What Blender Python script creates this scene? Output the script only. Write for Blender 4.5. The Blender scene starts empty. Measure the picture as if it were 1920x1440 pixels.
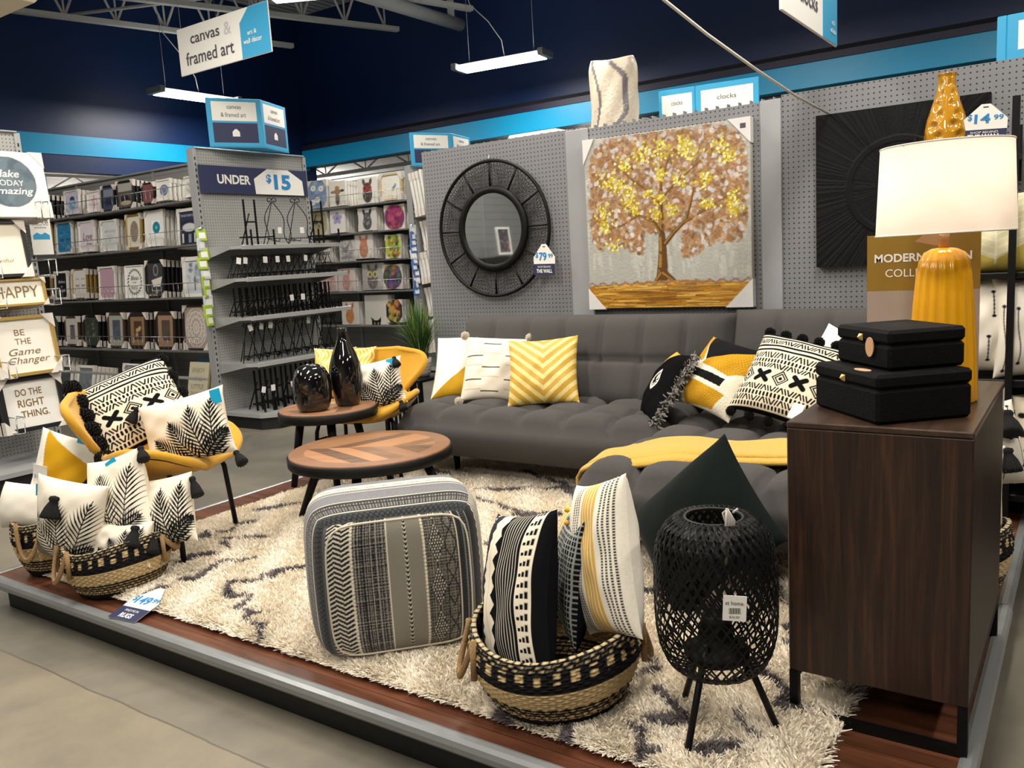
import bpy, math, random
import numpy as np
from mathutils import Vector, Matrix, Euler

random.seed(7)
rng = np.random.default_rng(7)
SC = bpy.context.scene
COL = SC.collection
PI = math.pi

# ------------------------------------------------------------------ camera
CAM_H = 1.22          # camera height above the top of the display platform (platform top is z = 0)
FOCAL = 1583.56       # focal length in pixels of a 1920 px wide frame
YAW, PITCH, ROLL = -0.60814057, 0.14860737, 0.0589077
fw = Vector((math.sin(YAW) * math.cos(PITCH), math.cos(YAW) * math.cos(PITCH), -math.sin(PITCH)))
rt0 = Vector((math.cos(YAW), -math.sin(YAW), 0))
dn0 = fw.cross(rt0)
rt = math.cos(ROLL) * rt0 + math.sin(ROLL) * dn0
dn = -math.sin(ROLL) * rt0 + math.cos(ROLL) * dn0
cam_data = bpy.data.cameras.new('camera')
cam_data.sensor_fit = 'HORIZONTAL'
cam_data.sensor_width = 36.0
cam_data.lens = FOCAL / 1920 * 36
cam_data.clip_start = 0.05
cam_data.clip_end = 200
cam = bpy.data.objects.new('camera', cam_data)
COL.objects.link(cam)
m3 = Matrix((rt, -dn, -fw)).transposed()
cam.matrix_world = Matrix.Translation((0, 0, CAM_H)) @ m3.to_4x4()
SC.camera = cam

# ------------------------------------------------------------------ view, world
SC.view_settings.view_transform = 'Standard'
SC.view_settings.look = 'None'
SC.view_settings.exposure = 0.25
SC.view_settings.gamma = 1.0
SC.view_settings.use_curve_mapping = False
W = bpy.data.worlds.new('store_air')
SC.world = W
W.use_nodes = True
W.node_tree.nodes['Background'].inputs[0].default_value = (0.95, 0.93, 0.9, 1)
W.node_tree.nodes['Background'].inputs[1].default_value = 0.16

LIGHT_POWER = 46.0
LIGHT_COLOR = (1.0, 0.93, 0.82)

# ------------------------------------------------------------------ colour and materials
def lin1(c):
    return c / 12.92 if c <= 0.04045 else ((c + 0.055) / 1.055) ** 2.4

def srgb(h):
    if isinstance(h, str):
        h = h.lstrip('#')
        return tuple(lin1(int(h[i:i + 2], 16) / 255) for i in (0, 2, 4))
    return tuple(h)

MATS = {}
class NT:
    def __init__(s, m):
        s.t = m.node_tree
        s.b = s.t.nodes['Principled BSDF']
    def n(s, typ, **kw):
        nd = s.t.nodes.new(typ)
        ins = kw.pop('ins', {})
        for k, v in kw.items():
            setattr(nd, k, v)
        for k, v in ins.items():
            nd.inputs[k].default_value = v
        return nd
    def l(s, a, ao, b, bi):
        s.t.links.new(a.outputs[ao], b.inputs[bi])

def base_mat(name, color='#808080', rough=0.6, metal=0.0, spec=0.5):
    m = bpy.data.materials.new(name)
    m.use_nodes = True
    t = NT(m)
    t.b.inputs['Base Color'].default_value = (*srgb(color), 1)
    t.b.inputs['Roughness'].default_value = rough
    t.b.inputs['Metallic'].default_value = metal
    t.b.inputs['Specular IOR Level'].default_value = spec
    return m, t

def plain(name, color, rough=0.6, metal=0.0, spec=0.5, var=0.06, scale=30.0, bump=0.0, bscale=200.0, sheen=0.0, coat=0.0):
    """plain paint / cloth / metal with a faint procedural variation"""
    if name in MATS:
        return MATS[name]
    m, t = base_mat(name, color, rough, metal, spec)
    c = srgb(color)
    tc = t.n('ShaderNodeTexCoord')
    if var > 0:
        nz = t.n('ShaderNodeTexNoise', ins={'Scale': scale, 'Detail': 3.0})
        t.l(tc, 'Object', nz, 'Vector')
        mx = t.n('ShaderNodeMixRGB')
        mx.inputs[1].default_value = (*[x * (1 - var) for x in c], 1)
        mx.inputs[2].default_value = (*[min(1, x * (1 + var)) for x in c], 1)
        t.l(nz, 'Fac', mx, 0)
        t.l(mx, 0, t.b, 'Base Color')
    if bump > 0:
        nb = t.n('ShaderNodeTexNoise', ins={'Scale': bscale, 'Detail': 2.0})
        t.l(tc, 'Object', nb, 'Vector')
        bp = t.n('ShaderNodeBump', ins={'Strength': bump, 'Distance': 0.01})
        t.l(nb, 'Fac', bp, 'Height')
        t.l(bp, 'Normal', t.b, 'Normal')
    if sheen:
        t.b.inputs['Sheen Weight'].default_value = sheen
        t.b.inputs['Sheen Roughness'].default_value = 0.4
    if coat:
        t.b.inputs['Coat Weight'].default_value = coat
    MATS[name] = m
    return m

def dyed(name, rough=0.85, spec=0.3, bump=0.15, bscale=350.0, sheen=0.0, metal=0.0):
    """surface whose dye / print is stored per vertex in the attribute Dye"""
    if name in MATS:
        return MATS[name]
    m, t = base_mat(name, '#ffffff', rough, metal, spec)
    at = t.n('ShaderNodeAttribute', attribute_name='Dye')
    t.l(at, 'Color', t.b, 'Base Color')
    if bump:
        tc = t.n('ShaderNodeTexCoord')
        nb = t.n('ShaderNodeTexNoise', ins={'Scale': bscale, 'Detail': 2.0})
        t.l(tc, 'Object', nb, 'Vector')
        bp = t.n('ShaderNodeBump', ins={'Strength': bump, 'Distance': 0.004})
        t.l(nb, 'Fac', bp, 'Height')
        t.l(bp, 'Normal', t.b, 'Normal')
    if sheen:
        t.b.inputs['Sheen Weight'].default_value = sheen
    MATS[name] = m
    return m

def emit(name, color, strength):
    if name in MATS:
        return MATS[name]
    m, t = base_mat(name, color)
    t.b.inputs['Emission Color'].default_value = (*srgb(color), 1)
    t.b.inputs['Emission Strength'].default_value = strength
    MATS[name] = m
    return m

def wood(name, c1, c2, c3, axis=0, plank=0.0, scale=1.0, rough=0.45, coat=0.0, stretch=14.0):
    """grain runs along axis; plank > 0 lays boards of that width"""
    if name in MATS:
        return MATS[name]
    m, t = base_mat(name, c1, rough)
    tc = t.n('ShaderNodeTexCoord')
    mp = t.n('ShaderNodeMapping')
    sc = [stretch * scale] * 3
    sc[axis] = 1.1 * scale
    mp.inputs['Scale'].default_value = sc
    t.l(tc, 'Object', mp, 'Vector')
    vec = mp
    vout = 'Vector'
    if plank > 0:
        sx = t.n('ShaderNodeSeparateXYZ')
        t.l(tc, 'Object', sx, 0)
        other = 'XYZ'[1 - axis] if axis < 2 else 'X'
        dv = t.n('ShaderNodeMath', operation='DIVIDE'); dv.inputs[1].default_value = plank
        t.l(sx, other, dv, 0)
        fl = t.n('ShaderNodeMath', operation='FLOOR'); t.l(dv, 0, fl, 0)
        wn = t.n('ShaderNodeTexWhiteNoise', noise_dimensions='1D'); t.l(fl, 0, wn, 'W')
        sc2 = t.n('ShaderNodeVectorMath', operation='SCALE'); sc2.inputs['Scale'].default_value = 9.0
        t.l(wn, 'Color', sc2, 0)
        ad = t.n('ShaderNodeVectorMath', operation='ADD')
        t.l(mp, 'Vector', ad, 0); t.l(sc2, 'Vector', ad, 1)
        vec, vout = ad, 'Vector'
    n1 = t.n('ShaderNodeTexNoise', ins={'Scale': 1.0, 'Detail': 6.0, 'Roughness': 0.65, 'Distortion': 0.6})
    t.l(vec, vout, n1, 'Vector')
    rp = t.n('ShaderNodeValToRGB')
    rp.color_ramp.elements[0].position = 0.3
    rp.color_ramp.elements[1].position = 0.72
    rp.color_ramp.elements[0].color = (*srgb(c1), 1)
    rp.color_ramp.elements[1].color = (*srgb(c3), 1)
    e = rp.color_ramp.elements.new(0.5); e.color = (*srgb(c2), 1)
    t.l(n1, 'Fac', rp, 'Fac')
    out, oo = rp, 'Color'
    if plank > 0:
        fr = t.n('ShaderNodeMath', operation='FRACT'); t.l(dv, 0, fr, 0)
        ls = t.n('ShaderNodeMath', operation='LESS_THAN'); ls.inputs[1].default_value = 0.018
        t.l(fr, 0, ls, 0)
        hs = t.n('ShaderNodeHueSaturation')
        vr = t.n('ShaderNodeMapRange', ins={'To Min': 0.78, 'To Max': 1.2})
        t.l(wn, 'Value', vr, 'Value'); t.l(vr, 'Result', hs, 'Value'); t.l(rp, 'Color', hs, 'Color')
        mx = t.n('ShaderNodeMixRGB'); mx.inputs[2].default_value = (*[x * 0.35 for x in srgb(c1)], 1)
        t.l(ls, 0, mx, 0); t.l(hs, 'Color', mx, 1)
        out, oo = mx, 'Color'
    t.l(out, oo, t.b, 'Base Color')
    bp = t.n('ShaderNodeBump', ins={'Strength': 0.12, 'Distance': 0.004})
    t.l(n1, 'Fac', bp, 'Height'); t.l(bp, 'Normal', t.b, 'Normal')
    if coat:
        t.b.inputs['Coat Weight'].default_value = coat
    MATS[name] = m
    return m

def pegboard(name, color, axis=0, pitch=0.0254, hole='#101012', rough=0.42):
    """painted steel / hardboard panel with a grid of holes; axis = horizontal object axis"""
    if name in MATS:
        return MATS[name]
    m, t = base_mat(name, color, rough)
    tc = t.n('ShaderNodeTexCoord')
    sx = t.n('ShaderNodeSeparateXYZ'); t.l(tc, 'Object', sx, 0)
    def cell(o):
        a = t.n('ShaderNodeMath', operation='DIVIDE'); a.inputs[1].default_value = pitch
        t.l(sx, o, a, 0)
        f = t.n('ShaderNodeMath', operation='FRACT'); t.l(a, 0, f, 0)
        s = t.n('ShaderNodeMath', operation='SUBTRACT'); s.inputs[1].default_value = 0.5
        t.l(f, 0, s, 0)
        p = t.n('ShaderNodeMath', operation='MULTIPLY'); t.l(s, 0, p, 0); t.l(s, 0, p, 1)
        return p
    ad = t.n('ShaderNodeMath', operation='ADD')
    t.l(cell('XY'[axis]), 0, ad, 0); t.l(cell('Z'), 0, ad, 1)
    ls = t.n('ShaderNodeMath', operation='LESS_THAN'); ls.inputs[1].default_value = 0.022
    t.l(ad, 0, ls, 0)
    nz = t.n('ShaderNodeTexNoise', ins={'Scale': 3.0, 'Detail': 2.0}); t.l(tc, 'Object', nz, 'Vector')
    c = srgb(color)
    v = t.n('ShaderNodeMixRGB')
    v.inputs[1].default_value = (*[x * 0.93 for x in c], 1); v.inputs[2].default_value = (*[x * 1.07 for x in c], 1)
    t.l(nz, 'Fac', v, 0)
    mx = t.n('ShaderNodeMixRGB'); mx.inputs[2].default_value = (*srgb(hole), 1)
    t.l(ls, 0, mx, 0); t.l(v, 0, mx, 1)
    t.l(mx, 0, t.b, 'Base Color')
    MATS[name] = m
    return m

# ------------------------------------------------------------------ geometry collector
class MB:
    def __init__(s):
        s.v = []; s.f = []; s.m = []; s.c = []; s.sm = []
        s.mats = []
    def mi(s, mat):
        if mat not in s.mats:
            s.mats.append(mat)
        return s.mats.index(mat)
    def add(s, verts, faces, mat, smooth=False):
        o = len(s.v)
        s.v.extend([tuple(v) for v in verts])
        k = s.mi(mat)
        for f in faces:
            s.f.append(tuple(i + o for i in f)); s.m.append(k); s.sm.append(smooth)
        return s
    def box(s, lo, hi, mat, M=None):
        x0, y0, z0 = lo; x1, y1, z1 = hi
        vs = [(x0, y0, z0), (x1, y0, z0), (x1, y1, z0), (x0, y1, z0), (x0, y0, z1), (x1, y0, z1), (x1, y1, z1), (x0, y1, z1)]
        if M is not None:
            vs = [M @ Vector(v) for v in vs]
        return s.add(vs, [(3, 2, 1, 0), (4, 5, 6, 7), (0, 1, 5, 4), (1, 2, 6, 5), (2, 3, 7, 6), (3, 0, 4, 7)], mat)
    def bbox(s, lo, hi, mat, bev=0.004, M=None):
        """box with chamfered edges"""
        lo = Vector(lo); hi = Vector(hi)
        b = min(bev, min(hi - lo) * 0.45)
        vs = []; idx = {}
        for cx in (0, 1):
            for cy in (0, 1):
                for cz in (0, 1):
                    p = Vector((hi.x if cx else lo.x, hi.y if cy else lo.y, hi.z if cz else lo.z))
                    d = Vector((-1 if cx else 1, -1 if cy else 1, -1 if cz else 1)) * b
                    for a in range(3):
                        q = p + d
                        q[a] = p[a]
                        idx[(cx, cy, cz, a)] = len(vs)
                        vs.append(q)
        I = idx
        fs = []
        for a in range(3):
            o = [i for i in range(3) if i != a]
            for e in (0, 1):
                def k(u, w):
                    c = [0, 0, 0]; c[a] = e; c[o[0]] = u; c[o[1]] = w
                    return I[(*c, a)]
                fs.append([k(0, 0), k(1, 0), k(1, 1), k(0, 1)])
        for a in range(3):
            o = [i for i in range(3) if i != a]
            for u in (0, 1):
                for w in (0, 1):
                    def k(e, ax):
                        c = [0, 0, 0]; c[a] = e; c[o[0]] = u; c[o[1]] = w
                        return I[(*c, ax)]
                    fs.append([k(0, o[0]), k(1, o[0]), k(1, o[1]), k(0, o[1])])
        for cx in (0, 1):
            for cy in (0, 1):
                for cz in (0, 1):
                    fs.append([I[(cx, cy, cz, 0)], I[(cx, cy, cz, 1)], I[(cx, cy, cz, 2)]])
        cen = (lo + hi) / 2
        out = []
        for f in fs:
            P = [vs[i] for i in f]
            n = (P[1] - P[0]).cross(P[2] - P[0])
            if n.dot(sum(P, Vector()) / len(P) - cen) < 0:
                f = f[::-1]
            out.append(f)
        if M is not None:
            vs = [M @ v for v in vs]
        return s.add(vs, out, mat)
    def tube(s, pts, r, mat, seg=8, cap=True, closed=False):
        P = [Vector(p) for p in pts]
        n = len(P)
        rs = r if isinstance(r, (list, tuple)) else [r] * n
        rings = []
        prev = None
        for i in range(n):
            if closed:
                d = P[(i + 1) % n] - P[i - 1]
            else:
                d = P[min(i + 1, n - 1)] - P[max(i - 1, 0)]
            d.normalize()
            if prev is None:
                up = Vector((0, 0, 1)) if abs(d.z) < 0.9 else Vector((1, 0, 0))
                a = d.cross(up).normalized()
            else:
                a = (prev - d * prev.dot(d))
                if a.length < 1e-6:
                    a = d.orthogonal()
                a.normalize()
            prev = a
            b = d.cross(a)
            rings.append([P[i] + (a * math.cos(2 * PI * k / seg) + b * math.sin(2 * PI * k / seg)) * rs[i] for k in range(seg)])
        vs = [v for rg in rings for v in rg]
        fs = []
        for i in range(n if closed else n - 1):
            j = (i + 1) % n
            for k in range(seg):
                k2 = (k + 1) % seg
                fs.append((i * seg + k, i * seg + k2, j * seg + k2, j * seg + k))
        if cap and not closed:
            fs.append(tuple(range(seg))[::-1])
            fs.append(tuple((n - 1) * seg + k for k in range(seg)))
        return s.add(vs, fs, mat, True)
    def lathe(s, prof, mat, seg=32, closed=False, ang=2 * PI, rfun=None, cen=(0, 0)):
        """prof: list of (r, z)"""
        n = len(prof)
        vs = []
        for i, (r, z) in enumerate(prof):
            for k in range(seg):
                t = ang * k / seg
                rr = r if rfun is None else rfun(r, z, t)
                vs.append((cen[0] + rr * math.cos(t), cen[1] + rr * math.sin(t), z))
        fs = []
        for i in range(n - 1):
            for k in range(seg):
                k2 = (k + 1) % seg
                fs.append((i * seg + k, i * seg + k2, (i + 1) * seg + k2, (i + 1) * seg + k))
        if prof[0][0] > 1e-5 and not closed:
            fs.append(tuple(range(seg))[::-1])
        if prof[-1][0] > 1e-5 and not closed:
            fs.append(tuple((n - 1) * seg + k for k in range(seg)))
        return s.add(vs, fs, mat, True)
    def prism(s, poly, y0, y1, mat, M=None):
        """polygon in x,z extruded along y"""
        n = len(poly)
        vs = [(x, y0, z) for x, z in poly] + [(x, y1, z) for x, z in poly]
        if M is not None:
            vs = [M @ Vector(v) for v in vs]
        fs = [tuple(range(n)), tuple(range(2 * n - 1, n - 1, -1))]
        for i in range(n):
            j = (i + 1) % n
            fs.append((j, i, n + i, n + j))
        return s.add(vs, fs, mat)
    def slab(s, poly, z0, z1, mat):
        """polygon in x,y extruded along z (counter-clockwise)"""
        n = len(poly)
        vs = [(x, y, z0) for x, y in poly] + [(x, y, z1) for x, y in poly]
        fs = [tuple(range(n - 1, -1, -1)), tuple(range(n, 2 * n))]
        for i in range(n):
            j = (i + 1) % n
            fs.append((i, j, n + j, n + i))
        return s.add(vs, fs, mat)
    def ball(s, c, r, mat, seg=12, rings=8, sq=(1, 1, 1)):
        vs = []; fs = []
        for i in range(rings + 1):
            a = PI * i / rings
            for k in range(seg):
                t = 2 * PI * k / seg
                vs.append((c[0] + r * sq[0] * math.sin(a) * math.cos(t), c[1] + r * sq[1] * math.sin(a) * math.sin(t), c[2] + r * sq[2] * math.cos(a)))
        for i in range(rings):
            for k in range(seg):
                k2 = (k + 1) % seg
                fs.append((i * seg + k, (i + 1) * seg + k, (i + 1) * seg + k2, i * seg + k2))
        return s.add(vs, fs, mat, True)
    def mesh(s, name):
        me = bpy.data.meshes.new(name)
        me.from_pydata(s.v, [], s.f)
        for m in s.mats:
            me.materials.append(m)
        me.polygons.foreach_set('material_index', s.m)
        me.polygons.foreach_set('use_smooth', s.sm)
        me.update()
        return me
    def build(s, name, parent=None, **tags):
        o = bpy.data.objects.new(name, s.mesh(name))
        COL.objects.link(o)
        if parent is not None:
            o.parent = parent
        for k, v in tags.items():
            o[k] = v
        return o

def fast_mesh(name, V, F, mat, dye=None, smooth=True):
    """big numpy mesh; F is (n,4) or (n,3) int array"""
    V = np.asarray(V, np.float32); F = np.asarray(F, np.int32)
    k = F.shape[1]
    me = bpy.data.meshes.new(name)
    me.vertices.add(len(V)); me.vertices.foreach_set('co', V.ravel())
    me.loops.add(F.size); me.loops.foreach_set('vertex_index', F.ravel())
    me.polygons.add(len(F))
    me.polygons.foreach_set('loop_start', np.arange(len(F), dtype=np.int32) * k)
    try:
        me.polygons.foreach_set('loop_total', np.full(len(F), k, np.int32))
    except Exception:
        pass
    me.polygons.foreach_set('use_smooth', np.full(len(F), smooth, bool))
    me.materials.append(mat)
    if dye is not None:
        at = me.color_attributes.new('Dye', 'FLOAT_COLOR', 'POINT')
        c4 = np.ones((len(V), 4), np.float32); c4[:, :3] = np.asarray(dye).reshape(-1, 3)
        at.data.foreach_set('color', c4.ravel())
    me.update(calc_edges=True)
    me.validate()
    return me

def grid_faces(h, w, off=0, wrap=False):
    i, j = np.meshgrid(np.arange(h - 1), np.arange(w if wrap else w - 1), indexing='ij')
    j2 = (j + 1) % w
    return np.stack([i * w + j, i * w + j2, (i + 1) * w + j2, (i + 1) * w + j], -1).reshape(-1, 4) + off

def obj(name, me, parent=None, **tags):
    o = bpy.data.objects.new(name, me)
    COL.objects.link(o)
    if parent is not None:
        o.parent = parent
    for k, v in tags.items():
        o[k] = v
    return o

def thing(name, label, cat, loc=(0, 0, 0), rot=(0, 0, 0), group=None, M=None):
    o = bpy.data.objects.new(name, None)
    o.empty_display_size = 0.05
    COL.objects.link(o)
    if M is not None:
        o.matrix_world = M
    else:
        o.location = loc
        o.rotation_euler = rot
    o['label'] = label; o['category'] = cat
    if group:
        o['group'] = group
    return o

def tag(o, label, cat, group=None):
    o['label'] = label; o['category'] = cat
    if group:
        o['group'] = group
    return o

def struct(o):
    o['kind'] = 'structure'
    return o

def kids(o):
    return KIDS.get(o.name, [])

def copy_thing(root, children, loc=None, rot=None, label=None, group=None):
    """a copy of a thing and of each of its parts"""
    r = root.copy()
    COL.objects.link(r)
    if loc is not None:
        r.location = loc
    if rot is not None:
        r.rotation_euler = rot
    if label:
        r['label'] = label
    if group:
        r['group'] = group
    for ch in children:
        c = ch.copy(); COL.objects.link(c); c.parent = r
    return r

# ------------------------------------------------------------------ lettering
def lettering(s, height, mat, parent, M, name='lettering', width=None, align='CENTER', bold=0.0, shear=0.0, depth=0.0006, label=None):
    """flat letters standing in the local x,y plane of M, centred on its origin"""
    cu = bpy.data.curves.new(name, 'FONT')
    cu.body = s
    cu.size = 1.0
    cu.align_x = align
    cu.align_y = 'CENTER'
    cu.offset = bold
    cu.shear = shear
    cu.extrude = 0.0
    cu.resolution_u = 3
    o = bpy.data.objects.new(name, cu)
    me = bpy.data.meshes.new_from_object(o)
    bpy.data.objects.remove(o)
    bpy.data.curves.remove(cu)
    n = len(me.vertices)
    co = np.empty(n * 3, np.float32)
    me.vertices.foreach_get('co', co)
    co = co.reshape(-1, 3)
    if n:
        lines = s.count('\n') + 1
        sy = height / (0.69)
        sx = sy
        if width:
            sx = width / max(1e-6, co[:, 0].max() - co[:, 0].min())
        co[:, 0] *= sx; co[:, 1] *= sy; co[:, 2] = depth
        if align == 'CENTER':
            co[:, 0] -= (co[:, 0].max() + co[:, 0].min()) / 2
        co[:, 1] -= (co[:, 1].max() + co[:, 1].min()) / 2
        me.vertices.foreach_set('co', co.ravel())
    me.materials.clear()
    me.materials.append(mat)
    me.update()
    o = bpy.data.objects.new(name, me)
    COL.objects.link(o)
    o.parent = parent
    o.matrix_local = M
    if label:
        o['label'] = label
    return o

def face_y(x, y, z):
    """placement for lettering read from -Y (local x -> +X, local y -> +Z)"""
    return Matrix.Translation((x, y, z)) @ Matrix.Rotation(PI / 2, 4, 'X')

# ------------------------------------------------------------------ printed / woven patterns as dye rasters
class Paint:
    """raster in units of the cloth's width: x in 0..1, y in 0..h/w"""
    def __init__(s, w, h, bg):
        s.w, s.h = w, h
        s.a = np.empty((h, w, 3)); s.a[:] = srgb(bg)
        s.H = h / w
        s.X, s.Y = np.meshgrid((np.arange(w) + 0.5) / w, (np.arange(h) + 0.5) / w)
    def _win(s, x0, x1, y0, y1):
        i0 = max(0, int(y0 * s.w) - 1); i1 = min(s.h, int(y1 * s.w) + 2)
        j0 = max(0, int(x0 * s.w) - 1); j1 = min(s.w, int(x1 * s.w) + 2)
        if i0 >= i1 or j0 >= j1:
            return None
        return slice(i0, i1), slice(j0, j1)
    def _mix(s, sl, al, col, op=1.0):
        al = (np.clip(al, 0, 1) * op)[..., None]
        s.a[sl] = s.a[sl] * (1 - al) + np.array(srgb(col)) * al
    def seg(s, p, q, r0, col, r1=None, op=1.0):
        r1 = r0 if r1 is None else r1
        R = max(r0, r1) + 2 / s.w
        sl = s._win(min(p[0], q[0]) - R, max(p[0], q[0]) + R, min(p[1], q[1]) - R, max(p[1], q[1]) + R)
        if sl is None:
            return
        X = s.X[sl]; Y = s.Y[sl]
        dx, dy = q[0] - p[0], q[1] - p[1]
        L = dx * dx + dy * dy + 1e-12
        t = np.clip(((X - p[0]) * dx + (Y - p[1]) * dy) / L, 0, 1)
        d = np.hypot(X - p[0] - t * dx, Y - p[1] - t * dy)
        s._mix(sl, (r0 + (r1 - r0) * t - d) * s.w + 0.5, col, op)
    def path(s, pts, r, col, op=1.0):
        for a, b in zip(pts[:-1], pts[1:]):
            s.seg(a, b, r, col, op=op)
    def ell(s, c, rx, ry, col, op=1.0, rot=0.0, soft=1.0):
        R = max(rx, ry) + 2 / s.w
        sl = s._win(c[0] - R, c[0] + R, c[1] - R, c[1] + R)
        if sl is None:
            return
        X = s.X[sl] - c[0]; Y = s.Y[sl] - c[1]
        if rot:
            X, Y = X * math.cos(rot) + Y * math.sin(rot), -X * math.sin(rot) + Y * math.cos(rot)
        d = np.sqrt((X / rx) ** 2 + (Y / ry) ** 2)
        s._mix(sl, (1 - d) * min(rx, ry) * s.w / soft + 0.5, col, op)
    def ring(s, c, r, wd, col, sy=1.0):
        R = r + wd + 2 / s.w
        sl = s._win(c[0] - R, c[0] + R, c[1] - R, c[1] + R)
        if sl is None:
            return
        d = np.abs(np.hypot(s.X[sl] - c[0], (s.Y[sl] - c[1]) / sy) - r)
        s._mix(sl, (wd - d) * s.w + 0.5, col)
    def rect(s, x0, y0, x1, y1, col, op=1.0):
        sl = s._win(x0, x1, y0, y1)
        if sl is None:
            return
        X = s.X[sl]; Y = s.Y[sl]
        d = np.minimum(np.minimum(X - x0, x1 - X), np.minimum(Y - y0, y1 - Y))
        s._mix(sl, d * s.w + 0.5, col, op)
    def poly(s, pts, col, op=1.0):
        xs = [p[0] for p in pts]; ys = [p[1] for p in pts]
        sl = s._win(min(xs), max(xs), min(ys), max(ys))
        if sl is None:
            return
        X = s.X[sl]; Y = s.Y[sl]
        ins = np.zeros(X.shape, bool)
        n = len(pts)
        for i in range(n):
            (x0, y0), (x1, y1) = pts[i], pts[(i + 1) % n]
            if y0 == y1:
                continue
            c = ((Y >= min(y0, y1)) & (Y < max(y0, y1)))
            ins ^= c & (X < x0 + (Y - y0) * (x1 - x0) / (y1 - y0))
        s._mix(sl, ins.astype(float), col, op)
    def mask(s, f, col, op=1.0):
        al = np.clip(f(s.X, s.Y).astype(float), 0, 1) * op
        s._mix((slice(None), slice(None)), al, col)
    def grain(s, amt, seed=0):
        r = np.random.default_rng(seed)
        s.a *= 1 + (r.random(s.a.shape[:2]) - 0.5)[..., None] * 2 * amt
        return s
    def at(s, u, v):
        """sample with u, v in 0..1"""
        i = np.clip((v * s.h).astype(int), 0, s.h - 1); j = np.clip((u * s.w).astype(int), 0, s.w - 1)
        return s.a[i, j]
    def blob(s, r, col, soft=8):
        pass

def printed_panel(name, paint, w, h, mat, parent=None, relief=None, cx=0.0, y=0.0, z0=0.0):
    """flat print in local x,z facing -Y, its lower edge at z0"""
    u, v = np.meshgrid(np.linspace(0, 1, paint.w), np.linspace(0, 1, paint.h))
    P = np.stack([cx + (u - 0.5) * w, np.full_like(u, y), z0 + v * h], -1)
    if relief is not None:
        P[..., 1] -= relief
    me = fast_mesh(name, P.reshape(-1, 3), grid_faces(paint.h, paint.w), mat, paint.a)
    return obj(name, me, parent)
# ------------------------------------------------------------------ shared materials
M_NAVY = plain('navy_wall_paint', '#0d2a5a', 0.42, spec=0.5, var=0.05, scale=2.0)
M_NAVY2 = plain('navy_fascia_paint', '#16305f', 0.42, var=0.05, scale=2.0)
M_TEAL = plain('teal_band_paint', '#0f9fd6', 0.38, var=0.04, scale=2.0)
M_SHADOWGAP = plain('shadow_reveal_paint', '#070c16', 0.8)
M_WHITESTEEL = plain('white_painted_steel', '#c9cac8', 0.55, var=0.05, scale=4)
M_STEEL = plain('grey_powder_steel', '#8b8d90', 0.38, 0.0, var=0.05, scale=6)
M_SHELF = plain('light_grey_shelf_steel', '#a3a5a6', 0.32, 0.2, var=0.04, scale=8)
M_GLOSSCOL = plain('glossy_grey_column_steel', '#b2b4b8', 0.24, 0.35, var=0.1, scale=5, bump=0.3, bscale=4)
M_WIRE = plain('chromed_wire', '#b9babb', 0.25, 0.8, var=0.0)
M_KICK = plain('black_kick_plate', '#0b0b0c', 0.55)
M_BLACK = plain('black_powder_metal', '#0a0a0b', 0.5, spec=0.22)
M_PEG = pegboard('grey_display_pegboard', '#7b7c80', 0)
M_PEGX = pegboard('gondola_pegboard', '#9a9a97', 1)
M_PEGDARK = pegboard('charcoal_pegboard', '#323438', 0)
M_WHITE = plain('white_card', '#e9e7e2', 0.6, var=0.02)
M_INKNAVY = plain('navy_ink', '#23294f', 0.55, var=0.02)
M_INKBLUE = plain('blue_ink', '#1f7fc0', 0.55, var=0.02)
M_INKTEAL = plain('sky_blue_print', '#2f9ccb', 0.5, var=0.02)
M_INKGREY = plain('dark_grey_ink', '#4b4650', 0.6, var=0.0)
M_INKLIGHT = plain('pale_grey_ink', '#c4c4c8', 0.6, var=0.0)
M_INKBLACK = plain('black_ink', '#1c1817', 0.6, var=0.0)
M_INKBROWN = plain('brown_ink', '#6e5638', 0.5, var=0.0)
M_CARD = plain('cardboard_corner', '#dcd5cc', 0.75, var=0.05)
M_GOLD = plain('brushed_gold_moulding', '#c9a961', 0.3, 0.6, var=0.05)
M_PRINT = dyed('printed_art', 0.55, 0.4, bump=0.0)
M_CLOTH = dyed('printed_cotton', 0.95, 0.04, bump=0.22, bscale=420)
M_WOVEN = dyed('woven_seagrass', 0.8, 0.25, bump=0.3, bscale=300)

# ------------------------------------------------------------------ the building
FLOOR_Z = -0.14
DECK_Z = 5.35
LW = -11.1            # left wall plane
BW = 10.3             # back wall plane

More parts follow.
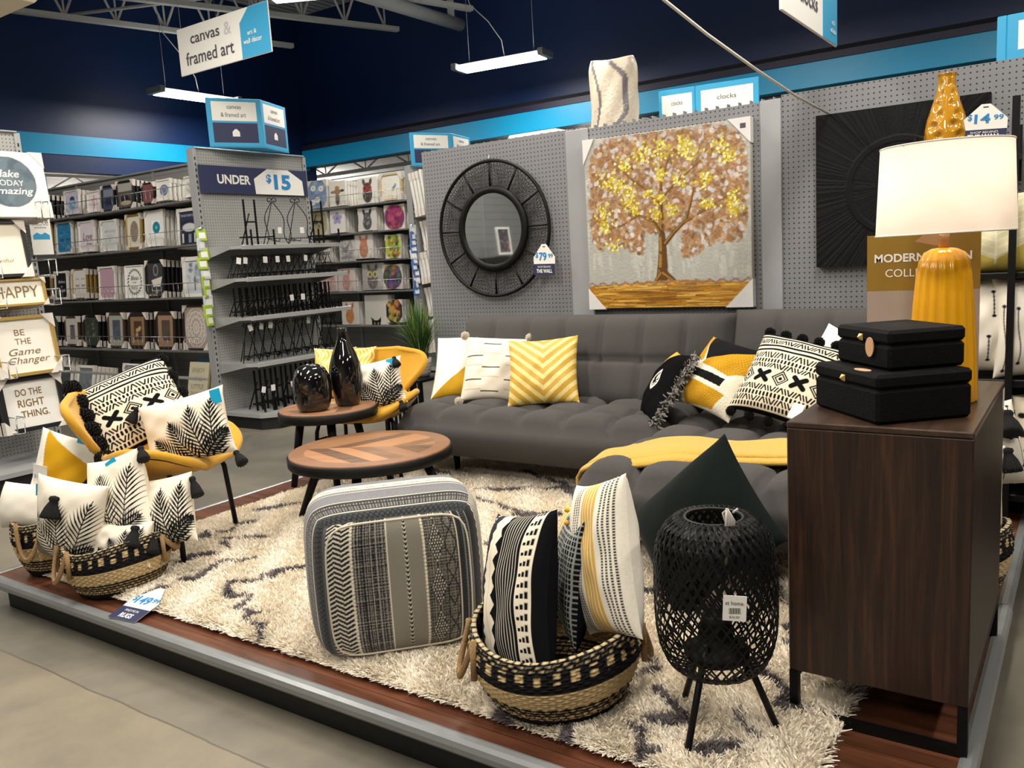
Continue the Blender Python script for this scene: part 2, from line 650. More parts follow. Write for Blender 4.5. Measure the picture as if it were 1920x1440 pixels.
def concrete():
    m, t = base_mat('polished_concrete', '#7d776b', 0.42)
    tc = t.n('ShaderNodeTexCoord')
    n1 = t.n('ShaderNodeTexNoise', ins={'Scale': 0.7, 'Detail': 6.0, 'Roughness': 0.6, 'Distortion': 0.8})
    t.l(tc, 'Object', n1, 'Vector')
    rp = t.n('ShaderNodeValToRGB')
    rp.color_ramp.elements[0].position = 0.36; rp.color_ramp.elements[0].color = (*srgb('#55534e'), 1)
    rp.color_ramp.elements[1].position = 0.68; rp.color_ramp.elements[1].color = (*srgb('#7b7466'), 1)
    t.l(n1, 'Fac', rp, 'Fac')
    n2 = t.n('ShaderNodeTexNoise', ins={'Scale': 9.0, 'Detail': 5.0, 'Roughness': 0.7})
    t.l(tc, 'Object', n2, 'Vector')
    mx = t.n('ShaderNodeMixRGB', blend_type='OVERLAY'); mx.inputs[0].default_value = 0.25
    t.l(rp, 'Color', mx, 1); t.l(n2, 'Fac', mx, 2)
    # saw-cut joint running along the front of the platform
    sx = t.n('ShaderNodeSeparateXYZ'); t.l(tc, 'Object', sx, 0)
    n3 = t.n('ShaderNodeTexNoise', ins={'Scale': 6.0, 'Detail': 4.0}); t.l(tc, 'Object', n3, 'Vector')
    a = t.n('ShaderNodeMath', operation='MULTIPLY_ADD'); a.inputs[1].default_value = 0.02
    t.l(n3, 'Fac', a, 0); t.l(sx, 'Y', a, 2)
    b = t.n('ShaderNodeMath', operation='SUBTRACT'); b.inputs[1].default_value = 1.365
    t.l(a, 0, b, 0)
    c = t.n('ShaderNodeMath', operation='ABSOLUTE'); t.l(b, 0, c, 0)
    d = t.n('ShaderNodeMath', operation='LESS_THAN'); d.inputs[1].default_value = 0.0035; t.l(c, 0, d, 0)
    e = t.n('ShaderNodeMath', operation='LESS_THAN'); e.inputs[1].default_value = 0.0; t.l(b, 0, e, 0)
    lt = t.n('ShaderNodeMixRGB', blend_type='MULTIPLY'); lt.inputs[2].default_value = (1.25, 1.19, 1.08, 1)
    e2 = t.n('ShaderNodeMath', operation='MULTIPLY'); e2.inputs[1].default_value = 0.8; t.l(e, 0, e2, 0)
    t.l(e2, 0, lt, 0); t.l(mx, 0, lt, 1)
    jx = t.n('ShaderNodeMixRGB'); jx.inputs[2].default_value = (*srgb('#5a544a'), 1)
    t.l(d, 0, jx, 0); t.l(lt, 0, jx, 1)
    t.l(jx, 0, t.b, 'Base Color')
    bp = t.n('ShaderNodeBump', ins={'Strength': 0.05, 'Distance': 0.01}); t.l(n2, 'Fac', bp, 'Height'); t.l(bp, 'Normal', t.b, 'Normal')
    mr = t.n('ShaderNodeMapRange', ins={'To Min': 0.3, 'To Max': 0.55}); t.l(n1, 'Fac', mr, 'Value'); t.l(mr, 'Result', t.b, 'Roughness')
    return m

struct(MB().box((-30, -6, FLOOR_Z - 0.1), (8, 30, FLOOR_Z), concrete()).build('floor'))

def corrugated():
    m, t = base_mat('white_roof_deck', '#b9bcc0', 0.6)
    tc = t.n('ShaderNodeTexCoord')
    wv = t.n('ShaderNodeTexWave', wave_type='BANDS', bands_direction='X', ins={'Scale': 2.2})
    t.l(tc, 'Object', wv, 'Vector')
    bp = t.n('ShaderNodeBump', ins={'Strength': 0.7, 'Distance': 0.05}); t.l(wv, 'Fac', bp, 'Height'); t.l(bp, 'Normal', t.b, 'Normal')
    return m
M_DECK = corrugated()
struct(MB().box((-30, -6, DECK_Z), (8, 30, DECK_Z + 0.1), M_DECK).build('ceiling'))

struct(MB().box((-29.9, -5.9, 3.42), (LW - 0.2, 29.9, 3.47), M_DECK).build('ceiling_left_bay'))
struct(MB().box((LW - 0.2, BW + 0.2, 3.42), (7.9, 29.9, 3.47), M_DECK).build('ceiling_back_bay'))
# left wall and back wall are deep fascias hung above open bays
b = MB().box((LW - 0.15, -6, 2.655), (LW, BW + 0.15, DECK_Z), M_NAVY)
struct(b.build('wall_left'))
b = MB().box((LW - 0.15, BW, 2.92), (8, BW + 0.15, DECK_Z), M_NAVY)
struct(b.build('wall_back'))
b = MB().box((LW, -6, 2.875), (LW + 0.012, BW, 3.125), M_TEAL)
struct(b.build('trim_1'))
b = MB().bbox((LW + 0.02, BW - 0.16, 2.915), (8, BW - 0.002, 3.185), M_TEAL, 0.004)
b.bbox((LW + 0.02, BW - 0.16, 3.186), (8, BW - 0.002, 3.27), plain('plum_ledge_paint', '#1d1d3a', 0.5), 0.004)
b.box((LW + 0.02, BW - 0.05, 3.27), (8, BW - 0.002, 3.335), M_SHADOWGAP)  # near-black strip puts the shadow gap above the ledge into colour
struct(b.build('trim_2'))
struct(MB().box((8, -6, FLOOR_Z), (8.1, 30, DECK_Z), M_NAVY).build('wall_right'))
struct(MB().box((-30, -6.1, FLOOR_Z), (8, -6, DECK_Z), plain('pale_far_wall', '#a9a8a4', 0.7)).build('wall_front'))
struct(MB().box((-30, 30, FLOOR_Z), (8, 30.1, DECK_Z), plain('pale_far_wall', '#a9a8a4', 0.7)).build('wall_far'))
struct(MB().box((-30.1, -6, FLOOR_Z), (-30, 30, DECK_Z), plain('pale_far_wall', '#a9a8a4', 0.7)).build('wall_outer'))

# ------------------------------------------------------------------ roof steel
def joist(p0, p1, h, label, group, panel=0.62):
    """open-web roof joist along its bottom chord p0 -> p1"""
    p0 = Vector(p0); p1 = Vector(p1)
    t = thing('roof_joist', label, 'roof joist', p0, (0, 0, math.atan2(p1.y - p0.y, p1.x - p0.x)), group)
    L = (p1 - p0).length
    MB().box((0, -0.045, -0.03), (L, 0.045, 0.03), M_WHITESTEEL).build('bottom_chord', t)
    MB().box((-0.3, -0.045, h - 0.03), (L + 0.4, 0.045, h + 0.03), M_WHITESTEEL).build('top_chord', t)
    n = int(L / panel)
    w = MB()
    for i in range(n):
        x = i * panel
        a = (x, 0, 0); m = (x + panel / 2, 0, h); c = (x + panel, 0, 0)
        w.tube([a, m], 0.017, M_WHITESTEEL, 6); w.tube([m, c], 0.017, M_WHITESTEEL, 6)
        w.tube([c, (x + panel, 0, h)], 0.013, M_WHITESTEEL, 6)
    w.build('web_rods', t)
    return t
JG = 'open web roof joists'
joist((-12.2 + 1.2, 4.9, 4.5), (-9.93, 9.1, 4.5), 0.72, 'white open web roof joist nearest the left wall, above the hanging aisle sign', JG)
joist((-10.2, 4.9, 4.56), (-8.42, 9.75, 4.56), 0.72, 'white open web roof joist second from the left wall', JG)
joist((-8.55, 5.2, 4.62), (-7.2, 9.9, 4.62), 0.66, 'white open web roof joist beside the round white roof pipe', JG)
b = MB()
b.tube([(-10.95, 6.1, 4.55), (-8.6, 7.4, 4.62)], 0.02, M_WHITESTEEL, 6)
tag(b.build('bridging_rod'), 'thin white bridging rod crossing between two roof joists', 'roof brace')
b = MB()
b.tube([(-7.53, 6.0, 4.5), (-7.52, 10.05, 4.5)], 0.085, M_WHITESTEEL, 20)
t = thing('roof_pipe', 'round white pipe end hanging under the roof left of the right hand light', 'pipe', (0, 0, 0))
o = b.build('pipe', t)
MB().tube([(-7.52, 9.85, 4.55), (-7.52, 9.85, DECK_Z)], 0.05, M_WHITESTEEL, 12).build('hanger', t)
b = MB().lathe([(0.0, -0.16), (0.06, -0.15), (0.1, -0.1), (0.11, -0.04), (0.13, -0.03), (0.13, 0.0)], M_WHITESTEEL, 24)
t = thing('dome_camera', 'small white dome security camera under the roof deck', 'security camera', (-9.0, 8.6, DECK_Z - 0.35))
b.build('housing', t)
MB().lathe([(0.0, -0.175), (0.04, -0.165), (0.06, -0.14)], M_BLACK, 16).build('lens', t)
MB().tube([(0, 0, 0), (0, 0, 0.34)], 0.03, M_WHITESTEEL, 10).build('drop_rod', t)
b = MB().bbox((-5.2, 1.95, 2.64), (-4.47, 2.45, 2.94), plain('cream_fabric_duct', '#d6d0bd', 0.7), 0.03)
tag(b.build('cream_hanging_panel'), 'cream rounded panel hanging overhead at the top left corner', 'hanging panel')

# far joists seen under the fascias
def far_joist(p0, p1, z, label):
    joist((p0[0], p0[1], z - 0.2), (p1[0], p1[1], z - 0.2), 0.3, label, 'roof joists beyond the fascias', 1.1)
for i in range(4):
    far_joist((-26, 12.3 + i * 3.2), (6, 12.3 + i * 3.2), 3.26, 'white roof joist seen in the bay behind the blue fascias')
for i in range(3):
    far_joist((-13.2 - i * 4, -2), (-13.2 - i * 4, 11.5), 3.26, 'white roof joist seen in the bay behind the left blue fascia')

# ------------------------------------------------------------------ lights
M_DIFF = emit('led_diffuser', '#fffaf0', 9.0)
def light_fixture(loc, rotz, label, group=None, drop=True, power=1.0, up=False):
    t = thing('linear_light', label, 'ceiling light', loc, (0, 0, rotz), group)
    L, Wd = 1.2, 0.3
    pts = []
    prof = [(-Wd / 2, 0.0), (-Wd / 2 + 0.03, -0.035), (Wd / 2 - 0.03, -0.035), (Wd / 2, 0.0)]
    d = MB()
    d.add([(x, y, z) for x in (-L / 2 + 0.04, L / 2 - 0.04) for y, z in prof], [(0, 1, 5, 4), (1, 2, 6, 5), (2, 3, 7, 6), (0, 4, 7, 3), (0, 3, 2, 1), (4, 5, 6, 7)], M_DIFF)
    d.build('diffuser', t)
    h = MB()
    for s in (-1, 1):
        h.bbox((s * L / 2 - 0.035, -Wd / 2 - 0.01, -0.03), (s * L / 2 + 0.035, Wd / 2 + 0.01, 0.05), M_STEEL, 0.006)
    h.bbox((-L / 2, -0.07, 0.005), (L / 2, 0.07, 0.045), M_WHITESTEEL, 0.005)
    h.build('housing', t)
    if drop:
        w = MB()
        for s in (-0.45, 0.45):
            w.tube([(s, 0, 0.04), (s, 0, DECK_Z - loc[2])], 0.0035, M_STEEL, 5)
        w.build('suspension_cable', t)
        c = MB()
        c.tube([(0.05, 0, 0.04), (0.02, 0, 0.25), (-0.15, 0, 0.5), (-0.4, 0, 0.75), (-0.47, 0, 1.1), (-0.48, 0, DECK_Z - loc[2])], 0.006, M_WHITESTEEL, 6)
        c.build('power_cord', t)
    ld = bpy.data.lights.new('linear_light_lamp', 'AREA')
    ld.shape = 'RECTANGLE'; ld.size = L - 0.1; ld.size_y = Wd - 0.05
    ld.energy = LIGHT_POWER * power; ld.color = LIGHT_COLOR
    lo = bpy.data.objects.new('lamp', ld); COL.objects.link(lo)
    lo.parent = t; lo.location = (0, 0, 0.06 if up else -0.045)
    if up:
        lo.rotation_euler = (PI, 0, 0)
    return t
light_fixture((-10.05, 7.42, 3.6), PI / 2, 'white linear light hanging by the left navy wall, above the box sign')
light_fixture((-6.12, 8.97, 3.6), 0.12, 'white linear light hanging before the back navy wall, right of the roof pipe')
light_fixture((-6.15, 6.15, 3.84), 0.5, 'white linear light at the top edge just above the hanging aisle sign')
LG = 'ceiling lights outside the frame'
for x, y, pw in [(-0.6, 0.2, 1.0), (-2.9, 1.5, 1.25), (-5.6, 0.3, 1.0), (-0.4, 3.0, 1.2), (-3.0, 4.0, 1.1), (2.4, 1.6, 1.0), (2.4, 4.6, 0.9), (-8.2, 2.0, 1.1), (-2.8, -2.0, 0.9), (0.4, -2.4, 0.8), (-5.2, 2.9, 1.1), (-0.6, 7.2, 0.9), (-3.2, 7.4, 0.9)]:
    light_fixture((x, y, 3.65), 0 if y > 5 else PI / 2, 'white linear store light hanging overhead beyond the frame', LG, power=pw)
for x, y in [(-9, 17), (-14, 21), (-18, 7), (-22, 12), (-16, 14), (-24, 5)]:  # unseen uplights added to brighten the bay ceilings
    light_fixture((x, y, 2.1), 0, 'added unseen uplight brightening the bay ceiling behind the fascias', 'added uplights behind the fascias', power=4.0, up=True)
# ------------------------------------------------------------------ display platform
PX0, PX1, PY0, PY1 = -3.87, -0.2, 1.555, 4.44
M_PLANK = wood('red_brown_laminate', '#3b2313', '#633a28', '#7e513c', axis=0, plank=0.125, rough=0.34, scale=1.4)
M_NOSE = plain('grey_metal_nosing', '#8d9092', 0.3, 0.35, var=0.08, scale=14, bump=0.05, bscale=40)
t = thing('display_platform', 'low wood topped display platform with grey metal edging', 'platform', ((PX0 + PX1) / 2, (PY0 + PY1) / 2, FLOOR_Z))
cx, cy = t.location.x, t.location.y
def loc_(x, y, z):
    return (x - cx, y - cy, z - FLOOR_Z)
MB().box(loc_(PX0, PY0, -0.02), loc_(PX1, PY1, 0), M_PLANK).build('deck', t)
def nosing(a, bb, out):
    """rounded edging from a to bb, bulging towards out"""
    prof = [(-0.022, 0.0015), (-0.012, 0.005), (0.004, 0.004), (0.014, -0.004), (0.018, -0.018), (0.016, -0.034), (0.008, -0.044), (-0.006, -0.047)]
    vs = []
    for p in (a, bb):
        for o, z in prof:
            vs.append(loc_(p[0] + out[0] * o, p[1] + out[1] * o, z))
    n = len(prof)
    fs = [(i, i + 1, n + i + 1, n + i) for i in range(n - 1)] + [(n - 1, 0, n, 2 * n - 1), tuple(range(n)), tuple(range(2 * n - 1, n - 1, -1))]
    m = MB(); m.add(vs, fs, M_NOSE, False)
    return m
nosing((PX0, PY0), (PX1 + 0.01, PY0), (0, -1)).build('front_edging', t)
nosing((PX1, PY0 - 0.01), (PX1, 3.04), (1, 0)).build('right_edging', t)
nosing((PX1 - 0.004, 3.045), (PX1 - 0.004, PY1), (1, 0)).build('right_edging', t)
nosing((PX0, PY0), (PX0, PY1), (-1, 0)).build('left_edging', t)
MB().box(loc_(PX0 + 0.06, PY0 + 0.035, FLOOR_Z), loc_(PX1 - 0.03, PY1, -0.02), M_KICK).build('kick_plate', t)

# ------------------------------------------------------------------ pegboard wall behind the sofa
WY = 4.45
def panel(x0, x1, z1, name):
    struct(MB().box((x0, WY, FLOOR_Z), (x1, WY + 0.05, z1), M_PEG).build(name))
panel(-3.72, -2.609, 1.942, 'wall_center')
panel(-2.609, -1.341, 1.93, 'wall_middle')
panel(-1.341, 2.2, 1.95, 'wall_side')
for i, (x0, x1) in enumerate([(-2.609, -2.455), (-1.449, -1.341)]):
    struct(MB().bbox((x0, WY - 0.008, FLOOR_Z), (x1, WY, 1.935), M_GLOSSCOL, 0.003).build('trim_%d' % (3 + i)))
b = MB()
for i in range(92):
    x = -3.7 + i * 0.0254 * 2.4
    b.box((x, WY + 0.004, 1.93), (x + 0.005, WY + 0.046, 1.947), M_STEEL)
struct(b.build('trim_5'))

# ------------------------------------------------------------------ signs
def house_poly(w, h, sh=0.42, cut=0.2):
    """tag outline with two sloping shoulders: lower edge at z=0, centred in x"""
    return [(-w / 2, 0), (w / 2, 0), (w / 2, h * (1 - sh)), (w * cut / 2, h), (-w * cut / 2, h), (-w / 2, h * (1 - sh))]

def price_tag(name, label, w, h, M, dollars, cents, sub, big, split=0.33):
    t = thing(name, label, 'price tag', M=M)
    root = t
    t = MB().prism(house_poly(w, h), 0.0, 0.0015, M_WHITE).build('card', root)
    MB().box((-w / 2, -0.0006, 0), (w / 2, 0.0, h * split), M_INKNAVY).build('navy_band', t)
    y = -0.0008
    lettering('$', h * 0.16, M_INKBLUE, t, face_y(-w * 0.34, y, h * 0.64), 'price_lettering', bold=0.02)
    lettering(dollars, h * 0.24, M_INKBLUE, t, face_y(-w * 0.06, y, h * 0.6), 'price_lettering', width=w * 0.36, bold=0.03)
    lettering(cents, h * 0.13, M_INKBLUE, t, face_y(w * 0.3, y, h * 0.62), 'price_lettering', width=w * 0.22, bold=0.02)
    lettering(sub, h * 0.06, M_WHITE, t, face_y(0, -0.0012, h * split * 0.74), 'caption_lettering', width=w * 0.62)
    lettering(big, h * 0.115, M_WHITE, t, face_y(0, -0.0012, h * split * 0.36), 'caption_lettering', width=w * (0.74 if len(big) > 5 else 0.5), bold=0.03)
    MB().box((-w * 0.06, -0.001, h * 0.9), (w * 0.06, 0.0, h * 0.93), M_INKBLACK).build('slot', t)
    return root

def hanging_sign(label, M, w, h, text1, text2, small, wires):
    t = thing('hanging_sign', label, 'hanging sign', M=M)
    board = MB().bbox((-w / 2, 0, 0), (w / 2, 0.012, h), M_WHITE, 0.004).build('board', t)
    poly = [(w * 0.2, 0.004), (w / 2 - 0.004, 0.004), (w / 2 - 0.004, h - 0.004), (w * 0.3, h - 0.004), (w * 0.2, h * 0.72)]
    blue = MB().prism(poly, -0.001, 0.0, M_INKTEAL).build('blue_panel', t)
    for s, x, z, ht, ww, mt in text1:
        lettering(s, ht, mt, board, face_y(x, -0.0015, z), 'lettering', width=ww, bold=0.012)
    for s, x, z, ht, ww in small:
        lettering(s, ht, M_WHITE, blue, face_y(x, -0.0025, z), 'lettering', width=ww, bold=0.015)
    wmb = MB()
    for x in wires:
        wmb.tube([(x, 0.006, h - 0.02), (x, 0.006, DECK_Z - M.translation.z)], 0.0025, M_STEEL, 5)
    wmb.build('suspension_wire', t)
    return t
Z4 = Matrix.Translation
hs_w, hs_h = 1.15, 0.375
hanging_sign('large white hanging sign reading canvas & framed art', Z4((-5.825, 4.6, 2.88)), hs_w, hs_h,
    [('canvas', -0.21, 0.26, 0.085, 0.38, M_INKGREY), ('&', 0.08, 0.268, 0.095, 0.09, M_INKLIGHT), ('framed art', -0.17, 0.12, 0.1, 0.62, M_INKGREY)], None,
    [('art &', 0.37, 0.185, 0.032, 0.11), ('wall décor', 0.37, 0.125, 0.036, 0.22)], [-0.52, 0.52])
Mc = Z4((-1.0, 3.75, 2.072)) @ Matrix.Rotation(PI / 2, 4, 'Z')
hanging_sign('white hanging sign ending in CKS, cut off by the top edge', Mc, 0.82, 0.3,
    [('clocks', -0.05, 0.115, 0.06, 0.26, M_INKGREY)], None, [('art &', 0.33, 0.09, 0.02, 0.05), ('wall décor', 0.33, 0.055, 0.02, 0.1)], [-0.35, 0.38])

def box_sign(label, corner, z0, h, L1, d1, L2, d2, lines, house=True, fade=False):
    """folded cardboard topper: two faces meeting at a corner"""
    t = thing('box_sign', label, 'box sign', (corner[0], corner[1], z0))
    d1 = Vector((*d1, 0)).normalized(); d2 = Vector((*d2, 0)).normalized()
    for face, (L, d) in enumerate(((L1, d1), (L2, d2))):
        # face runs from the corner outwards; outward normal is on the viewer's side
        nrm = Vector((-d.y, d.x, 0))
        if nrm.dot(Vector((-corner[0], -corner[1], 0))) < 0:
            nrm = -nrm
        xdir = Vector((0, 0, 1)).cross(nrm)      # reading direction
        cen = d * L / 2
        R = Matrix((xdir, -nrm, Vector((0, 0, 1)))).transposed().to_4x4()
        M = Matrix.Translation(cen) @ R
        f = MB()
        f.bbox((-L / 2, 0, 0), (L / 2, 0.01, h), M_INKTEAL, 0.004, M=M)
        o = f.build('side_panel', t)
        if house:
            wl, wh = h * 0.54, h * 0.93
            bl, bh = h * 0.1, h * 0.5
        else:
            wl, wh = h * 0.28, h * 0.85
            bl = bh = 0
        if L < 0.1:
            continue
        g = MB().bbox((-L * 0.41, -0.001, wl), (L * 0.41, 0.004, wh), M_WHITE, 0.0008, M=M)
        g = g.build('white_label', t)
        for s, x, zf, htf, wf, mt in lines:
            lettering(s, h * htf, mt, g, M @ face_y(x * L, -0.002, wl + (wh - wl) * zf), 'lettering', width=wf * L)
        if house:
            nl = MB().bbox((-L * 0.41, -0.001, bl), (L * 0.41, 0.004, bh), M_INKNAVY, 0.0008, M=M).build('navy_label', t)
            hw = h * 0.075
            zc = (bl + bh) / 2
            MB().prism([(-hw, zc - hw), (hw, zc - hw), (hw, zc + hw * 0.25), (hw * 0.25, zc + hw), (-hw * 0.25, zc + hw), (-hw, zc + hw * 0.25)], -0.0022, -0.001, M_WHITE, M=M).build('house_emblem', nl)
    for dz, L, d in ((0, L1, d1), (0, L2, d2)):
        pass
    MB().slab([(0, 0), (d1.x * L1, d1.y * L1), (d2.x * L2, d2.y * L2)] if (d1.x * d2.y - d1.y * d2.x) > 0 else [(0, 0), (d2.x * L2, d2.y * L2), (d1.x * L1, d1.y * L1)], 0.0, 0.01, M_INKTEAL).build('base_flap', t)
    return t
CFA = [('canvas', 0.0, 0.7, 0.085, 0.26, M_INKGREY), ('& framed art', -0.02, 0.32, 0.09, 0.46, M_INKGREY)]
cB = (-6.4 + 0.47 * 0.44, 4.81 + 0.47 * 0.9)
box_sign('blue folded box sign atop the easel endcap, canvas & framed art above a house emblem', cB, 2.32, 0.42, 0.47, (-0.44, -0.9), 0.47, (-0.37, 0.93), CFA)
cC = (-6.4 + 0.52 * 0.44, 7.47 + 0.52 * 0.9)
box_sign('blue folded box sign partly behind the grey pegboard wall, canvas & framed art', cC, 2.3, 0.37, 0.52, (-0.44, -0.9), 0.5, (-0.2, 0.98), CFA)
box_sign('blue box sign reading clocks above the tree painting', (-2.04, 5.05), 1.955, 0.225, 0.23, (-0.86, -0.1), 0.38, (0.96, 0.1), [('clocks', 0, 0.6, 0.12, 0.3, M_INKGREY)], house=False)
box_sign('white and blue box sign cut by the right edge above the pegboard', (-0.372, 4.62), 1.952, 0.22, 0.04, (-1, 0.1), 0.5, (1, 0.0), [('mirrors &', -0.05, 0.7, 0.085, 0.46, M_INKGREY), ('WOOD ART', -0.04, 0.38, 0.085, 0.62, M_INKGREY)], house=False)
# ------------------------------------------------------------------ store shelving
GTOP = 2.307
def endcap(label, X, y0, y1, shelves, deck_z, deck_out):
    """gondola end: pegboard facing +X with its upright, base deck, kick plate and shelves"""
    t = thing('endcap_shelving', label, 'shelving', (X, (y0 + y1) / 2, FLOOR_Z))
    hy = (y1 - y0) / 2
    zz = lambda z: z - FLOOR_Z
    MB().box((-0.05, -hy, 0), (0, hy, zz(GTOP)), M_PEGX).build('peg_panel', t)
    for s in (-1, 1):
        u = MB().box((-0.07, s * hy - 0.02, 0), (0.012, s * hy + 0.02, zz(GTOP)), M_SHELF)
        for k in range(44):
            z = 0.2 + k * 0.05
            u.box((0.0122, s * hy - 0.006, z), (0.0128, s * hy + 0.006, z + 0.025), M_INKBLACK)
        u.build('upright', t)
    MB().bbox((-0.06, -hy, zz(GTOP)), (0.02, hy, zz(GTOP) + 0.012), M_SHELF, 0.003).build('top_cap', t)
    c = 0.12
    poly = [(0, -hy), (deck_out - c, -hy), (deck_out, -hy + c), (deck_out, hy - c), (deck_out - c, hy), (0, hy)]
    MB().slab(poly, zz(deck_z) - 0.03, zz(deck_z), M_SHELF).build('base_deck', t)
    poly2 = [(0, -hy + 0.02), (deck_out - c - 0.02, -hy + 0.02), (deck_out - 0.03, -hy + c + 0.01), (deck_out - 0.03, hy - c), (deck_out - c - 0.02, hy - 0.02), (0, hy - 0.02)]
    MB().slab(poly2, 0, zz(deck_z) - 0.03, M_KICK).build('kick_plate', t)
    for z, out in shelves:
        c = 0.09
        poly = [(0.0, -hy + 0.01), (out - c, -hy + 0.02), (out, -hy + 0.07), (out, hy + 0.03), (0.0, hy - 0.01)]
        s = MB().slab(poly, zz(z) - 0.028, zz(z), M_SHELF)
        s.bbox((out - 0.004, -hy + 0.07, zz(z) - 0.034), (out + 0.008, hy + 0.03, zz(z) + 0.004), plain('bright_shelf_edge', '#c6c7c6', 0.22, 0.4), 0.002)
        sh = s.build('shelf', t)
        for yy in (-hy + 0.012, hy - 0.015):
            g = MB()
            g.add([(0, yy, zz(z) - 0.028), (0, yy, zz(z) - 0.1), (out - c, yy + 0.005, zz(z) - 0.028), (0, yy + 0.006, zz(z) - 0.028), (0, yy + 0.006, zz(z) - 0.1), (out - c, yy + 0.011, zz(z) - 0.028)],
                  [(0, 1, 2), (5, 4, 3), (0, 3, 4, 1), (1, 4, 5, 2), (2, 5, 3, 0)], M_SHELF)
            g.build('bracket', t)
    return t
endcap('grey endcap shelving of black easels under the UNDER $15 sign', -6.45, 4.67, 5.91, [(1.455, 0.42), (1.178, 0.44), (0.842, 0.45), (0.435, 0.47)], -0.003, 0.65)
endcap('grey endcap shelving at the left edge holding gold lettered frames', -6.42, 1.95, 3.19, [], 0.01, 0.6)
endcap('grey endcap shelving of white canvases behind the end of the pegboard wall', -6.45, 7.5, 8.74, [], 0.0, 0.5)

def gondola(label, x0, x1, ys, rows, front, top, wire_z, deck_z=0.0):
    """run of back-panelled shelving facing -Y; shelves end at y = front"""
    t = thing('gondola_shelving', label, 'shelving', ((x0 + x1) / 2, ys, FLOOR_Z))
    hx = (x1 - x0) / 2
    zz = lambda z: z - FLOOR_Z
    m = MB().box((-hx, 0, 0), (hx, 0.05, zz(top)), plain('grey_slat_back_panel', '#8f8f8d', 0.5, var=0.05, scale=6))
    for z in np.arange(0.15, top, 0.1):
        m.box((-hx, -0.0015, zz(z)), (hx, 0.0, zz(z) + 0.006), plain('panel_groove', '#77777a', 0.6))
    m.build('back_panel', t)
    n = max(2, int((x1 - x0) / 1.2) + 1)
    for i in range(n):
        x = -hx + i * (x1 - x0) / (n - 1)
        MB().box((x - 0.015, -0.02, 0), (x + 0.015, 0.0, zz(top)), M_SHELF).build('upright', t)
    MB().bbox((-hx, -0.03, zz(top)), (hx, 0.06, zz(top) + 0.02), M_SHELF, 0.004).build('top_cap', t)
    fd = front - ys
    for z in rows:
        MB().bbox((-hx, fd - 0.02, zz(z) - 0.022), (hx, 0, zz(z) - 0.002), plain('shaded_shelf_grey', '#6d6d6e', 0.5, var=0.05), 0.004).build('shelf', t)  # grey darkened to carry the shade under each row
    for z in wire_z:
        w = MB()
        w.tube([(-hx, fd - 0.03, zz(z) + 0.13), (hx, fd - 0.03, zz(z) + 0.13)], 0.0035, M_WIRE, 5)
        x = -hx
        while x < hx:
            w.tube([(x, fd - 0.03, zz(z) - 0.01), (x, fd - 0.03, zz(z) + 0.13)], 0.0022, M_WIRE, 4)
            x += 0.075 if int(x * 7) % 3 else 0.2
        w.build('wire_guard', t)
    MB().bbox((-hx, fd - 0.12, zz(deck_z) - 0.03), (hx, 0, zz(deck_z)), M_SHELF, 0.004).build('base_deck', t)
    MB().box((-hx, fd - 0.09, 0), (hx, 0, zz(deck_z) - 0.03), M_KICK).build('kick_plate', t)
    return t
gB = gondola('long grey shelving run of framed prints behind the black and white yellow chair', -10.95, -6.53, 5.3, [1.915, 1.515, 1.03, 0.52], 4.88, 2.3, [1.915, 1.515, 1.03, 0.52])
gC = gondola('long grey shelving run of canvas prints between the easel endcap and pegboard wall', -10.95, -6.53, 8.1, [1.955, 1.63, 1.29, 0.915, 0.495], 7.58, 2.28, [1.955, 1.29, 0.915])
# long grey rail across the base of the left run
b = MB().bbox((-9.75, 4.55, 0.30), (-6.45, 4.57, 0.325), M_SHELF, 0.003)
o = b.build('base_rail', gB); o.location = -gB.location
gD = gondola('grey shelving run behind the photographer seen in the round mirror', -8.6, -5.6, -1.0, [1.25, 0.75], -1.0 - 0.42, 2.2, [])
gD.rotation_euler = (0, 0, PI / 2)
gD.location = (-6.9, -0.6, FLOOR_Z)

# ------------------------------------------------------------------ framed art
def corner_guards(w, h, d, s=0.16):
    """four folded cardboard corner covers"""
    out = []
    k = s * min(w, h) * 1.25
    for sx in (-1, 1):
        for top in (0, 1):
            x = sx * (w / 2 + 0.003); z = h + 0.003 if top else -0.003
            dz = -k * 1.15 if top else k * 1.15
            tri = [(x, z), (x - sx * k, z), (x, z + dz)]
            m = MB().prism(tri if (sx > 0) == bool(top) else tri[::-1], -0.004, d + 0.004, M_CARD)
            out.append(m)
    return out

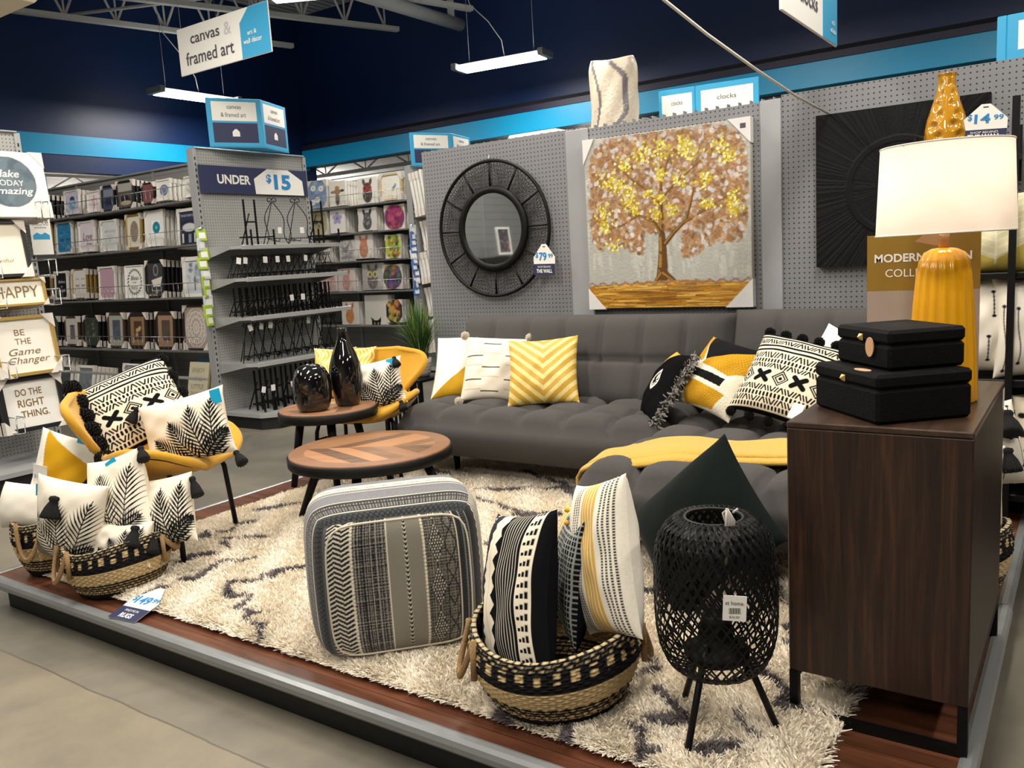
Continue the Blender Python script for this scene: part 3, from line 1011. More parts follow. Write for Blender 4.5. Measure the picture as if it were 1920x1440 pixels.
def framed_print(label, w, h, x, y, z, rot=(0, 0, 0), frame=None, border=0.012, paint=None, texts=(), guards=True, d=0.025, name='framed_print', group=None, cat='framed print', gs=0.16):
    t = thing(name, label, cat, (x, y, z), rot, group)
    m = MB()
    fm = frame or M_WHITE
    if border > 0:
        m.bbox((-w / 2, 0, 0), (-w / 2 + border, d, h), fm, 0.002)
        m.bbox((w / 2 - border, 0, 0), (w / 2, d, h), fm, 0.002)
        m.bbox((-w / 2 + border, 0, 0), (w / 2 - border, d, border), fm, 0.002)
        m.bbox((-w / 2 + border, 0, h - border), (w / 2 - border, d, h), fm, 0.002)
        m.box((-w / 2 + border, d * 0.45, border), (w / 2 - border, d - 0.002, h - border), M_CARD)
        m.build('frame', t)
        pw, ph, py, pz = w - 2 * border, h - 2 * border, d * 0.44, border
    else:
        m.bbox((-w / 2, 0, 0), (w / 2, d, h), fm, 0.003)
        m.build('stretched_canvas', t)
        pw, ph, py, pz = w - 0.004, h - 0.004, -0.0008, 0.002
    if paint is not None:
        printed_panel('print', paint, pw, ph, M_PRINT, t, y=py, z0=pz)
    for s, fx, fz, fh, fwd, mt, kw in texts:
        lettering(s, fh * h, mt, t, face_y(fx * w, py - 0.0012, fz * h), 'lettering', width=fwd * w if fwd else None, **kw)
    if guards:
        for g in corner_guards(w, h, d, gs):
            g.build('corner_guard', t)
    return t

def stacked_backs(label, n, w, h, x, y, z, rot, frame, gap, group, name='framed_print', cat='framed print', d=0.025, dx=0.0):
    """the identical frames standing behind the front one, only their edges showing"""
    m = MB()
    m.bbox((-w / 2, 0, 0), (w / 2, d, h), frame, 0.003)
    k = 0.2 * min(w, h)
    for sx in (-1, 1):
        for z0, z1 in ((-0.002, k), (h - k, h + 0.002)):
            m.box((sx * w / 2 - 0.004 * (sx < 0), -0.002, z0), (sx * w / 2 + 0.004 * (sx > 0), d + 0.002, z1), M_CARD)
            m.box((min(sx * w / 2, sx * (w / 2 - k)), -0.002, z0 if z0 < 0.01 else h), (max(sx * w / 2, sx * (w / 2 - k)), d + 0.002, 0.0 if z0 < 0.01 else h + 0.003), M_CARD)
    me = m.mesh(name)
    R = Euler(rot).to_matrix()
    for i in range(n):
        off = R @ Vector((dx * (i + 1) + random.uniform(-0.004, 0.004), gap * (i + 1), 0))
        o = obj(name, me)
        o.location = Vector((x, y, z)) + off
        o.rotation_euler = rot
        tag(o, label, cat, group)

def blotch(p, cols, n, seed, r=(0.05, 0.15), box=(0, 0, 1, 1.4), op=0.8):
    g = random.Random(seed)
    for _ in range(n):
        p.ell((g.uniform(box[0], box[2]), g.uniform(box[1], box[3])), g.uniform(*r), g.uniform(*r), g.choice(cols), op=g.uniform(0.4, 1) * op, rot=g.uniform(0, 3))
    return p
M_FDARK = plain('espresso_moulding', '#2c2320', 0.45)
M_FBLACK = plain('black_moulding', '#141416', 0.4)
M_FGREY = plain('weathered_grey_moulding', '#8d877d', 0.6, var=0.15)
M_FWHITE = plain('white_moulding', '#e8e5df', 0.5)
M_FBROWN = plain('brown_moulding', '#4a342a', 0.5)
M_FTAN = plain('pale_oak_moulding', '#c9b693', 0.55, var=0.1)

def A(bg, n=1.3):
    return Paint(40, int(40 * n), bg)
def art_pineapple():
    p = A('#c7c3d2'); blotch(p, ['#8fa3c4', '#d9cfdc'], 12, 1)
    p.ell((0.5, 0.85), 0.17, 0.16, '#3a3f73'); p.ell((0.48, 0.5), 0.24, 0.3, '#7fa9c9'); blotch(p, ['#4a6ea6', '#a6d0dd'], 14, 2, (0.04, 0.08), (0.3, 0.25, 0.7, 0.75)); return p
def art_cross():
    p = A('#e9dfe0'); p.rect(0.46, 0.2, 0.54, 1.1, '#b68a92'); p.rect(0.28, 0.78, 0.72, 0.85, '#b68a92'); return p
def art_car():
    p = A('#56504d'); p.rect(0, 0.85, 1, 1.3, '#a7a39c'); p.ell((0.45, 0.45), 0.3, 0.2, '#242226'); p.ell((0.5, 0.25), 0.35, 0.12, '#b4a186'); return p
def art_van():
    p = A('#3e4560'); p.rect(0.1, 0.75, 0.9, 1.15, '#7d8494'); p.rect(0.25, 0.25, 0.8, 0.75, '#2b3046'); return p
def art_maroon():
    p = A('#7a4a4e'); blotch(p, ['#5d3338', '#8f5a5c'], 14, 4, op=0.5); return p
def art_blue_disc():
    p = A('#e6e1da'); p.ell((0.5, 0.65), 0.34, 0.38, '#6d7796'); p.ring((0.5, 0.65), 0.22, 0.03, '#a7aec2'); return p
def art_lines():
    p = A('#dcdad6')
    for i in range(5): p.path([(0.2 + 0.05 * i + 0.2 * math.sin(k * 1.3 + i), 0.2 + 0.1 * k) for k in range(9)], 0.012, '#a8a49e')
    return p
def art_lashes(bg, ink, gl=None):
    p = A(bg)
    if gl: blotch(p, gl, 26, 3, (0.03, 0.09))
    for cx in (0.3, 0.72):
        p.path([(cx - 0.13 + 0.026 * k, 0.62 - 0.05 * math.sin(PI * k / 10)) for k in range(11)], 0.012, ink)
        for k in range(5): p.seg((cx - 0.1 + 0.05 * k, 0.58), (cx - 0.13 + 0.065 * k, 0.5), 0.01, ink)
        p.path([(cx - 0.12 + 0.024 * k, 0.84 + 0.05 * math.sin(PI * k / 10)) for k in range(11)], 0.01, ink)
    return p
def art_gold_oval():
    p = A('#d9d4c4'); p.ell((0.5, 0.66), 0.3, 0.44, '#8b7f72'); blotch(p, ['#6e655b', '#a39685'], 20, 5, (0.03, 0.08), (0.3, 0.3, 0.7, 1.0), 0.6); return p
def art_teal_disc():
    p = A('#e3e2e0'); p.rect(0.32, 0.42, 0.78, 0.95, '#f0efec'); p.ell((0.58, 0.68), 0.2, 0.22, '#197a91'); p.ell((0.58, 0.68), 0.06, 0.07, '#5cc0c9'); return p
def art_butcher():
    p = A('#1e2436'); p.rect(0, 0.95, 1, 1.3, '#262d4a'); p.ell((0.5, 0.68), 0.36, 0.16, '#c6c6cb'); p.rect(0.1, 0.1, 0.2, 0.45, '#d8d8d8'); p.rect(0.45, 0.1, 0.6, 0.42, '#8a8f9d'); p.rect(0.75, 0.1, 0.82, 0.45, '#d8d8d8'); return p
def art_tan():
    p = A('#cfc4ab'); p.poly([(0.1, 0.2), (0.9, 0.2), (0.9, 0.8), (0.5, 0.4)], '#a98f66'); p.ell((0.5, 0.9), 0.4, 0.3, '#b8c6cc'); return p
def art_flat(c, n=1.3, alt=None, seed=0):
    p = A(c, n)
    if alt: blotch(p, alt, 24, seed, (0.04, 0.12), (0, 0, 1, n), 0.6)
    return p
def art_wreath():
    p = A('#eceae5')
    for k in range(22):
        a = 2 * PI * k / 22
        c = (0.5 + 0.38 * math.cos(a), 0.65 + 0.5 * math.sin(a))
        p.ell(c, 0.07, 0.03, '#2b2b2f', rot=a + 0.9)
    return p
def art_bath():
    p = A('#3b3a3d'); p.ring((0.52, 1.0), 0.13, 0.02, '#8f8f90', 1.5); p.poly([(0.25, 0.62), (0.9, 0.75), (0.78, 0.38), (0.35, 0.36)], '#d8d2c6'); p.rect(0.3, 0.2, 0.82, 0.24, '#9a948c'); blotch(p, ['#b9b2a5'], 6, 7, (0.05, 0.1), (0.1, 0.02, 0.9, 0.2)); return p
def art_bluetree():
    p = A('#cfd3d8'); blotch(p, ['#4d5d7d', '#7d8aa1', '#aab3c2'], 26, 8, (0.05, 0.14), (0.15, 0.5, 0.9, 1.2)); p.rect(0.47, 0.15, 0.53, 0.7, '#5b5a5e'); return p
def art_jar():
    p = A('#cfc9c2'); p.rect(0.33, 0.3, 0.7, 0.8, '#6a6572'); p.ell((0.51, 0.88), 0.2, 0.08, '#55505e'); p.rect(0.3, 0.24, 0.74, 0.3, '#7a747e'); return p
def art_leafdark():
    p = A('#3b4039'); blotch(p, ['#262a26', '#59604f', '#8b8d7a'], 34, 9, (0.03, 0.1)); return p
def art_matted(outer, inner, alt):
    p = A(outer, 1.15); p.rect(0.24, 0.22, 0.76, 0.95, inner); blotch(p, [alt], 5, 3, (0.06, 0.1), (0.35, 0.35, 0.65, 0.8)); return p
def art_medallion():
    p = A('#a99892', 1.2)
    for r in (0.12, 0.24, 0.36, 0.44): p.ring((0.5, 0.6), r, 0.016, '#ded5cb', 1.25)
    for k in range(12):
        a = 2 * PI * k / 12
        p.ring((0.5 + 0.3 * math.cos(a), 0.6 + 0.38 * math.sin(a)), 0.09, 0.012, '#d8cfc6'); p.seg((0.5, 0.6), (0.5 + 0.42 * math.cos(a), 0.6 + 0.52 * math.sin(a)), 0.01, '#d8cfc6')
    return p
INK = M_INKBLACK
K = {}
BK = dict(bold=0.01)
yB = 4.9
fr_rows = [
 # label, x, w, z, h, frame, border, paint, texts, stack, guards
 ('small framed blue pineapple print, first on the top row of the left shelving', -8.937, 0.29, 1.935, 0.249, M_FWHITE, 0.012, art_pineapple(), (), 4, 1, 'pineapple print'),
 ('small white framed pink cross print right of the pineapple print', -8.52, 0.24, 1.925, 0.215, M_FWHITE, 0.012, art_cross(), (), 3, 1, 'pink cross print'),
 ('small dark framed print of a van right of the pink cross print', -8.255, 0.235, 1.915, 0.254, M_FBLACK, 0.012, art_van(), (), 3, 1, 'van print'),
 ('dark framed print of an old car, largest on the top left shelving row', -7.95, 0.3, 1.909, 0.28, M_FBLACK, 0.02, art_car(), (), 6, 1, 'car print'),
 ('small maroon framed print right of the old car print', -7.56, 0.2, 1.93, 0.2, M_FDARK, 0.01, art_maroon(), (), 3, 1, 'maroon print'),
 ('small white framed print with a slate blue disc on the top row', -7.3, 0.22, 1.938, 0.2, M_FWHITE, 0.014, art_blue_disc(), (), 6, 1, 'slate disc print'),
 ('small white framed line drawing at the right end of the top row', -6.85, 0.24, 1.935, 0.19, M_FWHITE, 0.012, art_lines(), (), 2, 1, 'line drawing'),
 ('tan framed landscape print at the left end of the second row', -9.56, 0.22, 1.58, 0.3, M_FTAN, 0.02, art_tan(), (), 3, 0, 'tan landscape'),
 ('blue glitter print of closed eyelashes in a white frame', -9.19, 0.33, 1.534, 0.345, M_FWHITE, 0.02, art_lashes('#2f7fb0', '#1c3550', ['#4a9acb', '#2a6f9f', '#66add3']), (), 3, 1, 'blue eyelash print'),
 ('pale framed print reading Love me', -8.74, 0.32, 1.533, 0.321, M_FWHITE, 0.018, art_flat('#dcd3da'), [('Love', 0.02, 0.5, 0.24, 0.55, plain('mauve_ink', '#6d4858', 0.6, var=0), dict(shear=0.25)), ('me', 0.1, 0.25, 0.1, 0.3, plain('mauve_ink', '#6d4858', 0.6, var=0), dict(shear=0.25))], 4, 1, 'Love me print'),
 ('pale grey framed print of faint handwriting right of the Love print', -8.32, 0.31, 1.518, 0.313, M_FWHITE, 0.012, art_flat('#cfd2d2'), [('walk by faith\nnot by\nsight', 0, 0.5, 0.1, 0.6, M_INKLIGHT, dict(shear=0.2))], 5, 1, 'faint handwriting print'),
 ('gold framed print of a dark oval on the second row', -7.88, 0.27, 1.515, 0.344, M_GOLD, 0.022, art_gold_oval(), (), 2, 1, 'gold oval print'),
 ('gold edged print of a teal agate disc on white', -7.53, 0.31, 1.522, 0.346, M_FWHITE, 0.008, art_teal_disc(), (), 7, 1, 'teal agate print'),
 ('white framed dark kitchen chart reading THE BUTCHER\'S GUIDE', -6.99, 0.34, 1.479, 0.368, M_FWHITE, 0.03, art_butcher(), [("THE BUTCHER'S GUIDE", 0, 0.82, 0.055, 0.72, M_INKLIGHT, {})], 3, 1, 'butcher chart'),
 ('yellow edged black print at the left end of the third row', -9.68, 0.2, 1.06, 0.27, M_GOLD, 0.03, art_flat('#17171a'), (), 4, 1, 'yellow edged black print'),
 ('black print in a white frame reading Believe in yourself', -9.38, 0.27, 1.047, 0.307, M_FWHITE, 0.022, art_flat('#1b1b1f'), [('Believe', 0.02, 0.63, 0.1, 0.5, M_WHITE, dict(shear=0.2)), ('in', 0, 0.46, 0.06, 0.1, M_WHITE, dict(shear=0.2)), ('yourself', 0, 0.3, 0.1, 0.55, M_WHITE, dict(shear=0.2))], 4, 1, 'Believe in yourself print'),
 ('white print of closed eyelashes in a slim gold frame', -9.0, 0.28, 1.051, 0.311, M_GOLD, 0.008, art_lashes('#dedad6', '#4b4648'), (), 6, 1, 'gold framed eyelash print'),
 ('plain dusty pink panel in a pale frame', -8.47, 0.31, 1.029, 0.339, M_FWHITE, 0.016, art_flat('#b998a8', 1.1), (), 6, 1, 'dusty pink panel'),
 ('white leaf wreath print reading Bless our nest', -7.98, 0.32, 1.03, 0.33, M_FWHITE, 0.012, art_wreath(), [('Bless', 0.02, 0.62, 0.13, 0.42, INK, dict(shear=0.2)), ('OUR', 0, 0.48, 0.05, 0.2, INK, {}), ('nest', 0, 0.32, 0.13, 0.36, INK, dict(shear=0.2))], 2, 0, 'Bless our nest print'),
 ('black framed print of a white bathtub', -7.62, 0.31, 1.023, 0.37, M_FBLACK, 0.022, art_bath(), (), 6, 1, 'bathtub print'),
 ('white framed blue grey tree print at the right end of the third row', -6.99, 0.36, 1.009, 0.39, M_FWHITE, 0.04, art_bluetree(), (), 2, 1, 'blue tree print'),
 ('dark green grey print at the left end of the fourth row', -9.7, 0.28, 0.534, 0.327, M_FBLACK, 0.012, art_flat('#4b524f', 1.3, ['#3d4442', '#5a625e'], 3), (), 4, 1, 'dark green grey print'),
 ('brown framed print of a grey jar', -9.29, 0.29, 0.538, 0.319, M_FBROWN, 0.016, art_jar(), (), 4, 1, 'jar print'),
 ('dark framed print of foliage on the fourth row', -8.89, 0.3, 0.53, 0.334, M_FBLACK, 0.014, art_leafdark(), (), 5, 1, 'foliage print'),
 ('brown framed print with a sage mat and slate centre', -8.42, 0.31, 0.524, 0.363, M_FBROWN, 0.022, art_matted('#a3a698', '#4c5360', '#5b6272'), (), 3, 1, 'sage mat print'),
 ('espresso framed print of a tan animal within a gold border', -8.03, 0.33, 0.518, 0.366, M_FDARK, 0.035, art_matted('#8d7152', '#4d362a', '#cdb183'), (), 5, 1, 'tan animal print'),
 ('espresso framed print with a tan mat and brown centre', -7.55, 0.32, 0.513, 0.375, M_FDARK, 0.03, art_matted('#9c7f67', '#54473f', '#5f5149'), (), 6, 1, 'tan mat print'),
 ('large mauve panel with a carved white medallion', -7.06, 0.38, 0.52, 0.423, M_FDARK, 0.014, art_medallion(), (), 3, 1, 'medallion panel'),
]
lean = (math.radians(-5), 0, 0)
for lab, x, w, z, h, fm, bd, pt, tx, ns, gd, short in fr_rows:
    d = 0.025
    framed_print(lab, w, h, x, yB, z + 0.004, lean, fm, bd, pt, tx, bool(gd), d)
    n = min(ns, 6)
    stacked_backs('frame edge in the stack behind the front ' + short, n, w, h * 0.985, x, yB, z + 0.004, lean, fm, 0.046, 'frames stacked behind the ' + short, dx=0.0)

# loose frames standing on the base of the left run
lean2 = (math.radians(-13), 0, 0)
base_fr = [
 ('white boxed frame stack at the left end of the base shelf', -9.62, 0.22, 0.43, M_FWHITE, 0.0, None, 6, 4.78),
 ('white framed dark print leaning on the base shelf, second from the left', -9.27, 0.26, 0.34, M_FWHITE, 0.022, art_flat('#4d5153', 1.3, ['#3f4446', '#666a6a'], 5), 5, 4.72),
 ('white framed slate print leaning on the base shelf', -8.83, 0.33, 0.35, M_FWHITE, 0.03, art_flat('#767d85', 1.1, ['#5d646e', '#8f959b'], 6), 5, 4.7),
 ('dark framed charcoal print standing behind the leaning frames on the base shelf', -8.34, 0.29, 0.38, M_FBLACK, 0.012, art_flat('#5b5a5a', 1.3, ['#4a4949', '#6b6a69'], 7), 2, 5.0),
 ('silver framed print with a grey oval leaning on the base shelf', -8.02, 0.36, 0.38, M_FWHITE, 0.02, art_flat('#8d8f96', 1.1, ['#b9b8ba', '#5e6069'], 8), 8, 4.74),
 ('blue panel standing behind the cream ENJOY sign', -7.12, 0.3, 0.44, plain('blue_panel_edge', '#5f87b5', 0.6), 0.0, art_flat('#6f93bb', 1.4, ['#86a6c8', '#5f84ae'], 9), 2, 4.95),
 ('cream word panel reading ENJOY THE THINGS by the easel endcap', -6.93, 0.3, 0.42, plain('cream_panel_edge', '#b7ab8a', 0.6), 0.0, art_flat('#c6bfa6', 1.4), 3, 4.74),
]
shorts = ['white boxed frame', 'white framed dark print', 'slate print', 'charcoal print', 'grey oval print', 'blue panel', 'ENJOY sign']
for i, (lab, x, w, h, fm, bd, pt, ns, y) in enumerate(base_fr):
    tx = ()
    if 'ENJOY' in lab:
        g = plain('tan_letter_ink', '#93886c', 0.6, var=0)
        tx = [('ENJOY', 0, 0.8, 0.1, 0.62, g, {}), ('THE', 0, 0.62, 0.1, 0.36, g, {}), ('LITTLE', 0, 0.45, 0.1, 0.62, g, {}), ('THINGS', 0, 0.28, 0.1, 0.66, g, {})]
    framed_print(lab, w, h, x, y, 0.008, lean2, fm, bd, pt, tx, bd > 0.015, 0.024)
    stacked_backs('frame edge in the base shelf stack behind the ' + shorts[i], min(ns, 6), w, h * 0.98, x, y, 0.008, lean2, fm, 0.04, 'frames stacked behind the ' + shorts[i], dx=0.012)

# ------------------------------------------------------------------ canvas run in the middle distance
def pet(bg, body, ears, alt, n=1.0, spec=None, seed=1):
    p = A(bg, n)
    p.ell((0.5, 0.36 * n), 0.24, 0.32 * n, body); p.ell((0.5, 0.62 * n), 0.19, 0.17, body)
    for sx in (-1, 1): p.ell((0.5 + sx * 0.17, 0.82 * n), 0.07, 0.13, ears, rot=-sx * 0.3)
    blotch(p, alt, 12, seed, (0.03, 0.07), (0.32, 0.1, 0.68, 0.75 * n), 0.7)
    if spec:
        for sx in (-1, 1): p.ring((0.5 + sx * 0.12, 0.58 * n), 0.09, 0.02, spec)
    return p
def daisies():
    p = A('#7d93b3'); blotch(p, ['#5d769b', '#a3b7c9'], 14, 3)
    for c in ((0.3, 0.95), (0.7, 0.9), (0.5, 0.4), (0.25, 0.3)):
        for k in range(7): p.ell((c[0] + 0.09 * math.cos(k * 0.9), c[1] + 0.09 * math.sin(k * 0.9)), 0.06, 0.04, '#eef0ee', rot=k * 0.9)
        p.ell(c, 0.04, 0.04, '#cdb45a')
    return p
def hummingbird():
    p = A('#e9e6dc'); blotch(p, ['#e6d3c4', '#cfc6a8', '#d8b9a6'], 16, 4, (0.02, 0.05), (0.05, 0.1, 0.5, 1.2)); p.ell((0.65, 0.62), 0.16, 0.06, '#5d86a8', rot=0.8); p.ell((0.72, 0.72), 0.05, 0.1, '#7a9fc0'); p.ell((0.6, 0.5), 0.05, 0.08, '#b58f7d'); return p
def cow():
    p = A('#ece6dc'); p.ell((0.5, 0.35), 0.13, 0.33, '#7a7068'); p.ell((0.5, 0.75), 0.2, 0.16, '#a08360'); p.ell((0.22, 0.74), 0.13, 0.07, '#8f7a66'); p.ell((0.8, 0.78), 0.13, 0.07, '#4d4642'); p.ell((0.5, 0.95), 0.14, 0.09, '#b98a52'); p.ell((0.5, 0.2), 0.11, 0.1, '#5e5450'); return p
def flower():
    p = A('#efece8')
    for k in range(5): p.ell((0.5 + 0.16 * math.cos(k * 1.26 + 0.3), 0.75 + 0.16 * math.sin(k * 1.26 + 0.3)), 0.17, 0.12, '#a39ad0', rot=k * 1.26 + 0.3, op=0.85)
    p.ell((0.5, 0.75), 0.05, 0.05, '#6c5fae'); return p
def wild(bg, cols, seed, n=1.0, bgring=None):
    p = A(bg, n); 
    if bgring: p.ell((0.5, 0.5 * n), 0.48, 0.5 * n, bgring)
    return blotch(p, cols, 46, seed, (0.05, 0.14), (0.15, 0.08, 0.85, 0.95 * n))
def skull():
    p = A('#b5ab82'); p.ell((0.5, 0.75), 0.36, 0.4, '#a39a72')
    for sx in (-1, 1): p.ell((0.5 + sx * 0.15, 0.72), 0.11, 0.13, '#4c4a55')
    p.ell((0.5, 0.5), 0.05, 0.07, '#55515a'); return p
def cat_ears():
    p = A('#dfdcd5', 0.95); p.poly([(0.3, 0), (0.28, 0.26), (0.42, 0.14), (0.56, 0.14), (0.7, 0.26), (0.68, 0)], '#121214'); p.ell((0.42, 0.05), 0.025, 0.03, '#c4c46b'); p.ell((0.57, 0.05), 0.025, 0.03, '#c4c46b'); return p
yC = 7.6
can_rows = [
 ('canvas of white daisies on blue, top row left', -8.104, 0.34, 1.971, 0.344, daisies(), 3, 1, 'daisy canvas'),
 ('white canvas of a brown cow face on the top row', -7.75, 0.28, 1.969, 0.305, cow(), 8, 0, 'cow canvas'),
 ('white canvas of a dog in red spectacles on the top row', -7.242, 0.32, 1.958, 0.31, pet('#ebe7e0', '#4b4442', '#5b4f4c', ['#8d847d', '#2c2929'], 0.95, '#c33b32'), 4, 0, 'dog in red spectacles'),
 ('pale wood framed hummingbird print at the right end of the top row', -6.87, 0.34, 1.965, 0.316, hummingbird(), 1, 1, 'hummingbird print'),
 ('canvas of a yellow and grey skull, second row left', -8.12, 0.3, 1.64, 0.29, skull(), 3, 1, 'skull canvas'),
 ('white canvas of a purple flower', -7.79, 0.26, 1.645, 0.31, flower(), 8, 0, 'purple flower canvas'),
 ('black and white canvas of a squirrel', -7.282, 0.3, 1.64, 0.27, pet('#d9d7d3', '#57555a', '#3b3a3e', ['#8b8a8e', '#2f2e31', '#b5b4b6'], 0.9), 5, 1, 'squirrel canvas'),
 ('canvas of a magenta and purple horse', -6.841, 0.32, 1.622, 0.29, wild('#c9b9b4', ['#8c2f5e', '#5d2d5f', '#b5487a', '#c96a3a', '#742a4c'], 5, 0.95, '#7a3560'), 2, 1, 'purple horse canvas'),
 ('pale canvas half hidden by easels, third row left', -8.139, 0.31, 1.3, 0.27, pet('#d7d3cd', '#8d8580', '#7b736e', ['#a59d97'], 0.9, None, 4), 3, 0, 'half hidden pale canvas'),
 ('pale grey patterned canvas behind the easels', -7.669, 0.26, 1.29, 0.26, wild('#d3d1cd', ['#9b9a99', '#c4c3c0', '#7f7e7e'], 7, 1.0), 3, 0, 'grey patterned canvas'),
 ('white canvas of an orange rabbit', -7.377, 0.3, 1.31, 0.3, pet('#e7e3dd', '#c98a6c', '#cf8168', ['#b6765a', '#dba78c'], 1.0), 7, 0, 'orange rabbit canvas'),
 ('canvas of a dog with green and red patches', -6.897, 0.25, 1.293, 0.275, wild('#b9c65b', ['#2c2a2a', '#c23b3a', '#5aa14a', '#d98a3a', '#8a4a2c', '#252322'], 8, 1.1), 2, 1, 'green and red dog canvas'),
 ('pink canvas behind the black easels, fourth row left', -8.05, 0.29, 0.922, 0.25, wild('#dcc4c0', ['#cf9a98', '#c48a86', '#e3d0cb'], 9, 1.0), 3, 0, 'pink canvas'),
 ('pale pink canvas right of the pink canvas', -7.725, 0.29, 0.92, 0.285, pet('#e4d3ce', '#cf9c95', '#c78f88', ['#dab5ae'], 1.0), 4, 0, 'pale pink canvas'),
 ('canvas of a grey bulldog in yellow spectacles', -7.27, 0.35, 0.924, 0.328, pet('#b9b6b4', '#77706e', '#6b6462', ['#5b5553', '#8f8886'], 0.95, '#e4dc8a'), 2, 0, 'bulldog canvas'),
 ('canvas of a multicoloured cat on white', -6.945, 0.31, 0.928, 0.291, wild('#dcd9d2', ['#4a3f57', '#6a4a9a', '#c98a3c', '#3b3545', '#8f6a4a', '#5c7a3a'], 11, 0.95, '#4b4450'), 2, 1, 'multicoloured cat canvas'),
 ('white canvas of an orange fox, bottom row', -7.71, 0.29, 0.5, 0.29, pet('#e6e1da', '#cf8a52', '#c67c45', ['#b56f3c', '#dda878'], 1.0), 3, 0, 'orange fox canvas'),
 ('white canvas with black cat ears along its lower edge', -7.26, 0.38, 0.498, 0.365, cat_ears(), 2, 0, 'cat ears canvas'),
 ('canvas of an orange and green dog face beside the plant', -6.961, 0.26, 0.53, 0.27, wild('#2b2c2f', ['#d98a3c', '#9bb84a', '#c8583a', '#e3c26a', '#7a4a2c'], 12, 1.0), 2, 1, 'orange and green dog canvas'),
]
for lab, x, w, z, h, pt, ns, gd, short in can_rows:
    fm = M_FTAN if 'hummingbird' in lab else M_FWHITE
    framed_print(lab, w, h, x, yC, z, (math.radians(-3), 0, 0), fm, 0.024 if 'hummingbird' in lab else 0.0, pt, (), bool(gd), 0.03, name='canvas_print', cat='canvas print', gs=0.2)
    stacked_backs('canvas edge in the stack behind the ' + short, min(ns, 8), w, h * 0.99, x, yC, z, (math.radians(-3), 0, 0), fm, 0.05, 'canvases stacked behind the ' + short, name='canvas_print', cat='canvas print', d=0.034)

# canvases on the end of that run, seen edge on beside the pegboard wall
ey = [(7.66, 1.76, 0.4, 0.5), (7.74, 1.38, 0.34, 0.34), (7.68, 1.0, 0.38, 0.36), (7.74, 0.62, 0.34, 0.34), (7.68, 0.2, 0.4, 0.38)]
for i, (y, z, w, h) in enumerate(ey):
    lab = ['topmost', 'second', 'middle', 'fourth', 'lowest'][i]
    framed_print('white canvas seen edge on, %s of the column beside the pegboard wall end' % lab, w, h, -6.2, y, z, (math.radians(-8), 0, PI / 2), M_FWHITE, 0.0, art_flat('#d8d4ce', 1.2, ['#c9c4bd'], i), (), False, 0.03, name='canvas_print', cat='canvas print')
    stacked_backs('canvas edge in the %s stack of the hidden endcap' % lab, 3, w, h * 0.98, -6.2, y, z, (math.radians(-8), 0, PI / 2), M_FWHITE, 0.05, 'canvases in the %s stack of the hidden endcap' % lab, name='canvas_print', cat='canvas print', d=0.036)

# ------------------------------------------------------------------ gold lettered frames at the left edge (facing +X)
gl = plain('bronze_lettering', '#8a7048', 0.4, 0.3, var=0)
R90 = PI / 2
def endframe(label, yc, z, w, h, fm, bd, texts, paint, guards=True, X=-5.98, tilt=-7, d=0.045, n=3, short=''):
    framed_print(label, w, h, X, yc, z, (math.radians(tilt), 0, R90), fm, bd, paint, texts, guards, d, gs=0.17)
    stacked_backs('frame edge behind the front ' + short, n, w, h * 0.985, X, yc, z, (math.radians(tilt), 0, R90), fm, 0.07, 'frames stacked behind the ' + short, d=d)
p = Paint(90, 84, '#ebe6da'); p.ell((0.5, 0.5), 0.36, 0.36, '#54646f'); blotch(p, ['#6d7f88', '#465661', '#7d8b90'], 30, 3, (0.06, 0.16), (0.2, 0.2, 0.8, 0.8), 0.5)
p.mask(lambda X, Y: np.hypot(X - 0.5, Y - 0.5) > 0.36, '#ebe6da')
endframe('white canvas with a slate disc reading Make today amazing, topmost at the left edge', 2.895, 1.68, 0.5, 0.44, M_FWHITE, 0.0,
         [('Make', -0.02, 0.66, 0.11, 0.34, M_WHITE, dict(shear=0.25, bold=0.015)), ('TODAY', 0.0, 0.52, 0.085, 0.38, M_WHITE, dict(bold=0.005)), ('amazing', 0.03, 0.38, 0.1, 0.54, M_WHITE, dict(shear=0.25, bold=0.015))], p, short='slate disc canvas')
endframe('cream canvas with a small gold line of script under the slate disc canvas', 2.71, 1.285, 0.5, 0.38, M_FBLACK, 0.022,
         [('beautiful', 0.1, 0.3, 0.06, 0.4, M_GOLD, dict(shear=0.3))], art_flat('#ebe3d2', 0.76), short='cream canvas')
endframe('cream sign reading BE HAPPY in a gold frame', 2.745, 1.09, 0.58, 0.185, M_GOLD, 0.016,
         [('BE HAPPY', 0.06, 0.52, 0.42, 0.72, gl, {})], art_flat('#ece6d8', 0.4), short='BE HAPPY sign')
endframe('gold framed print reading BE THE Game Changer', 2.86, 0.615, 0.42, 0.41, M_GOLD, 0.024,
         [('BE', -0.06, 0.73, 0.1, 0.16, gl, {}), ('THE', -0.03, 0.58, 0.1, 0.25, gl, {}), ('Game', -0.03, 0.41, 0.11, 0.5, gl, dict(shear=0.3)), ('Changer', 0.02, 0.25, 0.11, 0.66, gl, dict(shear=0.3))], art_flat('#ece7dc', 1.0), short='Game Changer print')
endframe('black edged print reading DO THE RIGHT THING. lowest at the left edge', 2.85, 0.235, 0.42, 0.375, M_FBLACK, 0.03,
         [('DO THE', -0.03, 0.72, 0.12, 0.42, gl, dict(bold=0.012)), ('RIGHT', -0.02, 0.52, 0.13, 0.42, gl, dict(bold=0.012)), ('THING.', 0.02, 0.32, 0.12, 0.45, gl, dict(bold=0.012))], art_flat('#e9e6df', 0.9), short='DO THE RIGHT THING print')
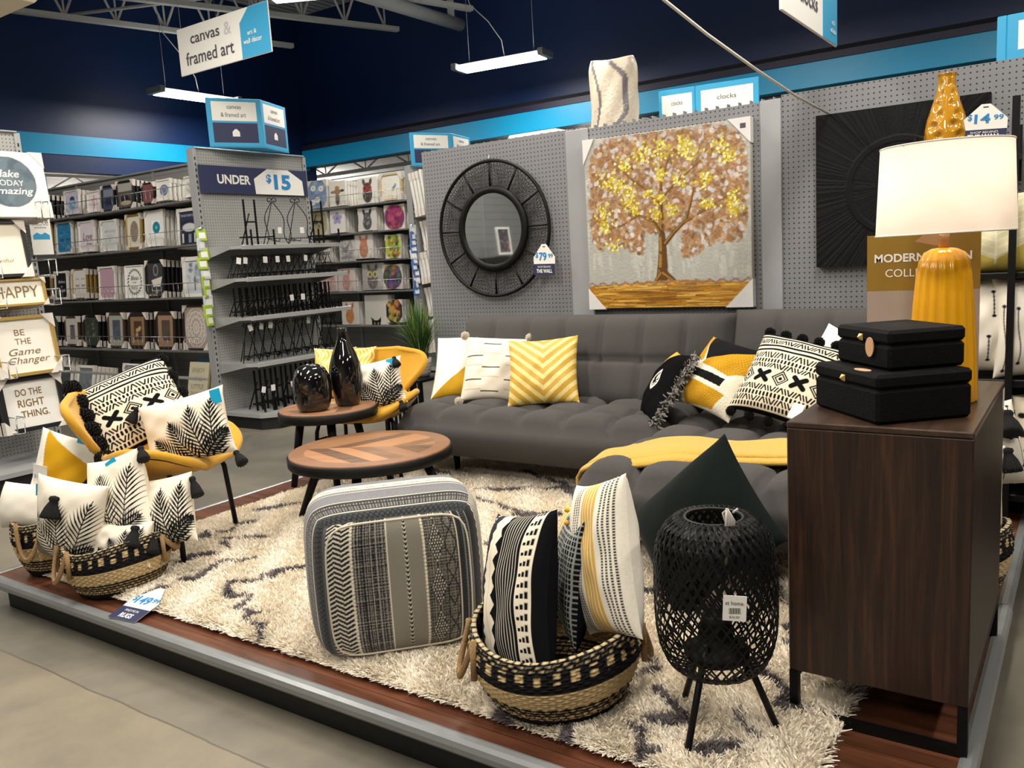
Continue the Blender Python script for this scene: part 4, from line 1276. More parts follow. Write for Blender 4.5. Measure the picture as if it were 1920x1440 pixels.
# wire holders of those frames
for z in (0.27, 0.645, 1.11, 1.31, 1.7):
    for y in (2.68, 3.04):
        b = MB()
        b.tube([(-6.41, y, z + 0.08), (-5.92, y, z + 0.08), (-5.92, y, z - 0.03)], 0.004, M_WIRE, 5)
        b.tube([(-6.41, y + 0.05, z + 0.08), (-5.92, y + 0.05, z + 0.08), (-5.92, y + 0.05, z - 0.03), (-5.92, y, z - 0.03), (-6.0, y, z - 0.03)], 0.004, M_WIRE, 5)
        b.tube([(-5.92, y, z + 0.08), (-5.92, y + 0.05, z + 0.08)], 0.004, M_WIRE, 5)
        b.tube([(-6.41, y, z - 0.025), (-5.94, y, z - 0.025)], 0.005, M_WIRE, 5)
        tag(b.build('wire_display_arm'), 'chromed wire arm holding a gold lettered frame at the left edge', 'display wire', 'wire arms of the left endcap')
# save 10% card
t = thing('promo_card', 'white promotional card reading save 10% hanging beside the left endcap', 'card', (-6.37, 3.245, 1.44), (0, 0, R90))
MB().box((-0.075, 0, 0), (0.075, 0.003, 0.42), M_WHITE).build('card', t)
MB().box((-0.075, -0.001, 0.345), (0.075, 0, 0.42), M_INKNAVY).build('navy_band', t)
lettering('save', 0.035, M_INKGREY, t, face_y(0, -0.001, 0.31), width=0.11)
lettering('10%', 0.05, M_INKGREY, t, face_y(0, -0.001, 0.25), width=0.12)
lettering('on your first\npurchase', 0.014, M_INKGREY, t, face_y(0, -0.001, 0.205), width=0.12)
MB().prism([(-0.06, 0.11), (0.06, 0.11), (0.06, 0.14), (0.03, 0.16), (0, 0.145), (-0.03, 0.16), (-0.06, 0.14)], -0.001, 0, M_INKTEAL).build('blue_picture', t)
# dark topped frame stack by the promo card
stacked_backs('dark edged frame in the stack above the promo card', 6, 0.3, 0.26, -9.55, 4.84, 1.93, lean, M_FBLACK, 0.05, 'dark edged frames above the promo card')

# ------------------------------------------------------------------ UNDER $15 sign
t = thing('endcap_sign', 'navy header sign reading UNDER $15 on the easel endcap', 'sign', (-6.415, 5.29, 1.93), (0, 0, R90))
MB().box((-0.612, 0, 0), (0.612, 0.006, 0.24), M_INKNAVY).build('board', t)
MB().prism([(-0.02, 0.004), (0.56, 0.004), (0.55, 0.14), (0.38, 0.236), (0.13, 0.236), (-0.03, 0.14)], -0.0015, 0.0, M_WHITE).build('price_shape', t)
lettering('UNDER', 0.075, M_WHITE, t, face_y(-0.25, -0.001, 0.125), width=0.36, bold=0.03)
lettering('$', 0.07, M_INKBLUE, t, face_y(0.14, -0.003, 0.145), width=0.06, bold=0.03)
lettering('15', 0.125, M_INKBLUE, t, face_y(0.3, -0.003, 0.12), width=0.2, bold=0.04)

# ------------------------------------------------------------------ easels on the endcap
def scroll(c, r, turns, start, sgn, n=18):
    return [(c[0] + r * (1 - 0.75 * k / n) * math.cos(start + sgn * turns * 2 * PI * k / n), c[1], c[2] + r * (1 - 0.75 * k / n) * math.sin(start + sgn * turns * 2 * PI * k / n)) for k in range(n + 1)]
def easel_scroll(h, w, r=0.004):
    m = MB()
    for s in (-1, 1):
        m.tube([(s * w * 0.42, 0, 0.0), (s * w * 0.25, 0.01, h * 0.4), (s * w * 0.06, 0.02, h * 0.86)], r, M_BLACK, 5)
        m.tube(scroll((s * w * 0.12, 0.02, h * 0.9), w * 0.11, 1.1, PI if s > 0 else 0, -s), r, M_BLACK, 5)
        m.tube(scroll((s * w * 0.3, -0.04, h * 0.12), w * 0.14, 1.2, 0 if s > 0 else PI, s), r, M_BLACK, 5)
        m.tube([(s * w * 0.3, 0.0, h * 0.18), (s * w * 0.3, -0.1, h * 0.14), (s * w * 0.3, -0.1, h * 0.22)], r, M_BLACK, 5)
    m.tube([(-w * 0.4, 0, h * 0.16), (w * 0.4, 0, h * 0.16)], r, M_BLACK, 5)
    m.tube([(0, 0.02, h * 0.9), (0, 0.16, 0)], r, M_BLACK, 5)
    return m
def easel_curvy(h, w, r=0.004):
    m = MB()
    for s in (-1, 1):
        pts = []
        for k in range(15):
            u = k / 14
            pts.append((s * w * (0.42 * (1 - u) ** 1.2 + 0.16 * math.sin(PI * u) ** 2 + 0.02) - s * w * 0.1 * math.sin(2 * PI * u), 0.03 * u, h * u * 0.93))
        m.tube(pts, r, M_BLACK, 5)
        m.tube(scroll((s * w * 0.1, 0.03, h * 0.95), w * 0.1, 1.0, PI if s > 0 else 0, -s), r, M_BLACK, 5)
        m.tube([(s * w * 0.32, 0, h * 0.12), (s * w * 0.3, -0.13, h * 0.06), (s * w * 0.28, -0.13, h * 0.13)], r, M_BLACK, 5)
    m.tube([(-w * 0.38, 0, h * 0.14), (w * 0.38, 0, h * 0.14)], r, M_BLACK, 5)
    m.tube([(0, 0.03, h * 0.93), (0, 0.2, 0)], r, M_BLACK, 5)
    return m
def easel_stick(h, w, r=0.006):
    m = MB()
    for s in (-1, 1):
        m.box((s * w * 0.2 - r, 0.02 - r, 0.0), (s * w * 0.2 + r, 0.02 + r, h), M_BLACK)
        m.box((s * w * 0.42 - r, -0.12 - r, 0), (s * w * 0.42 + r, -0.12 + r, h * 0.33), M_BLACK)
        m.box((s * w * 0.42 - r, -0.12, h * 0.16), (s * w * 0.42 + r, 0.03, h * 0.16 + 2 * r), M_BLACK)
    m.box((-w * 0.2, 0.02 - r, h * 0.5), (w * 0.2, 0.02 + r, h * 0.5 + 2 * r), M_BLACK)
    m.box((-w * 0.42, 0.02 - r, h * 0.16), (w * 0.42, 0.02 + r, h * 0.16 + 2 * r), M_BLACK)
    m.tube([(0, 0.03, h * 0.7), (0, 0.17, 0)], r, M_BLACK, 5)
    return m
def hang_label():
    return MB().box((-0.022, -0.012, 0), (0.022, -0.011, 0.055), M_WHITE)
def easel_row(me, n, X, ys, z, label, group, tags=(), tz=0.15, name='display_easel', jit=0.02):
    tagm = hang_label().mesh('price_label')
    for i in range(n):
        y = ys[0] + (ys[1] - ys[0]) * (i / max(1, n - 1))
        o = obj(name, me)
        o.location = (X + random.uniform(-jit, jit), y, z)
        o.rotation_euler = (0, 0, R90 + random.uniform(-0.12, 0.12))
        tag(o, label, 'easel', group)
        if i in tags:
            c = obj('price_label', tagm, o); c.location = (0.0, -0.03, tz)
            c.rotation_euler = (0, random.uniform(-0.3, 0.3), 0)
            c['label'] = 'white price label'
me = easel_stick(0.4, 0.3).mesh('display_easel')
easel_row(me, 1, -6.14, (4.97, 4.97), 1.457, 'black stick easel at the left of the top endcap shelf', 'stick easels on the top endcap shelf', (), 0.2)
easel_row(me, 1, -6.14, (5.74, 5.74), 1.457, 'black stick easel at the right of the top endcap shelf', 'stick easels on the top endcap shelf', (), 0.2)
me = easel_curvy(0.42, 0.3).mesh('display_easel')
easel_row(me, 1, -6.16, (5.25, 5.25), 1.457, 'curvy black wire easel on the top endcap shelf, nearer the left stick easel', 'curvy easels on the top endcap shelf', (0,), 0.1, jit=0)
easel_row(me, 1, -6.16, (5.52, 5.52), 1.457, 'curvy black wire easel on the top endcap shelf, nearer the right stick easel', 'curvy easels on the top endcap shelf', (0,), 0.1, jit=0)
easel_row(easel_scroll(0.2, 0.16, 0.0032).mesh('display_easel'), 17, -6.14, (4.76, 5.84), 1.18, 'small black scroll easel packed on the second endcap shelf', 'small scroll easels on the second endcap shelf', (0, 1, 4, 6, 8, 11), 0.12)
easel_row(easel_stick(0.25, 0.13, 0.005).mesh('display_easel'), 18, -6.16, (4.76, 5.82), 0.844, 'black stick easel packed on the third endcap shelf', 'stick easels on the third endcap shelf', (9, 11), 0.1)
easel_row(easel_scroll(0.36, 0.2, 0.0045).mesh('display_easel'), 10, -6.14, (4.8, 5.82), 0.437, 'tall black scroll easel on the fourth endcap shelf', 'scroll easels on the fourth endcap shelf', (0, 1, 2, 6), 0.28)
easel_row(easel_stick(0.36, 0.15, 0.007).mesh('display_easel'), 9, -6.1, (4.84, 5.8), 0.0, 'tall black stick easel on the endcap base deck', 'stick easels on the endcap base deck', (0, 1, 3, 4, 6), 0.16)

# ------------------------------------------------------------------ clip strips
def clip_strip(label, X, y, z1, z0, n, cols, glabel, group):
    t = thing('clip_strip', label, 'clip strip', (X, y, z0), (0, 0, R90))
    MB().box((-0.012, 0, 0), (0.012, 0.002, z1 - z0), plain('clear_plastic_strip', '#c9ccd0', 0.2)).build('strip', t)
    MB().ball((0, 0, z1 - z0 + 0.02), 0.025, M_WIRE, 10, 6).build('suction_hook', t)
    for i in range(n):
        z = z0 + (z1 - z0) * (i + 0.6) / n
        c = cols[i % len(cols)]
        m = MB().bbox((-0.045, -0.016, -0.055), (0.045, 0.004, 0.055), c, 0.006)
        m.box((-0.03, -0.0165, -0.03), (0.03, -0.016, 0.02), M_WHITE)
        m.tube([(0, 0, 0.05), (0, 0.01, 0.06)], 0.003, M_WIRE, 5)
        o = m.build('hook_packet')
        o.location = (X + 0.005, y + random.uniform(-0.015, 0.015), z)
        o.rotation_euler = (math.radians(random.uniform(-14, 4)), 0, R90 + random.uniform(-0.3, 0.3))
        tag(o, glabel, 'packet', group)
gm, rm, bm, wm = plain('green_packet', '#9dbb3c', 0.4), plain('red_packet', '#c4322c', 0.4), plain('blue_packet', '#3f66a8', 0.3), plain('pale_packet', '#c3cbd6', 0.3)
clip_strip('hanging clip strip of green packets on the left edge of the easel endcap', -6.425, 4.63, 1.6, 0.78, 10, [gm, gm, wm], 'green and white packet hanging on the clip strip by the UNDER $15 sign', 'green packets on the clip strip')
clip_strip('hanging clip strip of blue packets on the post beside the cat canvases', -6.425, 7.42, 1.62, 0.86, 11, [bm, bm, wm, bm], 'blue packet hanging on the clip strip beside the canvas shelving', 'blue packets on the clip strip')
# ------------------------------------------------------------------ patterns for the cushions
CREAM = '#e6dcc6'
BLK = '#111113'
YEL = '#c49c2a'
def frond(p, base, tip, wid, ink='#17191a', n=13, lw=0.0085):
    b = np.array(base, float); e = np.array(tip, float)
    d = e - b; L = np.hypot(*d); d /= L; nrm = np.array([-d[1], d[0]])
    p.seg(tuple(b), tuple(e), lw * 0.7, ink)
    for i in range(n):
        t = 0.08 + 0.92 * i / n
        c = b + d * L * t
        l = wid * (math.sin(PI * min(1, 0.15 + t * 0.9)) ** 0.7)
        for s in (-1, 1):
            a = math.radians(62 - 38 * t)
            v = d * math.cos(a) + nrm * s * math.sin(a)
            mid = c + v * l * 0.45
            p.seg(tuple(c), tuple(mid), lw * 0.7, ink, lw * 1.25)
            p.seg(tuple(mid), tuple(c + v * l), lw * 1.25, ink, lw * 0.15)
def palm(aspect, fronds, w=230, bg='#ece3d2'):
    p = Paint(w, int(w * aspect), bg)
    for b, e, wd in fronds:
        frond(p, b, e, wd)
    return p
LUMB = 0.68
def palm_wide(seed=0):
    """branch of palm leaves over the lower right two thirds"""
    f = [((0.55, -0.06), (0.2, 0.3), 0.17), ((0.62, -0.02), (0.42, 0.44), 0.17), ((0.72, -0.06), (0.66, 0.56), 0.19), ((0.84, -0.04), (0.9, 0.6), 0.18), ((0.66, 0.0), (1.02, 0.26), 0.16)]
    return palm(LUMB, f)
def palm_tall(seed=0):
    f = [((0.5, 0.06), (0.06, 0.62), 0.27), ((0.52, 0.2), (0.42, 0.84), 0.27), ((0.66, 0.05), (0.9, 0.88), 0.29), ((0.45, 0.0), (0.95, 0.28), 0.24), ((0.3, -0.05), (0.02, 0.25), 0.2)]
    return palm(1.05, f)
def bands_boho(w=240, asp=1.0):
    """rows of tufted black geometric motifs on natural cotton"""
    p = Paint(w, int(w * asp), '#e2d6bf')
    B = '#131314'
    def zig(y, h, n, r=0.008, sl=1):
        for i in range(n):
            x = (i + 0.5) / n
            k = (i // 3) % 2
            p.seg((x - 0.012, y - h / 2 if k else y + h / 2), (x + 0.012, y + h / 2 if k else y - h / 2), r, B)
    def dash(y, h, n, r=0.012):
        for i in range(n):
            x = (i + 0.5) / n
            p.seg((x, y - h / 2), (x, y + h / 2), r, B)
    H = asp
    p.rect(0, H * 0.945, 1, H, B)
    p.path([(0.02 * i, H * 0.935) for i in range(51)], 0.004, '#d8d2c6')
    p.rect(0, H * 0.9, 1, H * 0.925, B)
    zig(H * 0.85, 0.055, 34)
    p.rect(0, H * 0.775, 1, H * 0.8, B); p.rect(0, H * 0.72, 1, H * 0.745, B)
    zig(H * 0.66, 0.06, 30)
    dash(H * 0.59, 0.025, 26, 0.011)
    zig(H * 0.53, 0.045, 32)
    for i in range(5):
        cx = 0.1 + i * 0.2
        cy = H * 0.405
        if i % 2 == 0:
            for r_, wd in ((0.085, 0.007), (0.055, 0.007)):
                p.path([(cx - r_, cy), (cx, cy + r_), (cx + r_, cy), (cx, cy - r_), (cx - r_, cy)], wd, B)
            p.ell((cx, cy), 0.02, 0.02, B)
        else:
            p.seg((cx - 0.06, cy - 0.05), (cx + 0.06, cy + 0.05), 0.026, B); p.seg((cx - 0.06, cy + 0.05), (cx + 0.06, cy - 0.05), 0.026, B)
    zig(H * 0.27, 0.05, 32)
    dash(H * 0.2, 0.03, 24, 0.012)
    zig(H * 0.135, 0.05, 30)
    dash(H * 0.07, 0.025, 26, 0.011)
    p.rect(0, 0, 1, H * 0.03, B)
    return p.grain(0.06)
def half_yellow():
    p = Paint(120, 120, '#efeade'); p.poly([(0, 0), (1, 0), (1, 0.78), (0.75, 0.62), (0.4, 0.3)], '#c4982a'); return p.grain(0.03)
def stitched():
    p = Paint(140, 140, '#e3dac9')
    g = random.Random(3)
    for j, y in enumerate((0.1, 0.28, 0.46, 0.64, 0.84)):
        for x0 in ((0.06, 0.68) if j % 2 else (0.33,)):
            p.seg((x0, y), (x0 + 0.26, y), 0.009, '#1a191a')
        for x0 in ((0.33,) if j % 2 else (0.06, 0.68)):
            p.seg((x0, y + 0.04), (x0 + 0.26, y + 0.03), 0.005, '#b9aa95')
    return p.grain(0.05)
def chevron():
    p = Paint(190, 190, '#c39b2e')
    p.mask(lambda X, Y: (((Y * 1.0 - np.abs(X - 0.52) * np.where(X < 0.5, 0.9, 0.9) * np.sign(0.5 - 0 * X)) * 6.5) % 1.0) < 0.46, '#e6cf86')
    p.mask(lambda X, Y: (X < 0.42) & (((Y + X * 0.9) * 6.5 % 1.0) < 0.46), '#e6cf86')
    p.mask(lambda X, Y: (X < 0.42) & (((Y + X * 0.9) * 6.5 % 1.0) >= 0.46), '#c39b2e')
    return p.grain(0.12)
def face_pillow():
    p = Paint(130, 130, '#0f0f11')
    p.poly([(0, 1), (0.55, 1), (0.3, 0.75), (0.15, 0.45), (0.05, 0.2), (0, 0.2)], '#d8b04a')
    p.poly([(0, 1), (0.12, 0.9), (0.1, 0.5), (0, 0.3)], '#ece6da')
    p.ring((0.5, 0.52), 0.11, 0.018, '#ece6da', 1.2)
    for k in range(7):
        a = PI + PI * k / 6
        p.seg((0.5 + 0.05 * math.cos(a), 0.5 + 0.06 * math.sin(a)), (0.5 + 0.11 * math.cos(a), 0.5 + 0.13 * math.sin(a)), 0.009, '#ece6da')
    p.ell((0.53, 0.56), 0.035, 0.045, '#ece6da')
    return p
def rug_pillow():
    p = Paint(170, 170, '#e8dfcc')
    Y2 = '#bd8d20'
    p.poly([(0.02, 0.62), (0.02, 1), (0.12, 1), (0.3, 0.6)], Y2)
    p.poly([(0.1, 1), (1, 1), (1, 0.93), (0.34, 0.62)], BLK)
    p.poly([(0.34, 0.62), (0.98, 0.94), (0.98, 0.6), (0.8, 0.5), (0.3, 0.56)], Y2)
    p.poly([(0.0, 0.5), (0.0, 0.4), (0.78, 0.34), (0.8, 0.45)], BLK)
    p.poly([(0.12, 0.34), (0.88, 0.27), (0.75, 0.04), (0.25, 0.0)], Y2)
    p.poly([(0, 0.35), (0.08, 0.3), (0.03, 0.05), (0, 0.05)], Y2)
    g = np.random.default_rng(3)
    yl = (p.a[..., 0] > 0.4) & (p.a[..., 2] < 0.2)
    st = (np.sin(p.X * 150 + 2 * np.sin(p.Y * 40)) * np.sin(p.Y * 170) * 0.28)
    p.a[yl] *= (1 + st[yl][:, None])
    return p
def zigzag_pillow():
    p = Paint(200, 220, '#141417')
    W2 = '#e7ddc9'
    p.rect(0, 0, 0.12, 1.2, '#2c2f35')
    p.rect(0.12, 0, 0.16, 1.2, W2)
    p.rect(0.16, 0, 0.3, 1.2, '#33373d')
    p.mask(lambda X, Y: (X > 0.27 + 0.035 * np.abs(((Y * 14) % 1.0) * 2 - 1)) & (X < 0.5 - 0.06 * np.abs(((Y * 9) % 1.0) * 2 - 1)), W2)
    p.seg((0.39, 0), (0.39, 1.2), 0.003, '#a59b88')
    for k in range(8):
        x = 0.54 + k * 0.032
        p.seg((x, 0), (x, 1.2), 0.004, '#cfc8ba')
    p.rect(0.8, 0, 0.93, 1.2, W2)
    for k in range(18):
        y = 0.03 + k * 0.065
        for j in range(3):
            p.rect(0.815 + j * 0.034, y, 0.84 + j * 0.034, y + 0.02 + 0.011 * j, BLK)
    p.mask(lambda X, Y: (X > 0.1) & (X < 0.16) & (((Y * 40) % 1) < 0.4), '#33373d')
    return p
def striped_pillow():
    p = Paint(200, 220, '#ece5d6')
    def broken(x, r=0.011, col=BLK):
        for k in range(60):
            y = k * 0.019
            p.rect(x - r, y, x + r, y + 0.0125, col)
    for x in (0.36, 0.405, 0.45): broken(x)
    for x in (0.53, 0.575, 0.62, 0.665, 0.71): p.rect(x - 0.017, 0, x + 0.017, 1.2, '#dcae4e')
    for x in (0.8, 0.845, 0.89, 0.935): broken(x)
    return p.grain(0.06)
def grid_pillow():
    p = Paint(100, 110, '#1b1c20')
    p.mask(lambda X, Y: (((X * 22) % 1) < 0.3) | (((Y * 22) % 1) < 0.25), '#aeb1ac')
    p.rect(0, 0, 0.35, 1.1, '#d6a73c'); p.mask(lambda X, Y: (X < 0.35) & (((X * 16) % 1) < 0.3), '#ece5d6')
    return p
def velvet(c):
    return Paint(40, 40, c)
def gold_metallic():
    p = Paint(120, 120, '#c8a038'); p.mask(lambda X, Y: ((X * 16 + 0.6 * np.sin(Y * 14)) % 1) < 0.4, '#e8d28a'); return p.grain(0.2, 4)
def twig_lines(n=5, bg='#e3dccd'):
    p = Paint(120, 140, bg)
    g = random.Random(n)
    for i in range(n):
        x = (i + 0.6) / n
        y0 = g.uniform(0.0, 0.25); y1 = g.uniform(0.75, 1.15)
        pts = [(x + 0.015 * math.sin(6 * t), y0 + (y1 - y0) * t) for t in np.linspace(0, 1, 40)]
        for k in range(0, 39):
            p.seg(pts[k], pts[k + 1], 0.007 if k % 2 else 0.004, '#3b3436')
        p.ell(pts[0], 0.022, 0.02, '#28242a'); p.ell(pts[-1], 0.022, 0.02, '#28242a')
    return p
def short_twigs():
    p = Paint(110, 150, '#e6dfd2')
    for x, y in ((0.62, 0.95), (0.55, 0.35), (0.2, 0.65), (0.15, 0.2)):
        for k in range(12): p.seg((x, y - 0.16 + 0.027 * k), (x, y - 0.15 + 0.027 * k), 0.012 if k % 2 else 0.008, '#2b272a')
        p.ell((x, y + 0.16), 0.03, 0.02, '#1d1a1c'); p.ell((x, y - 0.17), 0.03, 0.02, '#1d1a1c')
    return p
def leaf_yellow():
    p = Paint(90, 90, '#c9b65c'); p.poly([(0, 0.4), (0.5, 0.15), (1, 0.45), (1, 1), (0, 1)], '#d8d0ac')
    p.seg((0.5, 0.1), (0.5, 1), 0.008, '#efe8cf')
    for k in range(10):
        y = 0.2 + k * 0.08
        p.seg((0.5, y), (0.1, y + 0.18), 0.004, '#efe8cf'); p.seg((0.5, y), (0.9, y + 0.18), 0.004, '#efe8cf')
    return p
def dotted_rows():
    p = Paint(120, 90, '#ded2bb')
    for y in (0.12, 0.27, 0.42, 0.58):
        for k in range(9): p.ell((0.06 + k * 0.11, y), 0.04, 0.025, '#1d1b1e')
    return p

def frame_mat(c, r, u):
    r = Vector(r).normalized(); u = Vector(u); u = (u - r * u.dot(r)).normalized(); n = r.cross(u)
    M = Matrix((r, u, n)).transposed().to_4x4()
    return Matrix.Translation(Vector(c)) @ M

def pillow(label, c, r, u, w, h, paint, T=0.075, back=CREAM, mat=None, pinch=0.07, slump=0.0, seed=0, crease=0.006, group=None, n=None, bend=0.0):
    crease *= 0.6 if paint.w > 50 else 0.15
    """stuffed square cushion; local x right, y up, z out of the printed face"""
    t = thing('throw_pillow', label, 'pillow', M=frame_mat(c, r, u), group=group)
    nx, ny = paint.w, paint.h
    g = np.random.default_rng(seed + 11)
    ph = g.random(8) * 6.28
    def surf(nx, ny, sgn):
        U, V = np.meshgrid(np.linspace(-1, 1, nx), np.linspace(-1, 1, ny))
        x = U * w / 2 * (1 - pinch * (1 - V ** 2) * np.abs(U) ** 2)
        y = V * h / 2 * (1 - pinch * (1 - U ** 2) * np.abs(V) ** 2)
        body = ((1 - np.abs(U) ** 2.3) * (1 - np.abs(V) ** 2.3))
        z = T * np.clip(body, 0, 1) ** 0.52
        # soft folds running to the corners and a fuller lower half
        fold = crease * (np.sin(U * 7 + ph[0] + V * 3) * np.cos(V * 6 + ph[1]) + 0.6 * np.sin((U - V) * 9 + ph[2]))
        z = z * (1 + slump * (-V) * 0.5) + fold * np.clip(body, 0, 1) ** 0.6 * 1.0
        z = sgn * z + bend * (V ** 2 + 0.4 * U ** 2) * min(w, h) + 0.012 * np.sin(U * 2 + ph[3]) * (np.abs(V) ** 2)
        return np.stack([x, y, z], -1)
    P1 = surf(nx, ny, 1)
    bx = by = 36
    P2 = surf(bx, by, -1)
    V = np.concatenate([P1.reshape(-1, 3), P2.reshape(-1, 3)])
    F = np.concatenate([grid_faces(ny, nx), grid_faces(by, bx, nx * ny)[:, ::-1]])
    dye = np.concatenate([paint.a.reshape(-1, 3), np.tile(np.array(srgb(back)), (bx * by, 1))])
    obj('cover', fast_mesh('cover', V, F, mat or M_CLOTH, dye), t)
    return t

M_TASSEL = plain('black_yarn', '#0d0d0e', 0.95, var=0.2, scale=90, bump=0.6, bscale=500)
def tassel(parent, p, d, L=0.075, mat=None, r=0.022, name='tassel', label=None):
    """yarn tassel hanging from local point p in local direction d"""
    mat = mat or M_TASSEL
    d = Vector(d).normalized()
    m = MB()
    q = d.to_track_quat('Z', 'Y').to_matrix().to_4x4()
    prof = [(0.002, -0.004), (r * 0.45, 0.0), (r * 0.55, L * 0.12), (r * 0.4, L * 0.22), (r * 0.75, L * 0.5), (r, L * 0.85), (r * 1.02, L), (0.001, L * 0.97)]
    m.lathe(prof, mat, 22, rfun=lambda rr, z, t: rr * (1 + 0.16 * math.cos(11 * t)))
    me = m.mesh(name)
    me.transform(Matrix.Translation(p) @ q)
    o = obj(name, me, parent)
    if label: o['label'] = label
    return o
def pompom(parent, p, r, mat=None):
    mat = mat or M_TASSEL
    g = np.random.default_rng(int(abs(p[0] * 1000)) + 3)
    m = MB()
    n = 130
    for k in range(n):
        z = 1 - 2 * (k + 0.5) / n; a = k * 2.39996
        d = Vector((math.sqrt(1 - z * z) * math.cos(a), math.sqrt(1 - z * z) * math.sin(a), z))
        l = r * g.uniform(0.88, 1.08)
        o = d.orthogonal().normalized() * r * 0.13; o2 = d.cross(o)
        b = d * r * 0.35
        m.add([b + o + o2, b - o + o2, b - o2 - o, d * l + o * 1.2, d * l - o * 1.2, d * l + o2], [(0, 1, 4, 3), (1, 2, 5, 4), (2, 0, 3, 5), (3, 4, 5)], mat)
    me = m.mesh('pompom')
    me.transform(Matrix.Translation(p))
    return obj('pompom', me, parent)
def swing_tag(parent, p, w, h, mat, M3=None, name='swing_tag', label=None, text=None):
    m = MB().box((-w / 2, -h, -0.0008), (w / 2, 0, 0.0008), mat)
    o = m.build(name, parent)
    o.matrix_local = Matrix.Translation(p) @ (M3 or Matrix.Identity(4))
    if label: o['label'] = label
    return o
M_SKY = plain('sky_blue_tag', '#19a5d3', 0.4, var=0.03)

# ------------------------------------------------------------------ sofa and chaise
M_SOFA = plain('charcoal_linen_weave', '#4e4c4b', 0.95, spec=0.06, var=0.16, scale=160, bump=0.35, bscale=620, sheen=0.08)
def tufted(name, lx, ly, zs, dome, puff, nx, ny, zb, inset, parent, M=None, sub=12, rad=0.1):
    """button-tufted cushion: x in 0..lx, y in 0..ly, seam height zs, underside zb"""
    gx, gy = nx * sub + 1, ny * sub + 1
    U, V = np.meshgrid(np.linspace(0, 1, gx), np.linspace(0, 1, gy))
    def pf(f, n):
        a = np.abs(((f * n) % 1.0) * 2 - 1)
        a = np.where((f <= 1e-9) | (f >= 1 - 1e-9), 1.0, a)
        return np.clip(1 - a ** 2.4, 0, 1) ** 0.5
    pu, pv = pf(U, nx), pf(V, ny)
    # outer border cells are full towards the border
    d = np.minimum(np.minimum(U * lx, (1 - U) * lx), np.minimum(V * ly, (1 - V) * ly))
    e = np.clip(d / rad, 0, 1)
    edge = np.sqrt(np.clip(1 - (1 - e) ** 2, 0, 1))
    seam = np.minimum(pu, 1) * np.minimum(pv, 1)
    z = zs + dome * edge + puff * (seam ** 0.8) * np.clip(edge * 1.3, 0, 1)
    both = (1 - pu) * (1 - pv)
    z -= puff * 0.7 * both ** 2 * edge
    P = np.stack([U * lx, V * ly, z], -1).reshape(-1, 3)
    F = [grid_faces(gy, gx)]
    idx = np.arange(gx * gy).reshape(gy, gx)
    loop = np.concatenate([idx[0, :-1], idx[:-1, -1], idx[-1, :0:-1], idx[:0:-1, 0]])
    n = len(loop)
    cen = np.array([lx / 2, ly / 2])
    rings = []
    base = P[loop].copy()
    lev = [(0.0, 0.25), (0.15, 0.0), (0.5, 0.0), (0.85, 0.5), (1.0, 1.0)]
    off = len(P)
    allP = [P]; prev = loop
    for f, ins in [(0.04, -0.12), (0.3, -0.16), (0.62, 0.15), (0.9, 0.7), (1.0, 1.0)]:
        q = base.copy()
        q[:, 2] = zs + (zb - zs) * f
        dirv = q[:, :2] - cen
        q[:, 0] -= np.sign(dirv[:, 0]) * inset * ins * (np.abs(np.abs(dirv[:, 0]) - lx / 2) < 1e-6)
        q[:, 1] -= np.sign(dirv[:, 1]) * inset * ins * (np.abs(np.abs(dirv[:, 1]) - ly / 2) < 1e-6)
        ids = np.arange(off, off + n)
        F.append(np.stack([prev, ids, np.roll(ids, -1), np.roll(prev, -1)], -1))
        allP.append(q); prev = ids; off += n
    c = base.copy().mean(0); c[2] = zb
    allP.append(c[None])
    F.append(np.stack([prev, np.full(n, off), np.full(n, off), np.roll(prev, -1)], -1))
    P = np.concatenate(allP)
    me = bpy.data.meshes.new(name)
    faces = [tuple(dict.fromkeys(f)) for f in np.concatenate(F).tolist()]
    me.from_pydata(P.tolist(), [], faces)
    me.materials.append(M_SOFA)
    me.polygons.foreach_set('use_smooth', [True] * len(faces))
    me.update()
    o = obj(name, me, parent)
    if M is not None:
        o.matrix_local = M
    return o
SX0, SX1, SY0, SY1 = -3.2, -1.62, 3.46, 4.12
t = thing('sofa', 'charcoal tufted sofa along the grey pegboard wall', 'sofa', ((SX0 + SX1) / 2, 3.8, 0))
def rel(t, x, y, z):
    return (x - t.location.x, y - t.location.y, z - t.location.z)
tufted('seat', SX1 - SX0, SY1 - SY0, 0.335, 0.045, 0.062, 6, 3, 0.155, 0.09, t, Matrix.Translation(rel(t, SX0, SY0, 0)))
tilt = Matrix.Rotation(math.radians(72), 4, 'X')
tufted('backrest', 1.71, 0.52, 0.10, 0.04, 0.035, 7, 2, 0.0, 0.04, t, Matrix.Translation(rel(t, -3.21, 4.12, 0.345)) @ tilt)
lg = MB
for x in (SX0 + 0.2, SX1 - 0.1):
    for y in (SY0 + 0.25, SY1 - 0.05):
        MB().lathe([(0.012, 0.0), (0.024, 0.17)], M_BLACK, 12).build('leg', t).location = rel(t, x, y, 0.0)
CX0, CX1, CY0 = -1.62, -0.68, 2.72
t = thing('chaise_lounge', 'charcoal tufted chaise reaching forward from the right end of the sofa', 'chaise', ((CX0 + CX1) / 2, 3.4, 0))
tufted('seat', CX1 - CX0, SY1 - CY0, 0.335, 0.04, 0.062, 4, 5, 0.155, 0.09, t, Matrix.Translation(rel(t, CX0, CY0, 0)))
tufted('backrest', 0.96, 0.53, 0.10, 0.04, 0.035, 4, 2, 0.0, 0.04, t, Matrix.Translation(rel(t, -1.495, 4.12, 0.352)) @ tilt)
